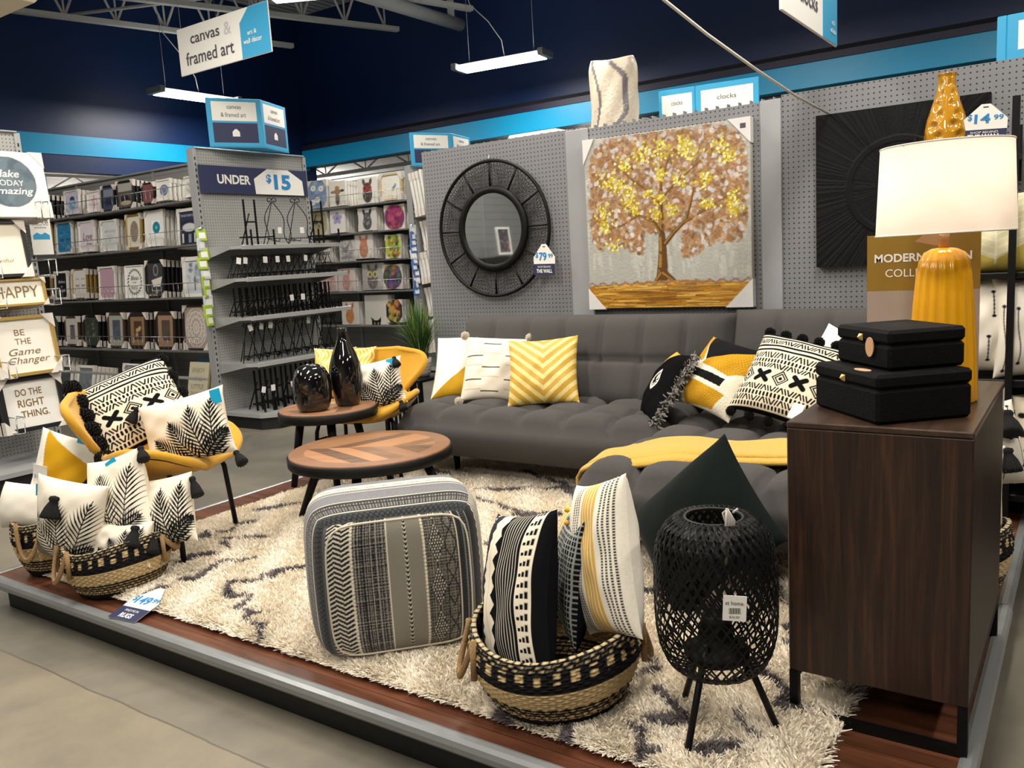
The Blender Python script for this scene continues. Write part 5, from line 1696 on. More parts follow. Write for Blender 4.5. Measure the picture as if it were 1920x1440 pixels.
for x in (CX0 + 0.12, CX1 - 0.12):
    for y in (CY0 + 0.25, SY1 - 0.05):
        MB().lathe([(0.012, 0.0), (0.024, 0.17)], M_BLACK, 12).build('leg', t).location = rel(t, x, y, 0.0)

# yellow throw across the chaise
M_THROW = plain('mustard_knit', '#cfa545', 0.95, var=0.12, scale=60, bump=0.6, bscale=260, sheen=0.3)
def throw():
    path = [(-1.655, 0.22), (-1.66, 0.3), (-1.65, 0.36), (-1.615, 0.405), (-1.55, 0.428), (-1.45, 0.438), (-1.3, 0.446), (-1.15, 0.44), (-1.0, 0.444), (-0.85, 0.44), (-0.7, 0.43)]
    fr = [(2.88, 3.06), (2.86, 3.05), (2.84, 3.06), (2.82, 3.08), (2.82, 3.12), (2.83, 3.16), (2.88, 3.2), (2.93, 3.24), (3.0, 3.3), (3.06, 3.34), (3.12, 3.38)]
    m = MB()
    for layer, (dy0, dz, th) in enumerate(((0.0, 0.012, 0.016), (-0.045, 0.0, 0.014))):
        vs = []; nv = 15
        ks = np.linspace(0, len(path) - 1, 61)
        for k in ks:
            i = min(int(k), len(path) - 2); f = k - i
            x = path[i][0] * (1 - f) + path[i + 1][0] * f; z = path[i][1] * (1 - f) + path[i + 1][1] * f
            y0 = fr[i][0] * (1 - f) + fr[i + 1][0] * f + dy0; y1 = fr[i][1] * (1 - f) + fr[i + 1][1] * f + dy0 * 0.3
            for j in range(nv):
                u = j / (nv - 1)
                rip = 0.006 * math.sin(k * 2.1 + u * 3) + 0.004 * math.sin(u * 9 + k)
                edge = -0.012 * (abs(2 * u - 1) ** 6)
                ox = -0.008 if i < 3 else 0
                vs.append((x + ox * (1 + layer), y0 + (y1 - y0) * u, z + dz + rip + edge))
        n = len(vs)
        vs2 = [(x + (0.012 if x < -1.62 else 0), y, z - (0.012 if x >= -1.64 else 0)) for x, y, z in vs]
        fs = []
        for a in range(60):
            for bq in range(nv - 1):
                q = (a * nv + bq, (a + 1) * nv + bq, (a + 1) * nv + bq + 1, a * nv + bq + 1)
                fs.append(q); fs.append(tuple(i + n for i in q[::-1]))
        for a in range(60):
            fs.append((a * nv, a * nv + n, (a + 1) * nv + n, (a + 1) * nv)); e = nv - 1
            fs.append((a * nv + e, (a + 1) * nv + e, (a + 1) * nv + e + n, a * nv + e + n))
        for bq in range(nv - 1):
            fs.append((bq, bq + 1, bq + 1 + n, bq + n))
            q = 60 * nv
            fs.append((q + bq + 1, q + bq, q + bq + n, q + bq + 1 + n))
        m.add(vs + vs2, fs, M_THROW, True)
    return m.build('throw_blanket')
tag(throw(), 'folded mustard yellow throw blanket draped across the chaise', 'blanket')

# ------------------------------------------------------------------ pillows on the sofa
pillow('white pillow with a mustard lower half, leftmost on the sofa', (-3.09, 3.96, 0.585), (0.88, 0.46, -0.05), (-0.3, 0.5, 0.8), 0.38, 0.42, half_yellow(), seed=1)
t = pillow('cream pillow with black stitched dashes and corner tufts on the sofa', (-2.83, 3.90, 0.59), (0.87, 0.48, -0.08), (-0.2, 0.46, 0.86), 0.37, 0.4, stitched(), seed=2)
for sx in (-1, 1):
    for sy in (-1, 1):
        pompom(t, (sx * 0.19, sy * 0.205, 0.0), 0.026, plain('cream_yarn', '#e6ddcd', 0.95, bump=0.5, bscale=400))
t = pillow('golden chevron pillow with shiny stripes on the sofa', (-2.455, 3.83, 0.6), (0.9, 0.43, 0.02), (-0.22, 0.44, 0.87), 0.39, 0.39, chevron(), seed=3, back='#b89130', mat=dyed('shiny_chevron_cloth', 0.5, 0.5, 0.15, 300, 0.1))
t = pillow('black pillow with an embroidered eye and a grey fringed edge', (-1.69, 3.72, 0.565), (0.62, -0.78, 0.02), (0.42, 0.36, 0.83), 0.36, 0.36, face_pillow(), seed=4, back='#121214', T=0.06)
m = MB()
fg = [plain('pale_fringe_yarn', '#b9b5ae', 0.9), plain('dark_fringe_yarn', '#2a2a2d', 0.9)]
g = random.Random(5)
for k in range(420):
    v = -0.19 + 0.38 * k / 420
    x = 0.178 + g.uniform(-0.012, 0.004)
    d = Vector((g.uniform(0.3, 1), g.uniform(-0.9, 0.5), g.uniform(-1, 1))).normalized() * g.uniform(0.022, 0.04)
    p0 = Vector((x, v, g.uniform(-0.01, 0.015))); o = Vector((0, 0.0028, 0.0022))
    m.add([p0 - o, p0 + o, p0 + d + o, p0 + d - o], [(0, 1, 2, 3)], fg[k % 3 % 2])
o = m.build('fringe', t); o['label'] = 'grey and black fringe'
t = pillow('mustard hooked-rug pillow with a white and black band', (-1.40, 3.68, 0.62), (0.86, -0.46, -0.13), (0.36, 0.47, 0.81), 0.36, 0.36, rug_pillow(), seed=5, T=0.085, mat=dyed('hooked_loop_pile', 0.95, 0.15, 0.8, 170))
t = pillow('black and cream geometric pillow with pompoms beside the black boxes', (-1.06, 3.6, 0.63), (0.96, -0.2, -0.16), (0.24, 0.58, 0.78), 0.42, 0.4, bands_boho(), seed=6, T=0.09, back='#d9cdb6')
for k in range(6):
    pompom(t, (-0.19 + 0.078 * k, 0.205, 0.0), 0.024)
for k in range(5):
    pompom(t, (-0.19 + 0.09 * k, -0.205, 0.0), 0.022)
swing_tag(t, (0.12, -0.12, 0.07), 0.05, 0.07, M_WHITE)
pillow('small pillow with white and yellow stripes peeking out behind the black boxes', (-0.92, 3.9, 0.66), (0.9, -0.1, -0.4), (0.35, 0.4, 0.85), 0.3, 0.3, striped_pillow(), seed=7, T=0.06)
pillow('large dark green velvet pillow leaning against the front of the chaise', (-1.05, 2.56, 0.3), (0.75, 0.08, 0.65), (-0.6, 0.42, 0.66), 0.48, 0.42, velvet('#0d1412'), T=0.09, back='#0d1412', seed=8, mat=dyed('dark_green_velvet', 0.8, 0.05, 0.1, 300, 0.06), crease=0.008)
# ------------------------------------------------------------------ shag rug
RUG_LINES = [[(-3.12, 1.95), (-3.18, 2.03)], [(-2.9, 1.91), (-2.96, 2.02)], [(-2.95, 1.87), (-2.9, 1.9)], [(-2.94, 2.09), (-2.87, 2.18)],
 [(-2.66, 1.99), (-2.75, 1.93), (-2.69, 1.88), (-2.56, 1.85), (-2.45, 1.79), (-2.32, 1.73), (-2.22, 1.68)], [(-2.92, 1.7), (-2.95, 1.78)], [(-3.37, 2.11), (-3.35, 2.28)],
 [(-3.3, 2.35), (-3.32, 2.49)], [(-3.19, 2.3), (-3.08, 2.37)], [(-3.16, 2.06), (-3.1, 2.11)], [(-3.17, 2.23), (-3.08, 2.19)],
 [(-2.64, 3.39), (-2.51, 3.44), (-2.37, 3.54), (-2.03, 3.65)], [(-2.52, 3.26), (-2.24, 3.16), (-2.02, 3.04)], [(-2.59, 3.81), (-2.28, 3.67), (-1.98, 3.45)],
 [(-2.14, 3.15), (-1.93, 3.24)], [(-2.07, 2.73), (-2.01, 2.8)], [(-2.52, 3.27), (-2.34, 3.19)], [(-0.78, 2.24), (-0.67, 2.13), (-0.6, 2.07)],
 [(-0.93, 1.96), (-0.88, 1.92), (-0.83, 1.87), (-0.87, 1.83)], [(-0.71, 1.96), (-0.67, 1.91), (-0.61, 1.89)], [(-0.73, 1.76), (-0.69, 1.81)], [(-0.94, 1.78), (-0.84, 1.69)],
 [(-1.3, 2.54), (-1.26, 2.57)], [(-0.89, 2.83), (-0.81, 2.69)], [(-1.08, 2.14), (-1.0, 2.06)], [(-1.29, 1.66), (-1.24, 1.65)], [(-1.05, 1.64), (-1.04, 1.7)],
 [(-2.66, 2.05), (-2.6, 2.2)], [(-3.44, 2.65), (-3.34, 2.82)], [(-3.09, 3.64), (-2.93, 3.58)], [(-1.9, 2.62), (-1.7, 2.5), (-1.5, 2.62), (-1.3, 2.5)], [(-2.3, 2.6), (-2.5, 2.5), (-2.7, 2.6)], [(-1.5, 3.0), (-1.3, 3.2), (-1.0, 3.1)], [(-0.62, 2.3), (-0.75, 2.5)]]
RX0, RX1, RY0, RY1 = -3.6, -0.48, 1.665, 4.08
def seg_dist(X, Y):
    D = np.full(X.shape, 9.0)
    for l in RUG_LINES:
        for (ax, ay), (bx, by) in zip(l[:-1], l[1:]):
            dx, dy = bx - ax, by - ay
            t = np.clip(((X - ax) * dx + (Y - ay) * dy) / (dx * dx + dy * dy + 1e-9), 0, 1)
            D = np.minimum(D, np.hypot(X - ax - t * dx, Y - ay - t * dy))
    return D
def rug():
    g = np.random.default_rng(21)
    mat = dyed('shaggy_wool_pile', 0.95, 0.15, 0.0, sheen=0.2)
    def colour(X, Y):
        wob = 0.014 * np.sin(X * 37 + 2 * np.sin(Y * 23)) + 0.012 * np.sin(Y * 41 + X * 11)
        D = seg_dist(X + wob, Y + wob * 0.7)
        wd = 0.02 + 0.01 * np.sin(X * 13 + Y * 17)
        dark = (D < wd)
        base = np.array(srgb('#fdf4e4')); ink = np.array(srgb('#7d7476'))
        c = np.where(dark[:, None], ink, base)
        return c
    # pile base
    nx, ny = 240, 186
    U, V = np.meshgrid(np.linspace(RX0 + 0.01, RX1 - 0.01, nx), np.linspace(RY0 + 0.01, RY1 - 0.01, ny))
    Pb = np.stack([U, V, np.full_like(U, 0.017)], -1).reshape(-1, 3)
    Fb = grid_faces(ny, nx)
    cb = colour(Pb[:, 0], Pb[:, 1])
    # short fine tufts, denser near the front
    N = 330000
    y = RY0 + (RY1 - RY0) * g.random(N) ** 1.35
    x = RX0 + (RX1 - RX0) * g.random(N)
    c = colour(x, y)
    clump = 0.5 + 0.5 * np.sin(x * 60 + 3 * np.sin(y * 43)) * np.sin(y * 64 + 2 * np.sin(x * 51))
    H = (0.018 + 0.012 * g.random(N)) * (0.8 + 0.35 * clump)
    a = 4.4 + 1.3 * np.sin(x * 23 + y * 17) + g.normal(0, 1.1, N)
    lean = 0.006 + 0.014 * g.random(N)
    out = np.zeros((N, 2))
    for lo, axis, sgn in ((x - RX0, 0, -1), (RX1 - x, 0, 1), (y - RY0, 1, -1), (RY1 - y, 1, 1)):
        out[:, axis] += sgn * 0.013 * np.clip(1 - lo / 0.025, 0, 1)
    dx = np.cos(a) * lean + out[:, 0]; dy = np.sin(a) * lean + out[:, 1]
    wv = 0.0016 + 0.0016 * g.random(N)
    b_ = g.random(N) * 2 * PI
    ox = np.cos(b_) * wv; oy = np.sin(b_) * wv
    z0 = np.full(N, 0.01)
    edge = np.clip(1 - np.minimum(np.minimum(x - RX0, RX1 - x), np.minimum(y - RY0, RY1 - y)) / 0.03, 0, 1)
    zt = H * (1 - 0.75 * edge) + 0.014
    p0 = np.stack([x - ox, y - oy, z0], -1); p1 = np.stack([x + ox, y + oy, z0], -1)
    p2 = np.stack([x + dx * 0.4 + ox * 1.1, y + dy * 0.4 + oy * 1.1, zt * 0.75], -1); p3 = np.stack([x + dx * 0.4 - ox * 1.1, y + dy * 0.4 - oy * 1.1, zt * 0.75], -1)
    p4 = np.stack([x + dx + ox * 0.5, y + dy + oy * 0.5, zt], -1); p5 = np.stack([x + dx - ox * 0.5, y + dy - oy * 0.5, zt], -1)
    Vt = np.stack([p0, p1, p2, p3, p4, p5], 1).reshape(-1, 3)
    k = np.arange(N)[:, None] * 6 + len(Pb)
    Ft = np.concatenate([k + np.array([[0, 1, 2, 3]]), k + np.array([[3, 2, 4, 5]])])
    var = (0.93 + 0.14 * g.random(N))[:, None]
    ct = np.repeat((c * var)[:, None, :], 6, 1).reshape(-1, 3)
    me = fast_mesh('shag_rug', np.concatenate([Pb, Vt]), np.concatenate([Fb, Ft]), mat, np.concatenate([cb, ct]))
    return obj('shag_rug', me)
tag(rug(), 'cream shag rug with wandering charcoal lines covering the platform', 'rug')
RUGZ = 0.03

# ------------------------------------------------------------------ shell chairs
M_SHELL = plain('mustard_felt', '#c69420', 0.9, var=0.06, scale=40, bump=0.2, bscale=500, sheen=0.3)
def geo_fabric():
    m, t = base_mat('black_white_maze_fabric', '#d8d0c2', 0.9)
    tc = t.n('ShaderNodeTexCoord')
    mp = t.n('ShaderNodeMapping'); mp.inputs['Rotation'].default_value = (0, 0, 0.78); mp.inputs['Scale'].default_value = (70, 70, 70)
    t.l(tc, 'Object', mp, 'Vector')
    ck = t.n('ShaderNodeTexBrick', offset=0.5, ins={'Scale': 1.0, 'Mortar Size': 0.12, 'Brick Width': 1.3, 'Row Height': 0.7})
    ck.inputs['Color1'].default_value = (*srgb('#d9d1c2'), 1); ck.inputs['Color2'].default_value = (*srgb('#cfc6b6'), 1); ck.inputs['Mortar'].default_value = (*srgb('#161618'), 1)
    sw = t.n('ShaderNodeSeparateXYZ'); t.l(mp, 'Vector', sw, 0)
    cm = t.n('ShaderNodeCombineXYZ')
    ad = t.n('ShaderNodeMath', operation='ADD'); t.l(sw, 'X', ad, 0); t.l(sw, 'Y', ad, 1)
    t.l(ad, 0, cm, 'X'); t.l(sw, 'Z', cm, 'Y')
    t.l(cm, 0, ck, 'Vector')
    t.l(ck, 'Color', t.b, 'Base Color')
    return m
M_GEO = geo_fabric()
def shell_chair(label, loc, yaw):
    """low moulded chair; local -Y is the way it faces"""
    t = thing('lounge_chair', label, 'chair', loc, (0, 0, yaw))
    # profile along the seat and up the back: (y forward negative, z)
    prof = [(-0.29, 0.385), (-0.26, 0.405), (-0.2, 0.405), (-0.12, 0.388), (-0.03, 0.375), (0.06, 0.378), (0.13, 0.40), (0.185, 0.44), (0.22, 0.495), (0.25, 0.56), (0.275, 0.625), (0.29, 0.67), (0.3, 0.705)]
    half = [0.14, 0.25, 0.315, 0.335, 0.325, 0.285, 0.225, 0.20, 0.255, 0.32, 0.33, 0.275, 0.14]
    curl = [0.0, 0.03, 0.075, 0.11, 0.115, 0.09, 0.06, 0.05, 0.08, 0.11, 0.105, 0.07, 0.02]
    n = 49; mw = 25
    ks = np.linspace(0, len(prof) - 1, n)
    def cr(arr, k):
        i = int(min(k, len(arr) - 2)); f = k - i
        g = lambda j: np.array(arr[max(0, min(len(arr) - 1, j))], float)
        a, b, c, d = g(i - 1), g(i), g(i + 1), g(i + 2)
        return 0.5 * ((2 * b) + (-a + c) * f + (2 * a - 5 * b + 4 * c - d) * f * f + (-a + 3 * b - 3 * c + d) * f ** 3)
    P = np.zeros((n, mw, 3)); Nn = np.zeros((n, mw, 3))
    for a, k in enumerate(ks):
        y, z = cr(prof, k)
        y2, z2 = cr(prof, min(k + 0.05, len(prof) - 1)); y1, z1 = cr(prof, max(k - 0.05, 0))
        d = np.array([y2 - y1, z2 - z1]); d /= np.hypot(*d) + 1e-9
        nr = np.array([-d[1], d[0]])          # towards the sitter
        hw = float(cr(half, k)); cu = float(cr(curl, k))
        for b, u in enumerate(np.linspace(-1, 1, mw)):
            off = cu * abs(u) ** 2.2
            P[a, b] = (u * hw, y + nr[0] * off, z + nr[1] * off)
            Nn[a, b] = (-u * 0.5, nr[0], nr[1])
    Nn /= np.linalg.norm(Nn, axis=-1, keepdims=True)
    th = 0.016
    hull = 0.045 * np.clip(1.15 - np.abs(np.linspace(-1, 1, mw)) ** 3, 0, 1)[None, :] * np.clip(1 - (np.linspace(0, 1, n) / 0.62) ** 6, 0.15, 1)[:, None] * np.sin(np.clip(np.linspace(0, 1, n) * 5, 0, 1) * PI / 2)[:, None]
    A_ = (P + Nn * th).reshape(-1, 3); B_ = (P - Nn * (th + hull[..., None])).reshape(-1, 3)
    m = MB()
    fs = [tuple(f) for f in grid_faces(n, mw).tolist()]
    # padded inside with a rolled rim
    idx = np.arange(n * mw).reshape(n, mw)
    loop = np.concatenate([idx[0, :-1], idx[:-1, -1], idx[-1, :0:-1], idx[:0:-1, 0]]).tolist()
    m.add(A_.tolist(), fs, M_SHELL, True)
    m.build('seat_shell', t)
    cut = int(n * 0.5) * (mw - 1)
    MB().add(B_.tolist(), [f[::-1] for f in fs[:cut]], M_SHELL, True).build('seat_underside', t)
    m2 = MB()
    m2.add(B_.tolist(), [f[::-1] for f in fs[cut:]], M_GEO, True)
    m2.build('outer_shell', t)['label'] = 'black and white patterned outer shell'
    m3 = MB()
    pts = [P.reshape(-1, 3)[i] for i in loop]
    m3.tube([tuple(p) for p in pts], th * 1.12, M_SHELL, 10, closed=True)
    m3.build('rolled_rim', t)
    for s in (-1, 1):
        m = MB()
        m.tube([(s * 0.255, -0.205, -0.0), (s * 0.23, -0.19, 0.3), (s * 0.22, -0.175, 0.345), (s * 0.19, -0.15, 0.362), (s * 0.1, -0.1, 0.362)], 0.0115, M_BLACK, 10)
        m.build('leg', t)
        m = MB()
        m.tube([(s * 0.25, 0.29, -0.0), (s * 0.215, 0.225, 0.34), (s * 0.205, 0.19, 0.372), (s * 0.17, 0.1, 0.366), (s * 0.1, -0.05, 0.36)], 0.0115, M_BLACK, 10)
        m.build('leg', t)
    return t
def front_yaw(dx, dy):
    return math.atan2(dx, -dy)
ch1 = shell_chair('mustard shell chair with a patterned back, nearest the left corner of the platform', (-3.42, 2.12, RUGZ), front_yaw(0.88, 0.47))
ch2 = shell_chair('mustard shell chair behind the small round table, left of the sofa', (-3.50, 3.51, 0.0), front_yaw(0.42, -0.9))

# cushions on the chairs
t = pillow('black and cream geometric pillow with pompoms on the near mustard chair', (-3.53, 2.09, 0.645), (0.38, 0.86, 0.3), (-0.62, 0.12, 0.78), 0.46, 0.40, bands_boho(), seed=12, T=0.08, back='#d9cdb6')
for k in range(6):
    pompom(t, (-0.175 - 0.004 * k, 0.175 - 0.075 * k, 0.07), 0.04)
for k in range(3):
    pompom(t, (0.22, 0.18 - 0.1 * k, 0.0), 0.03)
t = pillow('white palm leaf lumbar pillow with black tassels on the near mustard chair', (-3.18, 2.12, 0.575), (0.9, 0.36, 0.22), (-0.25, 0.05, 0.96), 0.42, 0.29, palm_wide(), seed=13, T=0.075)
for sx, sy in ((-1, 1), (1, -1), (-1, -1)):
    tassel(t, (sx * 0.21, sy * 0.145, 0.01), (sx * 0.5, -0.8, 0.3), 0.07)
swing_tag(t, (0.19, 0.13, 0.03), 0.05, 0.06, M_SKY, label='sky blue swing tag')
t = pillow('white palm leaf lumbar pillow with black tassels on the far mustard chair', (-3.34, 3.40, 0.55), (0.92, 0.34, 0.2), (-0.25, 0.2, 0.95), 0.42, 0.27, palm_wide(), seed=14, T=0.07)
for sx, sy in ((1, 1), (1, -1)):
    tassel(t, (sx * 0.18, sy * 0.125, 0.02), (0.3, -0.9, 0.25), 0.06)
swing_tag(t, (0.16, 0.12, 0.03), 0.05, 0.045, M_SKY, label='sky blue swing tag')
pillow('shiny gold crinkled pillow at the back of the far mustard chair', (-3.70, 3.56, 0.60), (0.8, 0.58, -0.02), (-0.45, 0.4, 0.78), 0.38, 0.34, gold_metallic(), seed=15, T=0.06, back='#c8a038', mat=dyed('gold_foil_cloth', 0.35, 0.5, 0.4, 60, metal=0.35))

# ------------------------------------------------------------------ coffee tables and vases
def table_top_mat():
    m, t = base_mat('reclaimed_wood_wedges', '#8a5a36', 0.5)
    tc = t.n('ShaderNodeTexCoord')
    sx = t.n('ShaderNodeSeparateXYZ'); t.l(tc, 'Object', sx, 0)
    # diagonal boards meeting on a centre seam
    ab = t.n('ShaderNodeMath', operation='ABSOLUTE'); t.l(sx, 'Y', ab, 0)
    s1 = t.n('ShaderNodeMath', operation='ADD'); t.l(sx, 'X', s1, 0); t.l(ab, 0, s1, 1)
    d1 = t.n('ShaderNodeMath', operation='MULTIPLY'); d1.inputs[1].default_value = 9.5; t.l(s1, 0, d1, 0)
    fl = t.n('ShaderNodeMath', operation='FLOOR'); t.l(d1, 0, fl, 0)
    sg = t.n('ShaderNodeMath', operation='SIGN'); t.l(sx, 'Y', sg, 0)
    m2 = t.n('ShaderNodeMath', operation='MULTIPLY_ADD'); m2.inputs[1].default_value = 17.3; t.l(sg, 0, m2, 0); t.l(fl, 0, m2, 2)
    wn = t.n('ShaderNodeTexWhiteNoise', noise_dimensions='1D'); t.l(m2, 0, wn, 'W')
    mp = t.n('ShaderNodeMapping'); mp.inputs['Scale'].default_value = (6, 38, 6); mp.inputs['Rotation'].default_value = (0, 0, 0.78)
    t.l(tc, 'Object', mp, 'Vector')
    nz = t.n('ShaderNodeTexNoise', ins={'Scale': 1.0, 'Detail': 5.0, 'Distortion': 0.7}); t.l(mp, 'Vector', nz, 'Vector')
    rp = t.n('ShaderNodeValToRGB')
    rp.color_ramp.elements[0].color = (*srgb('#3c2a1e'), 1); rp.color_ramp.elements[1].color = (*srgb('#a5764f'), 1)
    rp.color_ramp.elements[0].position = 0.1; rp.color_ramp.elements[1].position = 0.8
    mixv = t.n('ShaderNodeMath', operation='MULTIPLY_ADD'); mixv.inputs[1].default_value = 0.5
    hv = t.n('ShaderNodeMath', operation='MULTIPLY'); hv.inputs[1].default_value = 0.62; t.l(wn, 'Value', hv, 0)
    t.l(nz, 'Fac', mixv, 0); t.l(hv, 0, mixv, 2)
    t.l(mixv, 0, rp, 'Fac')
    # lighter rim board
    ln = t.n('ShaderNodeVectorMath', operation='LENGTH'); 
    fz = t.n('ShaderNodeCombineXYZ'); t.l(sx, 'X', fz, 'X'); t.l(sx, 'Y', fz, 'Y'); t.l(fz, 0, ln, 0)
    return m, t, rp, ln, nz
def round_table(label, x, y, z, R, legs, legz, base, rot):
    t = thing('coffee_table', label, 'table', (x, y, base), (0, 0, rot))
    m_, tt, rp, ln, nz = table_top_mat()
    gt = tt.n('ShaderNodeMath', operation='GREATER_THAN'); gt.inputs[1].default_value = R * 0.8; tt.l(ln, 'Value', gt, 0)
    rim = tt.n('ShaderNodeValToRGB'); rim.color_ramp.elements[0].color = (*srgb('#6a4630'), 1); rim.color_ramp.elements[1].color = (*srgb('#9a7050'), 1)
    tt.l(nz, 'Fac', rim, 'Fac')
    mx = tt.n('ShaderNodeMixRGB'); tt.l(gt, 0, mx, 0); tt.l(rp, 'Color', mx, 1); tt.l(rim, 'Color', mx, 2); tt.l(mx, 0, tt.b, 'Base Color')
    h = z - base
    MB().lathe([(0.0, h - 0.02), (R - 0.006, h - 0.02), (R - 0.004, h - 0.004), (R - 0.009, h), (0.0, h)], m_, 72).build('table_top', t)
    MB().lathe([(R - 0.02, h - 0.055), (R, h - 0.055), (R + 0.003, h - 0.05), (R + 0.003, h - 0.012), (R - 0.003, h - 0.008), (R - 0.02, h - 0.012)], M_BLACK, 72, closed=True).build('metal_band', t)
    for k in range(legs):
        a = 2 * PI * k / legs
        m = MB()
        m.tube([(math.cos(a) * R * 0.62, math.sin(a) * R * 0.62, h - 0.03), (math.cos(a) * legz, math.sin(a) * legz, 0.0)], [0.024, 0.017], M_BLACK, 12)
        m.build('leg', t)
    return t
round_table('larger round wood coffee table with a black metal band, in front of the sofa', -2.83, 2.85, 0.365, 0.387, 4, 0.37, RUGZ, math.radians(209))
round_table('smaller taller round wood table with a black metal band, under two black vases', -3.40, 3.13, 0.482, 0.262, 3, 0.25, RUGZ, math.radians(80))
M_GLAZE = plain('glossy_black_glaze', '#0d0c0d', 0.06, spec=0.6, var=0.0, coat=0.6)
b = MB().lathe([(0.0, 0.0), (0.06, 0.0), (0.078, 0.012), (0.094, 0.06), (0.098, 0.12), (0.092, 0.17), (0.072, 0.21), (0.045, 0.228), (0.03, 0.231), (0.024, 0.226), (0.03, 0.2), (0.0, 0.19)], M_GLAZE, 48)
o = b.build('vase'); o.location = (-3.375, 3.01, 0.483); o.scale = (1.04, 1.04, 1.06); tag(o, 'short round glossy black vase on the smaller table', 'vase')
b = MB().lathe([(0.0, 0.0), (0.052, 0.0), (0.062, 0.01), (0.08, 0.09), (0.086, 0.15), (0.08, 0.21), (0.06, 0.275), (0.036, 0.33), (0.025, 0.37), (0.024, 0.40), (0.027, 0.406), (0.02, 0.404), (0.018, 0.37), (0.0, 0.34)], M_GLAZE, 48)
o = b.build('vase'); o.location = (-3.315, 3.2, 0.483); o.scale = (1.05, 1.05, 1.03); tag(o, 'tall bottle-shaped glossy black vase on the smaller table', 'vase')

# ------------------------------------------------------------------ pouf
def pouf_paints():
    N = 320
    f = Paint(N, N, '#8d887c')
    g = np.random.default_rng(9)
    D = '#1b1c21'; Cc = '#d8cfbd'
    f.rect(0, 0, 0.03, 1, '#55585a')
    f.rect(0.03, 0, 0.2, 1, Cc)
    for j, (x0, x1) in enumerate(((0.03, 0.085), (0.085, 0.14), (0.14, 0.195))):
        for k in range(32):
            y = k * 0.033
            s = 0.024 if j % 2 == 0 else -0.024
            f.seg((x0 + 0.005, y), (x1 - 0.005, y + s), 0.0082, D)
    def knots(x):
        for k in range(40): f.ell((x, k * 0.026 + 0.01), 0.010, 0.012, '#e2d9c6')
    def tweed(x0, x1, dark, light):
        sl = (f.X > x0) & (f.X < x1)
        r = np.sin(f.X * 330 + g.random(f.X.shape) * 2.2) * 0.5 + np.sin(f.Y * 300 + g.random(f.X.shape) * 2.2) * 0.5 + (g.random((f.h, 1)) - 0.5) * 0.9 + (g.random((1, f.w)) - 0.5) * 1.5
        al = np.clip(r * 0.9 + 0.35, 0, 1)[..., None]
        col = np.array(srgb(dark)) * (1 - al) + np.array(srgb(light)) * al
        f.a[sl] = col[sl]
    tweed(0.2, 0.425, '#15151d', '#9a958c')
    knots(0.205)
    f.rect(0.425, 0, 0.435, 1, '#d8cfbd')
    f.rect(0.435, 0, 0.655, 1, '#868276'); 
    f.rect(0.538, 0, 0.556, 1, D)
    for k in range(32):
        y = k * 0.032
        f.seg((0.538, y + 0.012), (0.547, y), 0.0036, Cc); f.seg((0.556, y + 0.012), (0.547, y), 0.0036, Cc)
    tweed(0.66, 0.875, '#2a2a2b', '#8f897d')
    for k in range(4):
        cy = 0.02 + k * 0.3
        for i in range(15):
            yy = cy + i * 0.02
            wv = 0.05 * (1 - abs(i - 7) / 7.5)
            f.rect(0.735 - wv, yy, 0.735 + wv, yy + 0.02, '#202023')
            for q in np.arange(-wv + 0.01, wv, 0.017): f.ell((0.735 + q, yy + 0.01), 0.0045, 0.007, '#cfc8b8')
        f.path([(0.83 + 0.035 * math.sin(cy * 9 + q * 0.5), cy + q * 0.03) for q in range(11)], 0.004, '#1d1d1f'); f.path([(0.83 - 0.035 * math.sin(cy * 9 + q * 0.5), cy + q * 0.03) for q in range(11)], 0.004, '#1d1d1f')
    knots(0.66)
    f.rect(0.875, 0, 0.885, 1, '#d8cfbd')
    f.rect(0.885, 0, 0.93, 1, '#2d2f31'); 
    for k in range(40): f.path([(0.893, k * 0.025), (0.908, k * 0.025 + 0.0125), (0.922, k * 0.025)], 0.0025, '#0e0e10')
    f.rect(0.93, 0, 0.938, 1, '#73787a')
    f.rect(0.938, 0, 0.985, 1, '#131316')
    for k in range(50):
        f.seg((0.942, k * 0.02), (0.96, k * 0.02 + 0.01), 0.003, '#55565a'); f.seg((0.962, k * 0.02 + 0.01), (0.98, k * 0.02), 0.003, '#55565a')
    f.rect(0.985, 0, 1, 1, '#73787a')
    # side fabric: bands parallel to the front edge (x = distance from the front edge)
    s = Paint(N, N, '#77777a')
    r = np.random.default_rng(4)
    s.a *= (0.75 + 0.5 * r.random((s.h, s.w)))[..., None]
    s.mask(lambda X, Y: np.sin(Y * 400 + X * 30) * np.sin(X * 260) > 0.35, '#4a4a55', 0.7)
    s.rect(0, 0, 0.11, 1, '#363a3c')
    for k in range(30): s.path([(0.02, k * 0.035), (0.055, k * 0.035 + 0.0175), (0.09, k * 0.035), (0.055, k * 0.035 - 0.0175), (0.02, k * 0.035)], 0.0045, '#101013')
    s.rect(0.11, 0, 0.3, 1, '#141417')
    for k in range(56):
        s.rect(0.135, k * 0.018, 0.2, k * 0.018 + 0.009, '#7a7872'); s.rect(0.225, k * 0.018, 0.25, k * 0.018 + 0.007, '#9a958a')
    for x in (0.115, 0.29): s.rect(x, 0, x + 0.012, 1, '#d6cebd')
    s.rect(0.5, 0, 0.512, 1, '#d6cebd')
    s.rect(0.56, 0, 0.7, 1, '#d2c9b8')
    for k in range(70): s.rect(0.6, k * 0.0143, 0.63, k * 0.0143 + 0.006, '#5b5750')
    s.rect(0.7, 0, 0.71, 1, '#6f6c68')
    # right side: fine waves
    w_ = Paint(N, N, '#cfc7b7')
    w_.mask(lambda X, Y: (((X * 30 + 0.5 * np.abs(((Y * 16) % 1) * 2 - 1)) % 1) < 0.45), '#3b3a3c')
    w_.rect(0, 0, 0.1, 1, '#131316')
    return f, s, w_
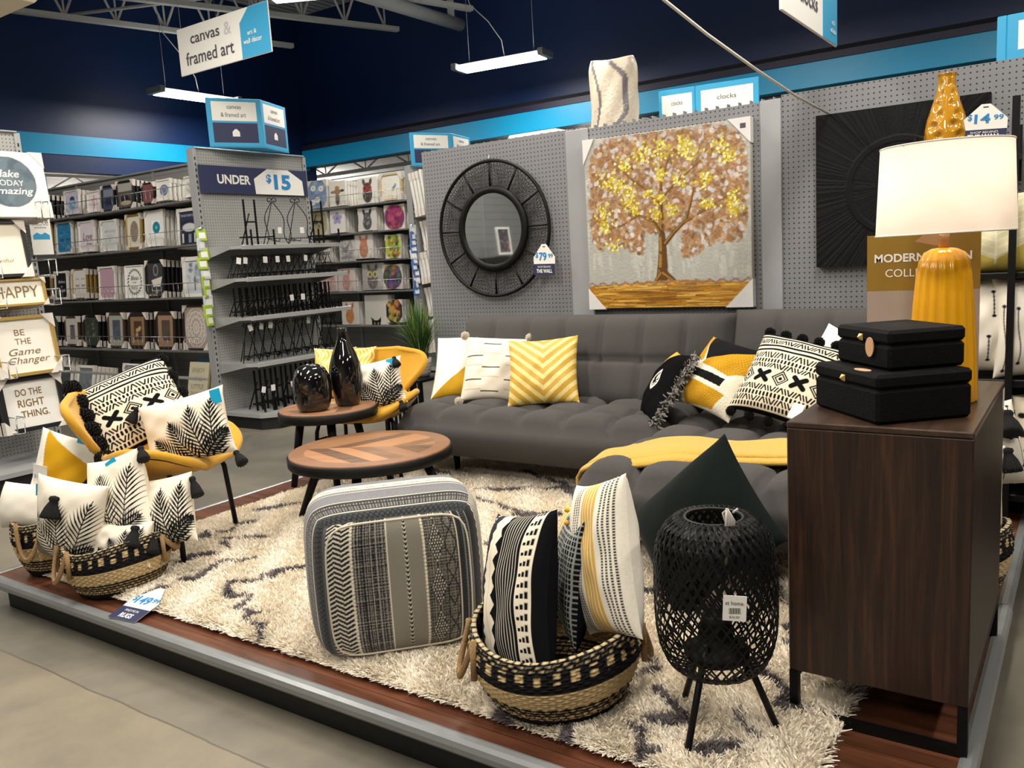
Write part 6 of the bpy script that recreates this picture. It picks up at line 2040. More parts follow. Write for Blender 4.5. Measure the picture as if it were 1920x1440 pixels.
def pouf():
    f, s, w_ = pouf_paints()
    t = thing('pouf', 'black and cream woven cube pouf in the middle of the rug', 'pouf', (-1.868, 1.95, RUGZ - 0.005), (0, 0, math.radians(47)))
    n = 240
    U, V = np.meshgrid(np.linspace(-1, 1, n), np.linspace(-1, 1, n))
    hx, hy, hz = 0.234, 0.225, 0.232
    def face(fn, paint, uf):
        C = fn(U, V)
        C = np.stack(C, -1)
        k = 7.0
        nr = (np.abs(C) ** k).sum(-1) ** (-1 / k)
        Q = C * nr[..., None]
        bul = 1 + 0.04 * (1 - np.abs(Q[..., 2:]) ** 2)
        dep = 1 - np.abs(Q[..., 1:2]) ** 2.0
        Q = Q * np.array([hx, hy, hz]) * np.concatenate([bul * (1 + 0.17 * dep), bul, 1 + 0.07 * dep * (Q[..., 2:] > 0)], -1)
        Q[..., 2] += hz * 0.985
        u, v = uf((U + 1) / 2, (V + 1) / 2)
        return Q, paint.at(u, v)
    items = [
        ('front_panel', lambda u, v: (u, -np.ones_like(u), v), f, lambda u, v: (u, v)),
        ('top_panel', lambda u, v: (u, v, np.ones_like(u)), s, lambda u, v: (v, u)),
        ('left_panel', lambda u, v: (-np.ones_like(u), -u, v), s, lambda u, v: (1 - u, v)),
        ('right_panel', lambda u, v: (np.ones_like(u), u, v), w_, lambda u, v: (u, v)),
        ('back_panel', lambda u, v: (-u, np.ones_like(u), v), f, lambda u, v: (u, v)),
        ('base_panel', lambda u, v: (u, -v, -np.ones_like(u)), s, lambda u, v: (v, u)),
    ]
    mat = dyed('handwoven_cotton', 0.95, 0.2, 0.5, 420, 0.2)
    for nm, fn, pt, uf in items:
        Q, c = face(fn, pt, uf)
        obj(nm, fast_mesh(nm, Q.reshape(-1, 3), grid_faces(n, n), mat, c.reshape(-1, 3)), t)
    # cream piping round the front panel
    pts = []
    for a in np.linspace(0, 2 * PI, 65)[:-1]:
        ca, sa = math.cos(a), math.sin(a)
        k = 7.0
        rr = (abs(ca) ** k + abs(sa) ** k) ** (-1 / k)
        x, z = ca * rr * 0.965, sa * rr * 0.965
        Cq = np.array([x, -1, z]); q = Cq * (np.abs(Cq) ** 7).sum() ** (-1 / 7)
        bl = 1 + 0.04 * (1 - q[2] ** 2)
        pts.append((q[0] * hx * bl, q[1] * hy * bl - 0.001, q[2] * hz + hz * 0.985))
    MB().tube(pts, 0.004, plain('cream_piping', '#c9c0ae', 0.9), 8, closed=True).build('piping', t)
    return t
pouf()

# ------------------------------------------------------------------ seagrass baskets
def basket(label, x, y, z, R, H, yaw, flare=1.0, handles=((0.0, 1),), wave=0.02):
    t = thing('woven_basket', label, 'basket', (x, y, z), (0, 0, yaw))
    NT_, NZ = 264, 90
    th, v = np.meshgrid(np.linspace(0, 2 * PI, NT_, endpoint=False), np.linspace(0, 1, NZ))
    prof = R * (0.72 + 0.33 * np.sin(np.clip(v * 1.25, 0, 1) * PI / 2) ** 0.8 - 0.05 * np.clip((v - 0.6) / 0.4, 0, 1) ** 2) * flare
    strand = np.sin(th * 40 + (np.floor(v * 26) % 2) * PI)
    rr = prof + 0.0022 * strand + 0.0022 * np.sin(v * 26 * 2 * PI)
    zz = H * v + wave * v * np.cos(2 * th)
    Po = np.stack([rr * np.cos(th), rr * np.sin(th), zz], -1)
    Pi = np.stack([(rr - 0.012) * np.cos(th), (rr - 0.012) * np.sin(th), zz], -1)
    tan = np.array(srgb('#c6ad80')); bl = np.array(srgb('#121113')); cr = np.array(srgb('#d8c49a'))
    c = np.tile(bl, (NZ, NT_, 1))
    row = np.floor(v * 26)
    k = (th / (2 * PI) * 30)
    blk = (k % 1.0) < 0.42
    band = (v > 0.72) & (v < 0.87) & blk & (((row + np.floor(k * 2)) % 5) != 0)
    c[band] = tan
    c[(v > 0.36) & (v < 0.6)] = tan
    tw = np.sin(th * 60 + row * 1.7) > -0.75
    c[(v > 0.14) & (v < 0.36) & (np.floor(v * 40) % 2 == 0) & tw] = tan * 0.95
    c[(v > 0.885) & (np.floor(v * 44) % 2 == 0) & (np.sin(th * 60 + np.floor(v * 44)) > -0.55)] = cr * 0.8
    c *= (0.86 + 0.2 * np.abs(strand) * 1.0 + 0.08 * np.sin(th * 130 + row * 3))[..., None]
    idx = np.arange(NZ * NT_).reshape(NZ, NT_)
    V = np.concatenate([Po.reshape(-1, 3), Pi.reshape(-1, 3), [[0, 0, 0.004], [0, 0, 0.016]]])
    off = NZ * NT_
    F = [grid_faces(NZ, NT_, 0, True), grid_faces(NZ, NT_, off, True)[:, ::-1]]
    top = idx[-1]
    F.append(np.stack([top, np.roll(top, -1), np.roll(top, -1) + off, top + off], -1))
    bot = idx[0]
    F.append(np.stack([np.roll(bot, -1), bot, np.full(NT_, 2 * off), np.full(NT_, 2 * off)], -1)[:, [0, 1, 2, 2]])
    F.append(np.stack([bot + off, np.roll(bot, -1) + off, np.full(NT_, 2 * off + 1), np.full(NT_, 2 * off + 1)], -1)[:, [0, 1, 2, 2]])
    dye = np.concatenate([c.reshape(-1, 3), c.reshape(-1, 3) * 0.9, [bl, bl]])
    faces = [tuple(dict.fromkeys(f)) for f in np.concatenate(F).tolist()]
    me = bpy.data.meshes.new('body')
    me.from_pydata(V.tolist(), [], faces)
    me.materials.append(M_WOVEN)
    me.polygons.foreach_set('use_smooth', [True] * len(faces))
    at = me.color_attributes.new('Dye', 'FLOAT_COLOR', 'POINT')
    c4 = np.ones((len(V), 4), np.float32); c4[:, :3] = dye; at.data.foreach_set('color', c4.ravel())
    me.update()
    obj('body', me, t)
    rope = plain('jute_handle', '#9c7d55', 0.9, var=0.2, scale=120, bump=0.6, bscale=300)
    for a, drop in handles:
        m = MB()
        pts = []
        for q in range(17):
            u = q / 16
            aa = a + (u - 0.5) * 0.62
            zz_ = H * (0.98 - drop * 0.62 * math.sin(PI * u)) if drop > 0 else H * (0.6 + 0.4 * (1 - abs(2 * u - 1)))
            ro = R * flare * 1.0 + 0.012 + 0.03 * math.sin(PI * u) * (1 if drop > 0 else 0.2)
            pts.append((ro * math.cos(aa), ro * math.sin(aa), zz_))
        for q in (-0.004, 0.004):
            m.tube([(p[0], p[1], p[2] + q) for p in pts], 0.0075, rope, 8)
        # stitched ends running down the side
        for u in (-0.5, 0.5):
            aa = a + u * 0.62
            ro = R * flare * 1.02 + 0.01
            m.tube([(ro * math.cos(aa), ro * math.sin(aa), H * 0.99), (ro * math.cos(aa) * 1.01, ro * math.sin(aa) * 1.01, H * 0.5)], 0.009, rope, 8)
        m.build('handle', t)
    return t
def az(dx, dy):
    return math.atan2(dy, dx)
basket('woven black and tan basket by the pouf holding striped pillows', -1.185, 1.835, RUGZ - 0.01, 0.225, 0.215, 0, handles=((az(-0.75, -0.66), 0.9), (az(0.75, 0.66), 0.9)))
basket('woven black and tan basket of palm leaf pillows at the left front of the platform', -3.20, 1.755, 0.0, 0.195, 0.215, 0, handles=((az(-0.2, -1), 0.9), (az(0.8, 0.7), 0.5)))
basket('woven black and tan basket at the very left corner, behind the palm pillow basket', -3.665, 1.775, 0.0, 0.18, 0.255, 0, handles=((az(0.5, -1), 0.9), (az(-0.9, 0.4), 0.5)))
basket('woven basket on the floor between the two round tables, mostly hidden', -3.60, 3.42, 0.005, 0.19, 0.2, 0)
basket('woven black and tan basket of tasselled pillows behind the sideboard at the right edge', -0.375, 3.12, 0.0, 0.175, 0.24, 0, handles=())

def mostly_yellow():
    p = Paint(120, 120, '#efeade'); p.poly([(0.1, 1), (0.3, 0), (1, 0), (1, 0.6)], '#cf9d22'); return p.grain(0.03)
# pillows standing in the baskets
t = pillow('black pillow with a cream zigzag and stripes in the basket by the pouf', (-1.26, 1.78, 0.31), (0.86, -0.42, 0.27), (0.03, 0.25, 0.96), 0.33, 0.46, zigzag_pillow(), seed=21, T=0.075, back='#101014', bend=-0.03)
t = pillow('white pillow with yellow and dashed black stripes in the basket by the pouf', (-1.065, 1.925, 0.405), (0.8, -0.46, 0.32), (0.0, 0.15, 0.98), 0.28, 0.42, striped_pillow(), seed=22, T=0.075, back='#ece5d8')
m = MB()
yy = plain('yellow_fringe_yarn', '#d9a53a', 0.9)
g = random.Random(8)
for k in range(9):
    m.ball((-0.11 + g.uniform(-0.01, 0.01), -0.15 + 0.036 * k, 0.05), 0.008, yy, 8, 6)
m.build('yellow_fringe', t)
pillow('dark woven grid pillow behind the striped one in the basket by the pouf', (-1.2, 1.97, 0.32), (0.6, -0.78, 0.1), (0.0, 0.2, 0.98), 0.3, 0.36, grid_pillow(), seed=23, T=0.05, back='#1b1c20')

t = pillow('palm leaf pillow with a blue tag standing tallest in the left front basket', (-3.215, 1.805, 0.35), (0.92, 0.3, 0.24), (-0.27, 0.15, 0.95), 0.3, 0.36, palm_tall(), seed=24, T=0.075)
tassel(t, (0.15, 0.178, 0.01), (0.35, -0.9, 0.25), 0.065); tassel(t, (0.15, -0.17, 0.02), (0.1, -1, 0.3), 0.08)
swing_tag(t, (0.02, 0.155, 0.045), 0.055, 0.06, M_SKY, Matrix.Rotation(0.35, 4, 'Z'), label='sky blue swing tag')
t = pillow('palm leaf pillow with a large tassel leaning left in the left front basket', (-3.325, 1.66, 0.29), (0.88, 0.38, -0.2), (0.22, 0.05, 0.97), 0.3, 0.34, palm_tall(), seed=25, T=0.085)
tassel(t, (-0.02, 0.12, 0.075), (0.05, -0.9, 0.35), 0.085, r=0.032)
swing_tag(t, (-0.15, 0.12, 0.0), 0.03, 0.05, M_SKY, label='sky blue swing tag')
t = pillow('palm leaf pillow tipped to the right under the chair seat in the left front basket', (-3.10, 1.89, 0.285), (0.9, 0.42, 0.14), (-0.2, 0.2, 0.96), 0.34, 0.28, palm_wide(), seed=26, T=0.07)
tassel(t, (0.172, 0.115, 0.01), (0.3, -0.95, 0.1), 0.085)
t = pillow('small palm leaf pillow low inside the left front basket', (-3.13, 1.745, 0.19), (0.93, 0.36, 0.02), (-0.1, 0.3, 0.95), 0.26, 0.18, palm_wide(), seed=27, T=0.06)
tassel(t, (0.09, 0.07, 0.05), (0.05, -0.95, 0.25), 0.085, r=0.028)
t = pillow('white and mustard pillow with a price tag standing in the left corner basket', (-3.685, 1.87, 0.37), (0.78, 0.55, -0.3), (0.2, 0.3, 0.93), 0.36, 0.38, mostly_yellow(), seed=28, T=0.08)
M_ = Matrix.Rotation(-0.5, 4, 'Z')
tg = thing('price_tag', 'white and navy price tag on the mustard pillow in the left corner basket', 'price tag', M=frame_mat((-3.70, 1.735, 0.39), (0.86, 0.45, -0.25), (0.3, 0.05, 0.95)))
R_ = Matrix.Rotation(-PI / 2, 4, 'X')
m = MB().box((-0.032, -0.085, 0), (0.032, 0.075, 0.002), M_WHITE); m.build('card', tg)
MB().box((-0.032, -0.085, 0.002), (0.032, -0.025, 0.0026), M_INKNAVY).build('navy_band', tg)
lettering('$14.99', 0.016, M_INKBLUE, tg, Matrix.Translation((0, 0.02, 0.0022)), 'price_lettering', width=0.05)
lettering('PILLOWS', 0.01, M_WHITE, tg, Matrix.Translation((0, -0.06, 0.0028)), 'caption_lettering', width=0.045)
swing_tag(t, (0.02, 0.19, 0.04), 0.05, 0.055, M_SKY, label='sky blue swing tag')
pillow('plain white pillow lying in the left corner basket', (-3.73, 1.70, 0.285), (0.91, 0.4, -0.05), (-0.05, 0.25, 0.96), 0.3, 0.2, velvet('#ece6da'), seed=29, T=0.08, back='#ece6da')
t = pillow('white tasselled pillow in the right edge basket, nearest the sideboard', (-0.36, 3.13, 0.36), (0.8, 0.5, -0.1), (0.1, 0.3, 0.95), 0.3, 0.3, short_twigs(), seed=30, T=0.08)
tassel(t, (0.15, 0.14, 0.02), (0.1, -1, 0.2), 0.08, r=0.03)
t = pillow('white pillow with a dark drooping tassel above the right edge basket', (-0.33, 3.33, 0.46), (0.85, 0.5, 0.1), (-0.1, 0.35, 0.93), 0.32, 0.3, twig_lines(4), seed=31, T=0.08)
tassel(t, (0.1, 0.1, 0.07), (-0.2, -0.9, 0.3), 0.09, r=0.035)
# ------------------------------------------------------------------ bamboo lantern
M_BAMBOO = plain('black_stained_bamboo', '#0c0c0d', 0.42, spec=0.25, var=0.25, scale=60)
def lantern():
    t = thing('floor_lantern', 'black woven bamboo lantern on three legs beside the sideboard', 'lantern', (-0.742, 1.885, RUGZ - 0.008))
    prof = [(r_ * 0.925, 0.158 + (z_ - 0.155) * 0.945) for r_, z_ in [(0.075, 0.568), (0.09, 0.572), (0.105, 0.568), (0.128, 0.548), (0.148, 0.515), (0.158, 0.47), (0.16, 0.40), (0.16, 0.32), (0.157, 0.27), (0.148, 0.225), (0.13, 0.185), (0.105, 0.163), (0.075, 0.155)]]
    L = [0.0]
    for a, b_ in zip(prof[:-1], prof[1:]):
        L.append(L[-1] + math.hypot(a[0] - b_[0], a[1] - b_[1]))
    def at(s):
        s *= L[-1]
        for i in range(len(L) - 1):
            if s <= L[i + 1] + 1e-9:
                f = (s - L[i]) / (L[i + 1] - L[i])
                return prof[i][0] + (prof[i + 1][0] - prof[i][0]) * f, prof[i][1] + (prof[i + 1][1] - prof[i][1]) * f
        return prof[-1]
    m = MB()
    def strip(a0, turn, s0, s1, wd, dr, n=40):
        vs = []
        for k in range(n + 1):
            s = s0 + (s1 - s0) * k / n
            r, z = at(s)
            a = a0 + turn * (s - 0.0)
            rr = r + dr * math.sin(k * 1.9)
            tx = Vector((-math.sin(a), math.cos(a), 0))
            c = Vector((rr * math.cos(a), rr * math.sin(a), z))
            r2, z2 = at(min(1, s + 0.01)); r1, z1 = at(max(0, s - 0.01))
            a2 = a + turn * 0.01; a1 = a - turn * 0.01
            d = (Vector((r2 * math.cos(a2), r2 * math.sin(a2), z2)) - Vector((r1 * math.cos(a1), r1 * math.sin(a1), z1))).normalized()
            nr = Vector((math.cos(a), math.sin(a), 0.0))
            sd = d.cross(nr).normalized() * wd
            vs += [c + sd + nr * 0.0007, c - sd + nr * 0.0007, c - sd - nr * 0.0007, c + sd - nr * 0.0007]
        fs = []
        for k in range(n):
            o = k * 4
            for q in range(4):
                q2 = (q + 1) % 4
                fs.append((o + q, o + q2, o + 4 + q2, o + 4 + q))
        m.add(vs, fs, M_BAMBOO)
    n = 36
    for k in range(n):
        a = 2 * PI * k / n
        strip(a, 2.1, 0, 1, 0.0023, 0.0012); strip(a + 0.03, -2.1, 0, 1, 0.0023, -0.0012)
    for k in range(40):
        a = 2 * PI * k / 40
        strip(a, 1.5, 0.0, 0.5, 0.0034, 0.001, 24); strip(a + 0.05, -1.5, 0.0, 0.5, 0.0034, -0.001, 24)
    for k in range(11):
        a = 2 * PI * k / 11 + 0.05
        strip(a, 3.2, 0.5, 1, 0.002, 0.001, 26); strip(a, -3.2, 0.5, 1, 0.002, -0.001, 26)
    for s in (0.0, 1.0):
        r, z = at(s)
        m.tube([(r * math.cos(q * PI / 24), r * math.sin(q * PI / 24), z) for q in range(48)], 0.005, M_BAMBOO, 8, closed=True)
    m.build('woven_shade', t)
    for a, rf in ((math.radians(-98), 0.152), (math.radians(25.5), 0.144), (math.radians(145), 0.158)):
        m = MB()
        m.tube([(0.05 * math.cos(a), 0.05 * math.sin(a), 0.24), (rf * math.cos(a), rf * math.sin(a), 0.0)], 0.0085, M_BLACK, 12)
        m.build('leg', t)
    m = MB()
    m.lathe([(0.0, 0.19), (0.075, 0.19), (0.08, 0.2), (0.08, 0.212), (0.045, 0.222), (0.04, 0.27), (0.034, 0.3), (0.0, 0.302)], M_BLACK, 24)
    m.build('bulb_holder', t)
    m = MB()
    cw = plain('clear_tie_plastic', '#b9b4ac', 0.25, var=0.1)
    for q in range(4):
        m.tube([(0.0 + 0.006 * q, -0.078, 0.52), (0.002 + 0.006 * q, -0.086, 0.565), (0.006, -0.08, 0.592), (0.012 - 0.004 * q, -0.07, 0.58), (0.004 + 0.004 * q, -0.066, 0.53), (0.004, -0.07, 0.45)], 0.0035, cw, 6)
    m.tube([(0.02, -0.08, 0.582), (0.03, -0.085, 0.592)], 0.003, cw, 6)
    o = m.build('cord_bundle', t)
    o.rotation_euler = (0, 0, math.radians(40))
    # hang tag facing the aisle
    M = Matrix.Rotation(math.radians(24), 4, 'Z') @ Matrix.Translation((0.035, -0.158, 0.385))
    m = MB().box((-0.026, -0.0008, -0.03), (0.026, 0.0008, 0.03), M_WHITE, M=M @ Matrix.Rotation(math.radians(3), 4, 'Y'))
    g = m.build('price_tag', t); g['label'] = 'white hang tag reading at home'
    for s, z, h, wd in (('at home.', 0.013, 0.0095, 0.042), ('$34.99', -0.021, 0.0055, 0.022)):
        l = lettering(s, h, M_INKBLACK, g, M @ Matrix.Rotation(math.radians(3), 4, 'Y') @ face_y(0, -0.0012, z), width=wd)
    bar = MB()
    for k in range(14):
        bar.box((-0.013 + k * 0.0019, -0.0013, -0.013), (-0.0125 + k * 0.0019 + 0.0005 * (k % 3), -0.0011, 0.001), M_INKBLACK, M=M)
    bar.build('barcode', g)
    MB().tube([M @ Vector((0, 0, 0.028)), M @ Vector((-0.004, 0.006, 0.04)), M @ Vector((-0.012, 0.012, 0.075))], 0.001, M_BLACK, 5).build('tag_string', t)
lantern()

# ------------------------------------------------------------------ sideboard and what stands on it
M_ESP = wood('espresso_pine', '#150d09', '#2c1b12', '#4a3020', axis=2, scale=2.1, rough=0.42, stretch=22)
M_ESPTOP = wood('espresso_pine_top', '#2c2019', '#3d2c22', '#4d3a2e', axis=1, scale=2.0, rough=0.3, stretch=15)
BX0, BX1, BY0, BY1, BZ0, BZ1 = -0.616, -0.207, 2.06, 2.8, 0.128, 0.781
t = thing('sideboard', 'dark espresso wood sideboard on a black metal frame at the right front', 'sideboard', ((BX0 + BX1) / 2, (BY0 + BY1) / 2, 0.0))
def rb(x, y, z): return (x - t.location.x, y - t.location.y, z)
MB().bbox(rb(BX0, BY0, BZ0), rb(BX1, BY1, BZ1 - 0.016), M_ESP, 0.003).build('cabinet_body', t)
MB().bbox(rb(BX0 - 0.001, BY0 - 0.001, BZ1 - 0.016), rb(BX1 + 0.001, BY1 + 0.001, BZ1), M_ESPTOP, 0.003).build('top_board', t)
for y in (BY0 + 0.012, BY1 - 0.012):
    m = MB(); r_ = 0.011
    if y > 2.5:
        pass
    m.box(rb(BX0, y - r_, 0.0 if y > 2.5 else 0.0), rb(BX0 + 2 * r_, y + r_, BZ0), M_BLACK)
    m.box(rb(BX1 - 2 * r_, y - r_, 0.0), rb(BX1, y + r_, BZ0), M_BLACK)
    m.box(rb(BX0 + 2 * r_, y - r_, 0.0), rb(BX1 - 2 * r_, y + r_, 2 * r_), M_BLACK)
    m.build('leg_frame', t)
m = MB()
for x in (BX0, BX1 - 0.022):
    m.box(rb(x, BY0 + 0.024, BZ0 - 0.02), rb(x + 0.022, BY1 - 0.024, BZ0), M_BLACK)
m.build('side_rail', t)
for k in range(2):
    y0 = BY0 + 0.02 + k * 0.36
    MB().bbox(rb(BX0 - 0.006, y0, BZ0 + 0.02), rb(BX0 - 0.0005, y0 + 0.34, BZ1 - 0.03), M_ESP, 0.002).build('door', t)
MB().box(rb(BX1 + 0.0005, 2.74, 0.71), rb(BX1 + 0.0015, 2.79, 0.765), M_CARD).build('sticker', t)

M_RATTAN = plain('black_raffia_weave', '#0b0b0d', 0.8, spec=0.12, var=0.35, scale=140, bump=0.35, bscale=300)
def keepsake_box(label, cx_, cy_, z, w, d, h, lid, yaw, tagd):
    t = thing('keepsake_box', label, 'box', (cx_, cy_, z), (0, 0, yaw))
    MB().bbox((-w / 2, -d / 2, 0), (w / 2, d / 2, h - lid), M_RATTAN, 0.008).build('box_body', t)
    lid_o = MB().bbox((-w / 2 - 0.001, -d / 2 - 0.001, h - lid + 0.0008), (w / 2 + 0.001, d / 2 + 0.001, h), M_RATTAN, 0.008).build('lid', t)
    k = MB()
    s = 0.0085
    k.add([(-s, -d / 2 - 0.002, h - lid + 0.004), (s, -d / 2 - 0.002, h - lid + 0.004), (s, -d / 2 - 0.002, h - lid + 0.004 + 2 * s), (-s, -d / 2 - 0.002, h - lid + 0.004 + 2 * s), (0, -d / 2 - 0.012, h - lid + 0.004 + s)], [(0, 1, 4), (1, 2, 4), (2, 3, 4), (3, 0, 4)], M_GOLD)
    k.build('brass_knob', lid_o)['label'] = 'brass pyramid knob'
    kraft = plain('kraft_paper_tag', '#c39a72', 0.8, var=0.08)
    m = MB()
    if tagd == 'hang':
        n = 26
        m.add([(0.045 + 0.017 * math.cos(2 * PI * q / n), -d / 2 - 0.006 - 0.001, h - lid - 0.008 + 0.024 * math.sin(2 * PI * q / n)) for q in range(n)] + [(0.045 + 0.017 * math.cos(2 * PI * q / n), -d / 2 - 0.0045, h - lid - 0.008 + 0.024 * math.sin(2 * PI * q / n)) for q in range(n)],
              [tuple(range(n)), tuple(range(2 * n - 1, n - 1, -1))] + [((q + 1) % n, q, n + q, n + (q + 1) % n) for q in range(n)], kraft)
    else:
        n = 26
        m.add([(0.05 + 0.03 * math.cos(2 * PI * q / n), -d / 2 + 0.02 + 0.014 * math.sin(2 * PI * q / n), h + 0.0005) for q in range(n)] + [(0.05 + 0.03 * math.cos(2 * PI * q / n), -d / 2 + 0.02 + 0.014 * math.sin(2 * PI * q / n), h + 0.0015) for q in range(n)],
              [tuple(range(n - 1, -1, -1)), tuple(range(n, 2 * n))] + [(q, (q + 1) % n, n + (q + 1) % n, n + q) for q in range(n)], kraft)
    m.build('paper_tag', t)['label'] = 'oval kraft paper tag'
    return t
# near corner of the lower box at about (-0.41, 2.045); the knob face looks to the left front
YAWB = math.radians(-47)
def box_from_corner(cx_, cy_, yaw, w, d):
    """centre of a box whose right front corner stands at cx_, cy_"""
    r = Vector((math.cos(yaw), math.sin(yaw))); f = Vector((-math.sin(yaw), math.cos(yaw)))
    c = Vector((cx_, cy_)) - r * w / 2 + f * d / 2
    return c.x, c.y
c1 = box_from_corner(-0.408, 2.066, YAWB, 0.29, 0.245)
keepsake_box('larger black raffia box with a brass knob, on the sideboard under the smaller box', c1[0], c1[1], BZ1 + 0.001, 0.29, 0.245, 0.118, 0.036, YAWB, 'flat')
c2 = box_from_corner(-0.395, 2.13, YAWB, 0.235, 0.2)
keepsake_box('smaller black raffia box with a hanging oval tag, on top of the larger box', c2[0], c2[1], BZ1 + 0.12, 0.235, 0.2, 0.096, 0.036, YAWB, 'hang')

# table lamp
def shade_mat():
    m = bpy.data.materials.new('white_linen_shade'); m.use_nodes = True
    nt = m.node_tree; nt.nodes.clear()
    o = nt.nodes.new('ShaderNodeOutputMaterial'); d = nt.nodes.new('ShaderNodeBsdfDiffuse'); tr = nt.nodes.new('ShaderNodeBsdfTranslucent'); mx = nt.nodes.new('ShaderNodeMixShader')
    nz = nt.nodes.new('ShaderNodeTexNoise'); nz.inputs['Scale'].default_value = 300
    cr = nt.nodes.new('ShaderNodeMixRGB'); cr.inputs[1].default_value = (0.78, 0.74, 0.7, 1); cr.inputs[2].default_value = (0.84, 0.8, 0.76, 1)
    nt.links.new(nz.outputs['Fac'], cr.inputs[0]); nt.links.new(cr.outputs[0], d.inputs[0]); nt.links.new(cr.outputs[0], tr.inputs[0])
    mx.inputs[0].default_value = 0.55
    nt.links.new(d.outputs[0], mx.inputs[1]); nt.links.new(tr.outputs[0], mx.inputs[2]); nt.links.new(mx.outputs[0], o.inputs[0])
    return m
t = thing('table_lamp', 'lit table lamp with a white drum shade and ribbed yellow base', 'lamp', (-0.325, 2.45, BZ1))
M_YGL = plain('yellow_ceramic_glaze', '#eaa616', 0.16, var=0.06, scale=20, coat=0.5)
def flute(r, z, a):
    return r * (1 - 0.055 * abs(math.sin(a * 9)) ** 1.6 * (1 if r > 0.03 else 0))
MB().lathe([(0.0, 0.0), (0.083, 0.0), (0.0855, 0.006), (0.083, 0.05), (0.079, 0.15), (0.073, 0.25), (0.066, 0.33), (0.06, 0.365), (0.048, 0.387), (0.03, 0.397), (0.015, 0.399), (0.0, 0.399)], M_YGL, 144, rfun=flute).build('ribbed_base', t)
MB().lathe([(0.0125, 0.395), (0.0125, 0.45), (0.0, 0.45)], plain('pale_wood_neck', '#b98c62', 0.5, var=0.1), 20).build('wood_neck', t)
zb_, zt_ = 0.436, 0.656
m = MB()
rb_, rt_ = 0.163, 0.153
MS = shade_mat()
m.lathe([(rb_, zb_), (rt_, zt_)], MS, 72, closed=True)
shade_o = m.build('drum_shade', t)
trimw = plain('white_shade_trim', '#e3dcd3', 0.7)
for r_q, z_q in ((rb_, zb_), (rt_, zt_)):
    MB().tube([(r_q * math.cos(q * PI / 36), r_q * math.sin(q * PI / 36), z_q) for q in range(72)], 0.0022, trimw, 6, closed=True).build('shade_trim', shade_o)
m = MB()
for q in range(3):
    a = q * 2 * PI / 3
    m.tube([(0.01 * math.cos(a), 0.01 * math.sin(a), zt_ - 0.02), (rt_ * math.cos(a), rt_ * math.sin(a), zt_ - 0.004)], 0.002, M_STEEL, 5)
m.tube([(0, 0, 0.45), (0, 0, zt_ - 0.015)], 0.006, M_STEEL, 8)
m.build('shade_spider', t)
m = MB(); m.ball((0.03, 0, 0.54), 0.028, emit('warm_bulb', '#ffd9a0', 8.0), 16, 12)
m.build('bulb', t)
m = MB()
kraft = plain('kraft_paper_tag', '#c39a72', 0.8, var=0.08)
m.prism([(-0.055, -0.006), (0.0, 0.0), (0.005, 0.025), (-0.035, 0.028)], -0.001, 0.0, kraft)
o = m.build('paper_tag', t); o.location = (-0.012, -0.02, 0.405); o.rotation_euler = (0, 0.35, 0)
for dx_, dz_, pw in ((0.0, 0.0, 1.0),):
    ld = bpy.data.lights.new('lamp_glow', 'POINT'); ld.energy = pw; ld.color = (1.0, 0.82, 0.6); ld.shadow_soft_size = 0.03
    lo = bpy.data.objects.new('lamp_glow', ld); COL.objects.link(lo); lo.parent = t; lo.location = (-0.02, 0, 0.56)
m = MB(); m.tube([(0.1505, 0.02, zb_ + 0.002), (0.146, 0.02, zt_ - 0.002)], 0.0015, trimw, 5); m.build('shade_seam', shade_o)

# collection sign behind the lamp
t = thing('collection_sign', 'mustard brown sign reading MODERN URBAN COLLECTION behind the lamp', 'sign', (-0.425, 2.765, BZ1))
w_ = 0.305
M_OCHRE = plain('ochre_sign_print', '#8a6a1c', 0.5, var=0.03)
MB().box((-w_ / 2, 0, 0), (w_ / 2, 0.006, 0.272), plain('taupe_photo_print', '#9b8b80', 0.5, var=0.15, scale=3)).build('photo_panel', t)
MB().box((-w_ / 2, 0, 0.272), (w_ / 2, 0.006, 0.44), M_OCHRE).build('title_panel', t)
lettering('MODERN URBAN', 0.023, M_WHITE, t, face_y(0, -0.0008, 0.37), width=0.262, bold=0.025)
lettering('COLLECTION', 0.023, M_WHITE, t, face_y(0.0, -0.0008, 0.325), width=0.2)
MB().box((-0.06, 0.006, 0), (0.06, 0.03, 0.02), M_BLACK).build('sign_foot', t)

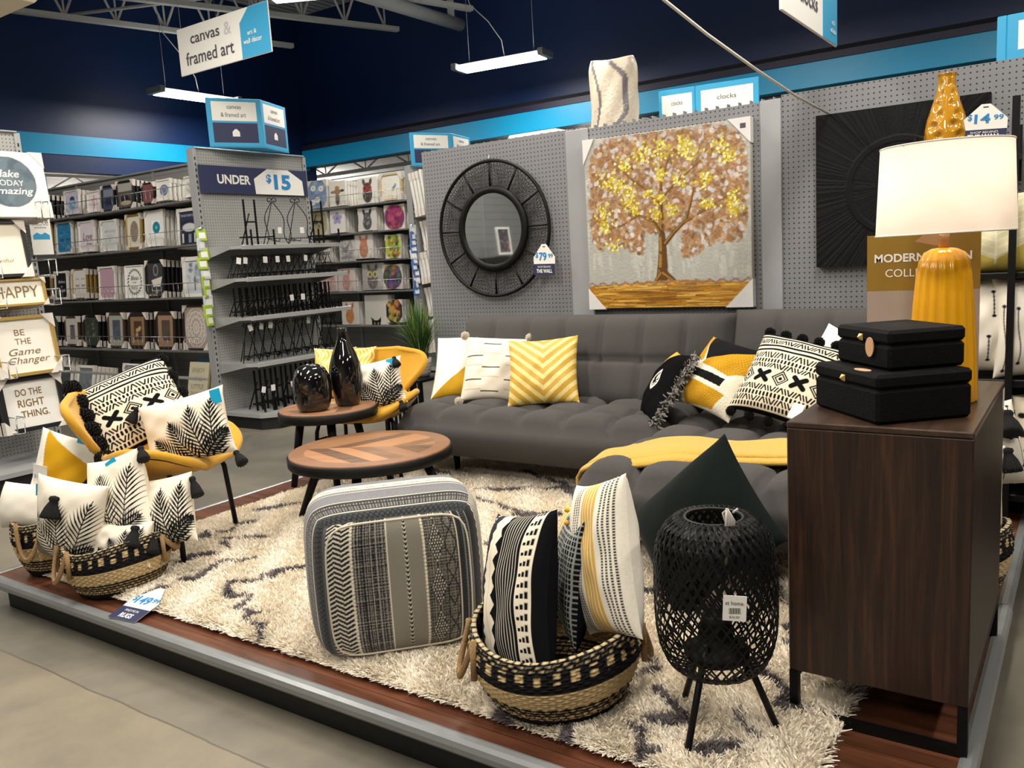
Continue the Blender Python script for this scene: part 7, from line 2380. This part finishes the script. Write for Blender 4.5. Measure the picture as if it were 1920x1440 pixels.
# ------------------------------------------------------------------ things on the pegboard wall
def mirror():
    cx_, cz_, R, ri = -3.155, 1.404, 0.428, 0.222
    t = thing('round_mirror', 'round mirror with a wide black woven rattan frame on the grey pegboard wall', 'mirror', (cx_, WY - 0.03, cz_))
    def P(r, a, y=0.0): return (r * math.cos(a), y, r * math.sin(a))
    m = MB()
    m.tube([P(R - 0.008, q * PI / 48) for q in range(96)], 0.011, M_BLACK, 10, closed=True)
    m.build('outer_ring', t)
    m = MB()
    n = 72
    ring = []
    for rr, yy in ((ri - 0.0, -0.006), (ri + 0.004, -0.014), (ri + 0.04, -0.012), (ri + 0.045, 0.0), (ri + 0.04, 0.012), (ri, 0.012)):
        ring.append((rr, yy))
    vs = []; fs = []
    for q in range(n):
        a = 2 * PI * q / n
        for rr, yy in ring: vs.append(P(rr, a, yy))
    kq = len(ring)
    for q in range(n):
        q2 = (q + 1) % n
        for j in range(kq):
            j2 = (j + 1) % kq
            fs.append((q * kq + j, q2 * kq + j, q2 * kq + j2, q * kq + j2))
    m.add(vs, fs, M_BLACK, True)
    m.build('inner_ring', t)
    ns = 12
    for q in range(ns):
        a = 2 * PI * q / ns + PI / 2
        MB().tube([P(ri + 0.04, a), P(R - 0.01, a)], 0.007, M_BLACK, 6).build('spoke', t)
    m = MB()
    g = 2 * PI / ns
    m = MB()
    for q in range(ns):
        a = 2 * PI * q / ns + PI / 2
        k = 9
        for i in range(k):
            f = (i + 0.5) / k
            # three crossing sets of canes fill each bay
            ao = a + g * f
            m.tube([P(R - 0.012, ao, -0.002), P((R + ri) / 2 + 0.01, a + g * (0.12 + 0.55 * f), -0.002), P(ri + 0.043, a + g * (0.02 + 0.45 * f), -0.002)], 0.0011, M_BLACK, 4, cap=False)
            m.tube([P(R - 0.012, ao, 0.002), P((R + ri) / 2 + 0.01, a + g * (0.33 + 0.55 * f), 0.002), P(ri + 0.043, a + g * (0.53 + 0.45 * f), 0.002)], 0.0011, M_BLACK, 4, cap=False)
            rr0 = ri + 0.05 + (R - ri - 0.07) * f
            sag = 0.03 * math.sin(PI * f) + 0.01
            m.tube([P(rr0, a), P(rr0 - sag * 0.75, a + g * 0.25), P(rr0 - sag, a + g * 0.5), P(rr0 - sag * 0.75, a + g * 0.75), P(rr0, a + g)], 0.0010, M_BLACK, 4, cap=False)
    m.build('rattan_weave', t)
    mm, tt = base_mat('mirror_glass', '#d3d8da', 0.03, 1.0)
    tc = tt.n('ShaderNodeTexCoord'); nz = tt.n('ShaderNodeTexNoise', ins={'Scale': 2.0}); tt.l(tc, 'Object', nz, 'Vector')
    mr = tt.n('ShaderNodeMapRange', ins={'To Min': 0.01, 'To Max': 0.04}); tt.l(nz, 'Fac', mr, 'Value'); tt.l(mr, 'Result', tt.b, 'Roughness')
    m = MB()
    m.add([P(ri + 0.006, 2 * PI * q / n, -0.002) for q in range(n)] + [P(ri + 0.006, 2 * PI * q / n, 0.002) for q in range(n)], [tuple(range(n)), tuple(range(2 * n - 1, n - 1, -1))] + [((q + 1) % n, q, n + q, n + (q + 1) % n) for q in range(n)], mm)
    m.build('mirror_glass', t)
    MB().tube([(0, 0.01, R + 0.03), (0, 0.0, R + 0.005), (0, 0.012, R - 0.012)], 0.003, M_WIRE, 6).build('wall_hook', t)
mirror()
price_tag('price_tag', 'white and navy price tag of $79.99 hanging on the round mirror', 0.152, 0.185, Matrix.Translation((-2.757, WY - 0.075, 1.103)) @ Matrix.Rotation(math.radians(1.5), 4, 'Y'), '79', '99', 'SHOP BEHIND', 'THE WALL', 0.36)

def tree_paint():
    n = 300
    p = Paint(n, n, '#aaa9a2')
    g = random.Random(12)
    # pale brushed sky
    for _ in range(500):
        x, y = g.random(), g.uniform(0.16, 1)
        p.seg((x, y), (x + g.uniform(-0.01, 0.01), y + g.uniform(0.03, 0.09)), g.uniform(0.006, 0.014), g.choice(['#b8b7b0', '#9fa09a', '#c7c6be', '#a9aba6', '#b2b1ad']), op=0.5)
    def crown():
        while True:
            x, y = g.uniform(0.02, 0.98), g.uniform(0.26, 0.99)
            dx, dy = (x - 0.5) / 0.48, (y - 0.64) / 0.37
            low = 0.31 + 0.05 * math.sin(x * 9)
            if dx ** 4 + dy ** 4 < 1.0 and y > low and not (0.37 < x < 0.6 and y < 0.43): return x, y
    lv = ['#9b724c', '#ac8259', '#84603c', '#bf9f7c', '#8f6844', '#73502f', '#a67c52', '#9a7048']
    for _ in range(4200):
        x, y = crown(); p.ell((x, y), g.uniform(0.009, 0.02), g.uniform(0.007, 0.012), g.choice(lv), op=g.uniform(0.45, 0.9), rot=g.uniform(0, 3))
    for _ in range(230):
        x, y = crown(); p.ell((x, y), g.uniform(0.01, 0.02), g.uniform(0.008, 0.016), g.choice(['#c4c2c6', '#d6d2d2']), op=g.uniform(0.5, 0.85), rot=g.uniform(0, 3))
    TR = '#5c3d1b'
    def limb(pts, r0, r1, c=TR):
        k = len(pts) - 1
        for i in range(k):
            a = r0 + (r1 - r0) * i / k; b_ = r0 + (r1 - r0) * (i + 1) / k
            p.seg(pts[i], pts[i + 1], a, c, b_); p.seg((pts[i][0] - a * 0.5, pts[i][1]), (pts[i + 1][0] - b_ * 0.5, pts[i + 1][1]), a * 0.3, '#a9803a', b_ * 0.3, op=0.8)
    limb([(0.475, 0.165), (0.482, 0.24), (0.485, 0.33), (0.483, 0.42)], 0.036, 0.02)
    limb([(0.44, 0.155), (0.478, 0.2)], 0.014, 0.02); limb([(0.55, 0.155), (0.49, 0.2)], 0.012, 0.02)
    limb([(0.483, 0.42), (0.482, 0.55), (0.485, 0.68), (0.488, 0.8)], 0.016, 0.006)
    limb([(0.505, 0.37), (0.56, 0.43), (0.63, 0.49), (0.66, 0.58), (0.68, 0.66)], 0.014, 0.005)
    limb([(0.62, 0.48), (0.72, 0.53), (0.8, 0.57), (0.87, 0.6)], 0.009, 0.003)
    limb([(0.475, 0.43), (0.43, 0.5), (0.34, 0.54), (0.25, 0.6)], 0.012, 0.004); limb([(0.34, 0.54), (0.24, 0.49), (0.15, 0.47)], 0.007, 0.003)
    limb([(0.482, 0.58), (0.4, 0.67), (0.31, 0.74), (0.25, 0.8)], 0.009, 0.003); limb([(0.485, 0.62), (0.57, 0.7), (0.66, 0.76), (0.74, 0.82)], 0.008, 0.003); limb([(0.487, 0.7), (0.53, 0.82), (0.56, 0.9)], 0.006, 0.002)
    for _ in range(420):
        x, y = crown()
        if g.random() < 0.4: p.ell((x, y), g.uniform(0.008, 0.018), g.uniform(0.006, 0.012), g.choice(lv), op=0.7, rot=g.uniform(0, 3))
    clus = [(0.16, 0.75, 0.06), (0.22, 0.72, 0.05), (0.27, 0.84, 0.05), (0.38, 0.88, 0.06), (0.5, 0.88, 0.07), (0.62, 0.9, 0.06), (0.66, 0.86, 0.05), (0.83, 0.87, 0.06), (0.88, 0.82, 0.04), (0.28, 0.62, 0.045), (0.32, 0.57, 0.035), (0.48, 0.62, 0.035), (0.49, 0.76, 0.035), (0.6, 0.72, 0.04), (0.74, 0.7, 0.05), (0.9, 0.58, 0.05), (0.91, 0.52, 0.04), (0.12, 0.5, 0.05), (0.17, 0.37, 0.04), (0.45, 0.54, 0.035), (0.54, 0.55, 0.04), (0.3, 0.68, 0.04), (0.12, 0.58, 0.04), (0.76, 0.57, 0.035), (0.4, 0.66, 0.03)]
    gold = np.zeros((n, n))
    for cx_, cy_, r in clus:
        for _ in range(int(46 * r / 0.05)):
            x, y = g.gauss(cx_, r * 0.55), g.gauss(cy_, r * 0.55)
            p.ell((x, y), g.uniform(0.004, 0.009), g.uniform(0.004, 0.008), g.choice(['#cdbb2c', '#e2d85c', '#ae941e', '#efe890', '#c0aa2a']), rot=g.uniform(0, 3))
    # golden ground
    p.poly([(0, 0), (1, 0), (1, 0.13), (0.6, 0.158), (0.45, 0.155), (0, 0.135)], '#a9741f')
    for _ in range(240):
        x, y = g.uniform(-0.1, 1), g.uniform(0.0, 0.14)
        p.seg((x, y), (x + g.uniform(0.05, 0.25), y + g.uniform(-0.01, 0.01)), g.uniform(0.0015, 0.005), g.choice(['#c9963a', '#8a5a1a', '#d9b156', '#6e4315', '#b98228', '#e0bd6a']), op=0.7)
    p.path([(0.02 * k, 0.145 + 0.01 * math.sin(k * 1.7)) for k in range(51)], 0.006, '#8a6a52', op=0.7)
    for x, y in ((0.3, 0.09), (0.6, 0.1), (0.45, 0.05)): p.ell((x, y), 0.12, 0.012, '#5f3a12', op=0.6)
    rel_ = np.random.default_rng(2).random((n, n)) * 0.0012
    return p, rel_
cw, chh = 0.978, 0.967
t = thing('tree_painting', 'large square canvas of a gold and brown tree with white corner guards', 'painting', (-1.9775, WY - 0.045, 0.891))
MB().bbox((-cw / 2, 0.001, 0), (cw / 2, 0.04, chh), plain('canvas_edge', '#b9b4a8', 0.7), 0.003).build('stretched_canvas', t)
pt, rl = tree_paint()
printed_panel('painted_face', pt, cw - 0.004, chh - 0.004, dyed('oil_and_gold_leaf', 0.35, 0.5, 0.5, 60), t, relief=rl, y=0.0, z0=0.002)
for (sx, top, k1, k2) in ((-1, 1, 0.075, 0.14), (1, 1, 0.12, 0.13), (-1, 0, 0.11, 0.12), (1, 0, 0.15, 0.15)):
    x = sx * (cw / 2 + 0.004); z = chh + 0.004 if top else -0.004
    tri = [(x, z), (x - sx * k1, z), (x, z + (-k2 if top else k2))]
    MB().prism(tri if (sx > 0) == bool(top) else tri[::-1], -0.006, 0.042, plain('white_corner_card', '#d8d5d4', 0.55)).build('corner_guard', t)
MB().box((cw / 2 - 0.05, -0.0068, chh - 0.05), (cw / 2 - 0.02, -0.0062, chh - 0.025), M_INKGREY).build('barcode', t)

# carved black sunburst panel
def sunburst():
    w_, h_ = 0.752, 0.737
    t = thing('carved_panel', 'black carved sunburst wall panel behind the lamp', 'wall art', (-0.785, WY - 0.04, 1.081))
    n = 220
    U, V = np.meshgrid(np.linspace(-1, 1, n), np.linspace(-1, 1, n))
    r = np.hypot(U, V); a = np.arctan2(V, U)
    g = np.random.default_rng(5)
    tab = g.random(900)
    k = (a + PI) / (2 * PI) * 300
    st = tab[(np.floor(k).astype(int) % 300)] * 0.6 + tab[(np.floor(k * 2.3).astype(int) % 690)] * 0.4
    groove = np.abs((k % 1) * 2 - 1)
    H = 0.003 * st + 0.0015 * (1 - groove ** 3)
    H = np.where((r > 0.55) & (r < 0.63), 0.006, H); H = np.where(r <= 0.55, H * 0.7 + 0.002, H)
    c = np.ones((n, n, 3)) * np.array(srgb('#121315')); c *= (0.3 + 1.6 * st * (0.4 + 0.6 * g.random((n, n))))[..., None]
    c = np.where(((r > 0.55) & (r < 0.63))[..., None], np.array(srgb('#0f0f11')), c)
    P = np.stack([U * w_ / 2, -H, (V + 1) / 2 * h_], -1).reshape(-1, 3)
    obj('carved_face', fast_mesh('carved_face', P, grid_faces(n, n), dyed('blackened_wood', 0.6, 0.15, 0.0), c.reshape(-1, 3)), t)
    MB().bbox((-w_ / 2, 0.0, 0), (w_ / 2, 0.038, h_), plain('black_panel_edge', '#101012', 0.5), 0.002).build('panel_edge', t)
sunburst()

# amber vase on a small wire ledge of the wall
t = thing('display_ledge', 'small black wire ledge on the pegboard wall behind the lamp shade', 'ledge', (-0.52, WY - 0.15, 1.52))
m = MB().bbox((-0.2, -0.09, -0.012), (0.24, 0.105, 0), M_BLACK, 0.003)
m.build('ledge_board', t)
for x in (-0.19, 0.23):
    m = MB()
    m.box((x - 0.006, 0.09, -0.1), (x + 0.006, 0.105, 0.14), M_BLACK)
    m.box((x - 0.006, -0.085, 0.0), (x + 0.006, 0.1, 0.012), M_BLACK)
    m.build('bracket', t)
def dense_profile(p):
    o = []
    for (r0, z0), (r1, z1) in zip(p[:-1], p[1:]):
        for k in range(6):
            o.append((r0 + (r1 - r0) * k / 6, z0 + (z1 - z0) * k / 6))
    return o + [p[-1]]
def dimple(r, z, a):
    k = math.sin(a * 6 + (PI / 2 if int(z / 0.045) % 2 else 0)) * math.sin(PI * ((z / 0.045) % 1))
    return r * (1 - 0.2 * max(0, k))
b = MB().lathe(dense_profile([(0.0, 0.0), (0.06, 0.0), (0.075, 0.02), (0.088, 0.08), (0.09, 0.13), (0.082, 0.18), (0.066, 0.235), (0.048, 0.29), (0.038, 0.33), (0.036, 0.37), (0.042, 0.384), (0.034, 0.384), (0.03, 0.34), (0.0, 0.3)]), plain('amber_dimpled_glass', '#b58018', 0.08, spec=0.7, var=0.15, scale=20, coat=0.6), 60, rfun=lambda r, z, a: dimple(r, z, a) if r > 0.031 else r)
o = b.build('vase'); o.location = (-0.57, WY - 0.15, 1.521); tag(o, 'amber dimpled glass vase above the lamp shade', 'vase')
price_tag('price_tag', 'white price tag of $14.99 beside the amber vase', 0.17, 0.15, Matrix.Translation((-0.42, WY - 0.19, 1.6)) @ Matrix.Rotation(math.radians(3), 4, 'Y'), '14', '99', 'SHOP BEHIND', 'THE WALL', 0.3)

# ------------------------------------------------------------------ plant and its black table
t = thing('side_table', 'black slatted side table under the grass plant, left of the sofa', 'table', (-3.72, 4.23, 0.0))
MB().bbox((-0.17, -0.16, 0.455), (0.17, 0.16, 0.475), M_BLACK, 0.004).build('table_top', t)
for k in range(9):
    MB().box((-0.16 + k * 0.038, -0.15, 0.04), (-0.145 + k * 0.038, -0.14, 0.455), M_BLACK).build('slat', t)
for sx in (-1, 1):
    for sy in (-1, 1):
        MB().box((sx * 0.155 - 0.012, sy * 0.145 - 0.012, 0), (sx * 0.155 + 0.012, sy * 0.145 + 0.012, 0.455), M_BLACK).build('leg', t)
t = thing('potted_grass', 'green grass plant in a grey chevron pot left of the sofa', 'plant', (-3.66, 4.22, 0.476))
def pot_mat():
    m, tt = base_mat('chevron_stoneware', '#b7b0a6', 0.6)
    tc = tt.n('ShaderNodeTexCoord'); sp = tt.n('ShaderNodeSeparateXYZ'); tt.l(tc, 'Object', sp, 0)
    at2 = tt.n('ShaderNodeMath', operation='ARCTAN2'); tt.l(sp, 'Y', at2, 0); tt.l(sp, 'X', at2, 1)
    ml = tt.n('ShaderNodeMath', operation='MULTIPLY'); ml.inputs[1].default_value = 2.2; tt.l(at2, 0, ml, 0)
    pp = tt.n('ShaderNodeMath', operation='PINGPONG'); pp.inputs[1].default_value = 0.5; tt.l(ml, 0, pp, 0)
    m2 = tt.n('ShaderNodeMath', operation='MULTIPLY_ADD'); m2.inputs[1].default_value = 45; tt.l(sp, 'Z', m2, 0); tt.l(pp, 0, m2, 2)
    fr = tt.n('ShaderNodeMath', operation='FRACT'); tt.l(m2, 0, fr, 0)
    gt = tt.n('ShaderNodeMath', operation='GREATER_THAN'); gt.inputs[1].default_value = 0.5; tt.l(fr, 0, gt, 0)
    mx = tt.n('ShaderNodeMixRGB'); mx.inputs[1].default_value = (*srgb('#a79f95'), 1); mx.inputs[2].default_value = (*srgb('#c9c2b8'), 1)
    tt.l(gt, 0, mx, 0); tt.l(mx, 0, tt.b, 'Base Color')
    return m
MB().lathe([(0.0, 0.0), (0.05, 0.0), (0.062, 0.03), (0.07, 0.09), (0.072, 0.12), (0.062, 0.12), (0.058, 0.1), (0.0, 0.1)], pot_mat(), 32).build('pot', t)
def grass():
    g = np.random.default_rng(6)
    N = 900
    ns = 7
    a = g.random(N) * 2 * PI; r0 = 0.05 * np.sqrt(g.random(N))
    L = 0.24 + 0.2 * g.random(N); bend = g.random(N) ** 1.5 * 0.2 + 0.015
    dirx, diry = np.cos(a), np.sin(a)
    V = []; C = []
    cols = np.array([srgb('#24401f'), srgb('#355a2a'), srgb('#4c7335'), srgb('#7d9440'), srgb('#c2bd7d')])
    pick = g.choice(5, N, p=[0.34, 0.33, 0.2, 0.08, 0.05])
    for k in range(ns):
        u = k / (ns - 1)
        x = r0 * dirx + bend * dirx * u ** 1.8; y = r0 * diry + bend * diry * u ** 1.8
        z = 0.1 + L * (u - 0.35 * (bend / 0.2) * u ** 2.5)
        w = 0.0026 * (1 - 0.85 * u)
        V.append(np.stack([np.stack([x - diry * w, y + dirx * w, z], -1), np.stack([x + diry * w, y - dirx * w, z], -1)], 1))
        C.append(np.repeat((cols[pick] * (0.75 + 0.5 * u))[:, None], 2, 1))
    V = np.stack(V, 1).reshape(-1, 3); C = np.stack(C, 1).reshape(-1, 3)
    F = []
    base = np.arange(N)[:, None] * ns * 2
    for k in range(ns - 1):
        F.append(base + np.array([[2 * k, 2 * k + 1, 2 * k + 3, 2 * k + 2]]))
    return fast_mesh('grass_blades', V, np.concatenate(F), dyed('grass_leaf', 0.6, 0.3, 0.0), C)
obj('grass_blades', grass(), t)

# ------------------------------------------------------------------ rack of pillows at the right edge
t = thing('pillow_rack', 'black shelving rack of pillows at the right edge, against the pegboard wall', 'shelving', (-0.05, 4.2, 0.0))
MB().bbox((-0.43, -0.27, 0.58), (0.9, 0.2, 0.61), M_BLACK, 0.004).build('shelf', t)
MB().bbox((-0.43, -0.27, 1.02), (0.9, 0.2, 1.045), M_BLACK, 0.004).build('shelf', t)
MB().bbox((-0.43, -0.27, 0.1), (0.9, 0.2, 0.13), M_BLACK, 0.004).build('shelf', t)
for x, y in ((-0.225, -0.3), (0.88, -0.3)):
    MB().box((x - 0.013, y - 0.013, 0.0), (x + 0.013, y + 0.013, 1.72), M_BLACK).build('post', t)
MB().box((-0.43, 0.2, 0.0), (0.9, 0.22, 1.3), M_PEGDARK).build('back_panel', t)
p1 = pillow('white pillow with short black twigs on the rack beside the lamp base', (-0.395, 4.02, 0.83), (0.93, 0.3, 0), (0.0, 0.12, 0.99), 0.3, 0.42, short_twigs(), seed=41, T=0.09)
tassel(p1, (0.14, 0.19, 0.03), (0.3, -0.9, 0.2), 0.09, r=0.035)
pillow('grey white pillow with long dotted black lines behind the rack post', (-0.18, 4.02, 0.82), (0.93, 0.3, 0), (0.0, 0.14, 0.99), 0.34, 0.42, twig_lines(7), seed=42, T=0.09)
p2 = pillow('yellow pillow with a white leaf print on the upper rack shelf', (-0.36, 4.03, 1.2), (0.95, 0.25, 0.02), (0.0, 0.2, 0.98), 0.36, 0.34, leaf_yellow(), seed=43, T=0.09, back='#c9b65c')
tassel(p2, (0.17, -0.15, 0.05), (0.2, -0.9, 0.3), 0.07, plain('yellow_yarn', '#dcae1c', 0.9, bump=0.5, bscale=300), 0.03, label='yellow yarn tassel')
pillow('yellow leaf pillow at the far right of the upper rack shelf', (0.0, 4.03, 1.2), (0.95, 0.25, 0.02), (0.0, 0.2, 0.98), 0.36, 0.34, leaf_yellow(), seed=44, T=0.09, back='#c9b65c')
for k in range(2):
    pillow('cream pillow with rows of black dots low on the rack, ' + ('left of the post' if k == 0 else 'behind the post'), (-0.38 + k * 0.3, 3.98, 0.36), (0.95, 0.2, 0), (0.0, 0.2, 0.98), 0.36, 0.36, dotted_rows(), seed=45 + k, T=0.09)

# ------------------------------------------------------------------ overstock above the wall
def wrapped_roll():
    t = thing('rolled_rug', 'plastic wrapped cream shag rug roll standing above the pegboard wall', 'rug', (-2.42, 4.72, 1.5))
    g = np.random.default_rng(8)
    n, h = 90, 120
    th, v = np.meshgrid(np.linspace(0, 2 * PI, n, endpoint=False), np.linspace(0, 1, h))
    r = 0.148 * (1 - 0.10 * np.clip((v - 0.92) / 0.08, 0, 1) ** 2) * (1 + 0.03 * np.sin(3 * th + 9 * v) + 0.02 * np.sin(7 * th - 21 * v))
    P = np.stack([r * np.cos(th), r * np.sin(th) * 0.8, v * 0.84 + 0.012 * np.sin(2 * th + 1) * v], -1)
    c = np.tile(np.array(srgb('#cfc3b0')), (h, n, 1))
    d = np.abs(th - 5.35 - 0.38 * np.sin(v * 10.5) - 0.12 * np.sin(v * 23))
    c[(d < 0.13) | (np.abs(th - 4.2 - 0.3 * np.sin(v * 8 + 2)) < 0.07)] = np.array(srgb('#6b6669'))
    c *= (0.9 + 0.2 * g.random((h, n)))[..., None]
    V = np.concatenate([P.reshape(-1, 3), [[0, 0, 0.845]]])
    F = np.concatenate([grid_faces(h, n, 0, True), np.stack([np.arange(n) + (h - 1) * n, (np.arange(n) + 1) % n + (h - 1) * n, np.full(n, n * h), np.full(n, n * h)], -1)])
    faces = [tuple(dict.fromkeys(f)) for f in F.tolist()]
    me = bpy.data.meshes.new('rolled_pile'); me.from_pydata(V.tolist(), [], faces)
    me.materials.append(dyed('wrapped_wool', 0.35, 0.6, 0.6, 60))
    me.polygons.foreach_set('use_smooth', [True] * len(faces))
    at = me.color_attributes.new('Dye', 'FLOAT_COLOR', 'POINT'); c4 = np.ones((len(V), 4), np.float32); c4[:-1, :3] = c.reshape(-1, 3); c4[-1, :3] = srgb('#d5cab8'); at.data.foreach_set('color', c4.ravel()); me.update()
    obj('rolled_pile', me, t)
    MB().tube([(0.1 * math.cos(q), 0.09 * math.sin(q), 0.7 + 0.01 * math.sin(q)) for q in np.linspace(0, 2 * PI, 30)[:-1]], 0.004, plain('clear_tie_plastic', '#b9b4ac', 0.25, var=0.1), 5, closed=True).build('tie', t)
wrapped_roll()
b = MB().bbox((-0.19, -0.12, 0.0), (0.19, 0.12, 0.16), plain('white_plastic_wrap', '#d9d9d6', 0.25, var=0.1, bump=0.6, bscale=20), 0.02)
o = b.build('wrapped_parcel'); o.location = (-2.95, 4.72, 1.83); tag(o, 'white plastic wrapped parcel just showing above the pegboard left of the rug roll', 'parcel')
t = thing('backstock_shelf', 'grey backstock shelf behind the pegboard wall', 'shelving', (-1.6, 4.9, 1.35))
MB().box((-2.0, -0.33, 0.1), (2.2, 0.3, 0.145), M_SHELF).build('shelf', t)
MB().box((-0.75, -0.2, 0.145), (0.0, 0.25, 0.604), M_CARD).build('riser_box', t)
b = MB()
pts = [(-1.62, 3.1, 3.2), (-1.5, 3.25, 2.55), (-1.36, 3.45, 2.28), (-1.24, 3.75, 2.08), (-1.16, 4.1, 1.93), (-1.1, 4.4, 1.822)]
b = MB()
cpts = [(-1.321, 3.0, 2.106), (-1.26, 3.25, 2.02), (-1.19, 3.6, 1.93), (-1.14, 4.0, 1.862), (-1.1, 4.405, 1.822)]
b.tube([(-1.62, 1.9, 2.75), (-1.46, 2.5, 2.33)] + cpts, 0.006, plain('white_cord', '#d8d6d0', 0.5), 8)
tag(b.build('white_cord'), 'white cord swooping down from the ceiling to the black carved panel', 'cord')

# rug price tag lying on the platform edge
t = thing('price_tag', 'white and navy price tag of $149.99 lying on the platform edge by the rug', 'price tag', M=Matrix.Translation((-2.862, 1.552, 0.007)) @ Matrix.Rotation(math.radians(6), 4, 'Z') @ Matrix.Rotation(math.radians(14), 4, 'X'))
w_, h_ = 0.148, 0.19
m = MB().slab([(x, z) for x, z in house_poly(w_, h_)], 0, 0.0015, M_WHITE); m.build('card', t)
MB().box((-w_ / 2, 0, 0.0015), (w_ / 2, h_ * 0.36, 0.0019), M_INKNAVY).build('navy_band', t)
F_ = lambda x, y: Matrix.Translation((x, y, 0.0022))
lettering('$', 0.026, M_INKBLUE, t, F_(-0.056, 0.115), 'price_lettering', bold=0.02)
lettering('149', 0.04, M_INKBLUE, t, F_(-0.008, 0.112), 'price_lettering', width=0.072, bold=0.03)
lettering('99', 0.022, M_INKBLUE, t, F_(0.05, 0.12), 'price_lettering', width=0.034, bold=0.02)
lettering('FIND ME IN', 0.011, M_WHITE, t, F_(0, 0.05), 'caption_lettering', width=0.07)
lettering('RUGS', 0.022, M_WHITE, t, F_(0, 0.023), 'caption_lettering', width=0.066, bold=0.03)

# small print seen in the mirror
framed_print('white framed rose print on a shelf behind the photographer', 0.3, 0.36, -6.36, -0.35, 1.26, (math.radians(-6), 0, PI / 2), M_FWHITE, 0.03, art_flat('#4b4a55', 1.2, ['#c99a8c', '#b97f74', '#35343d'], 4), (), False)
bpy.context.view_layer.update()
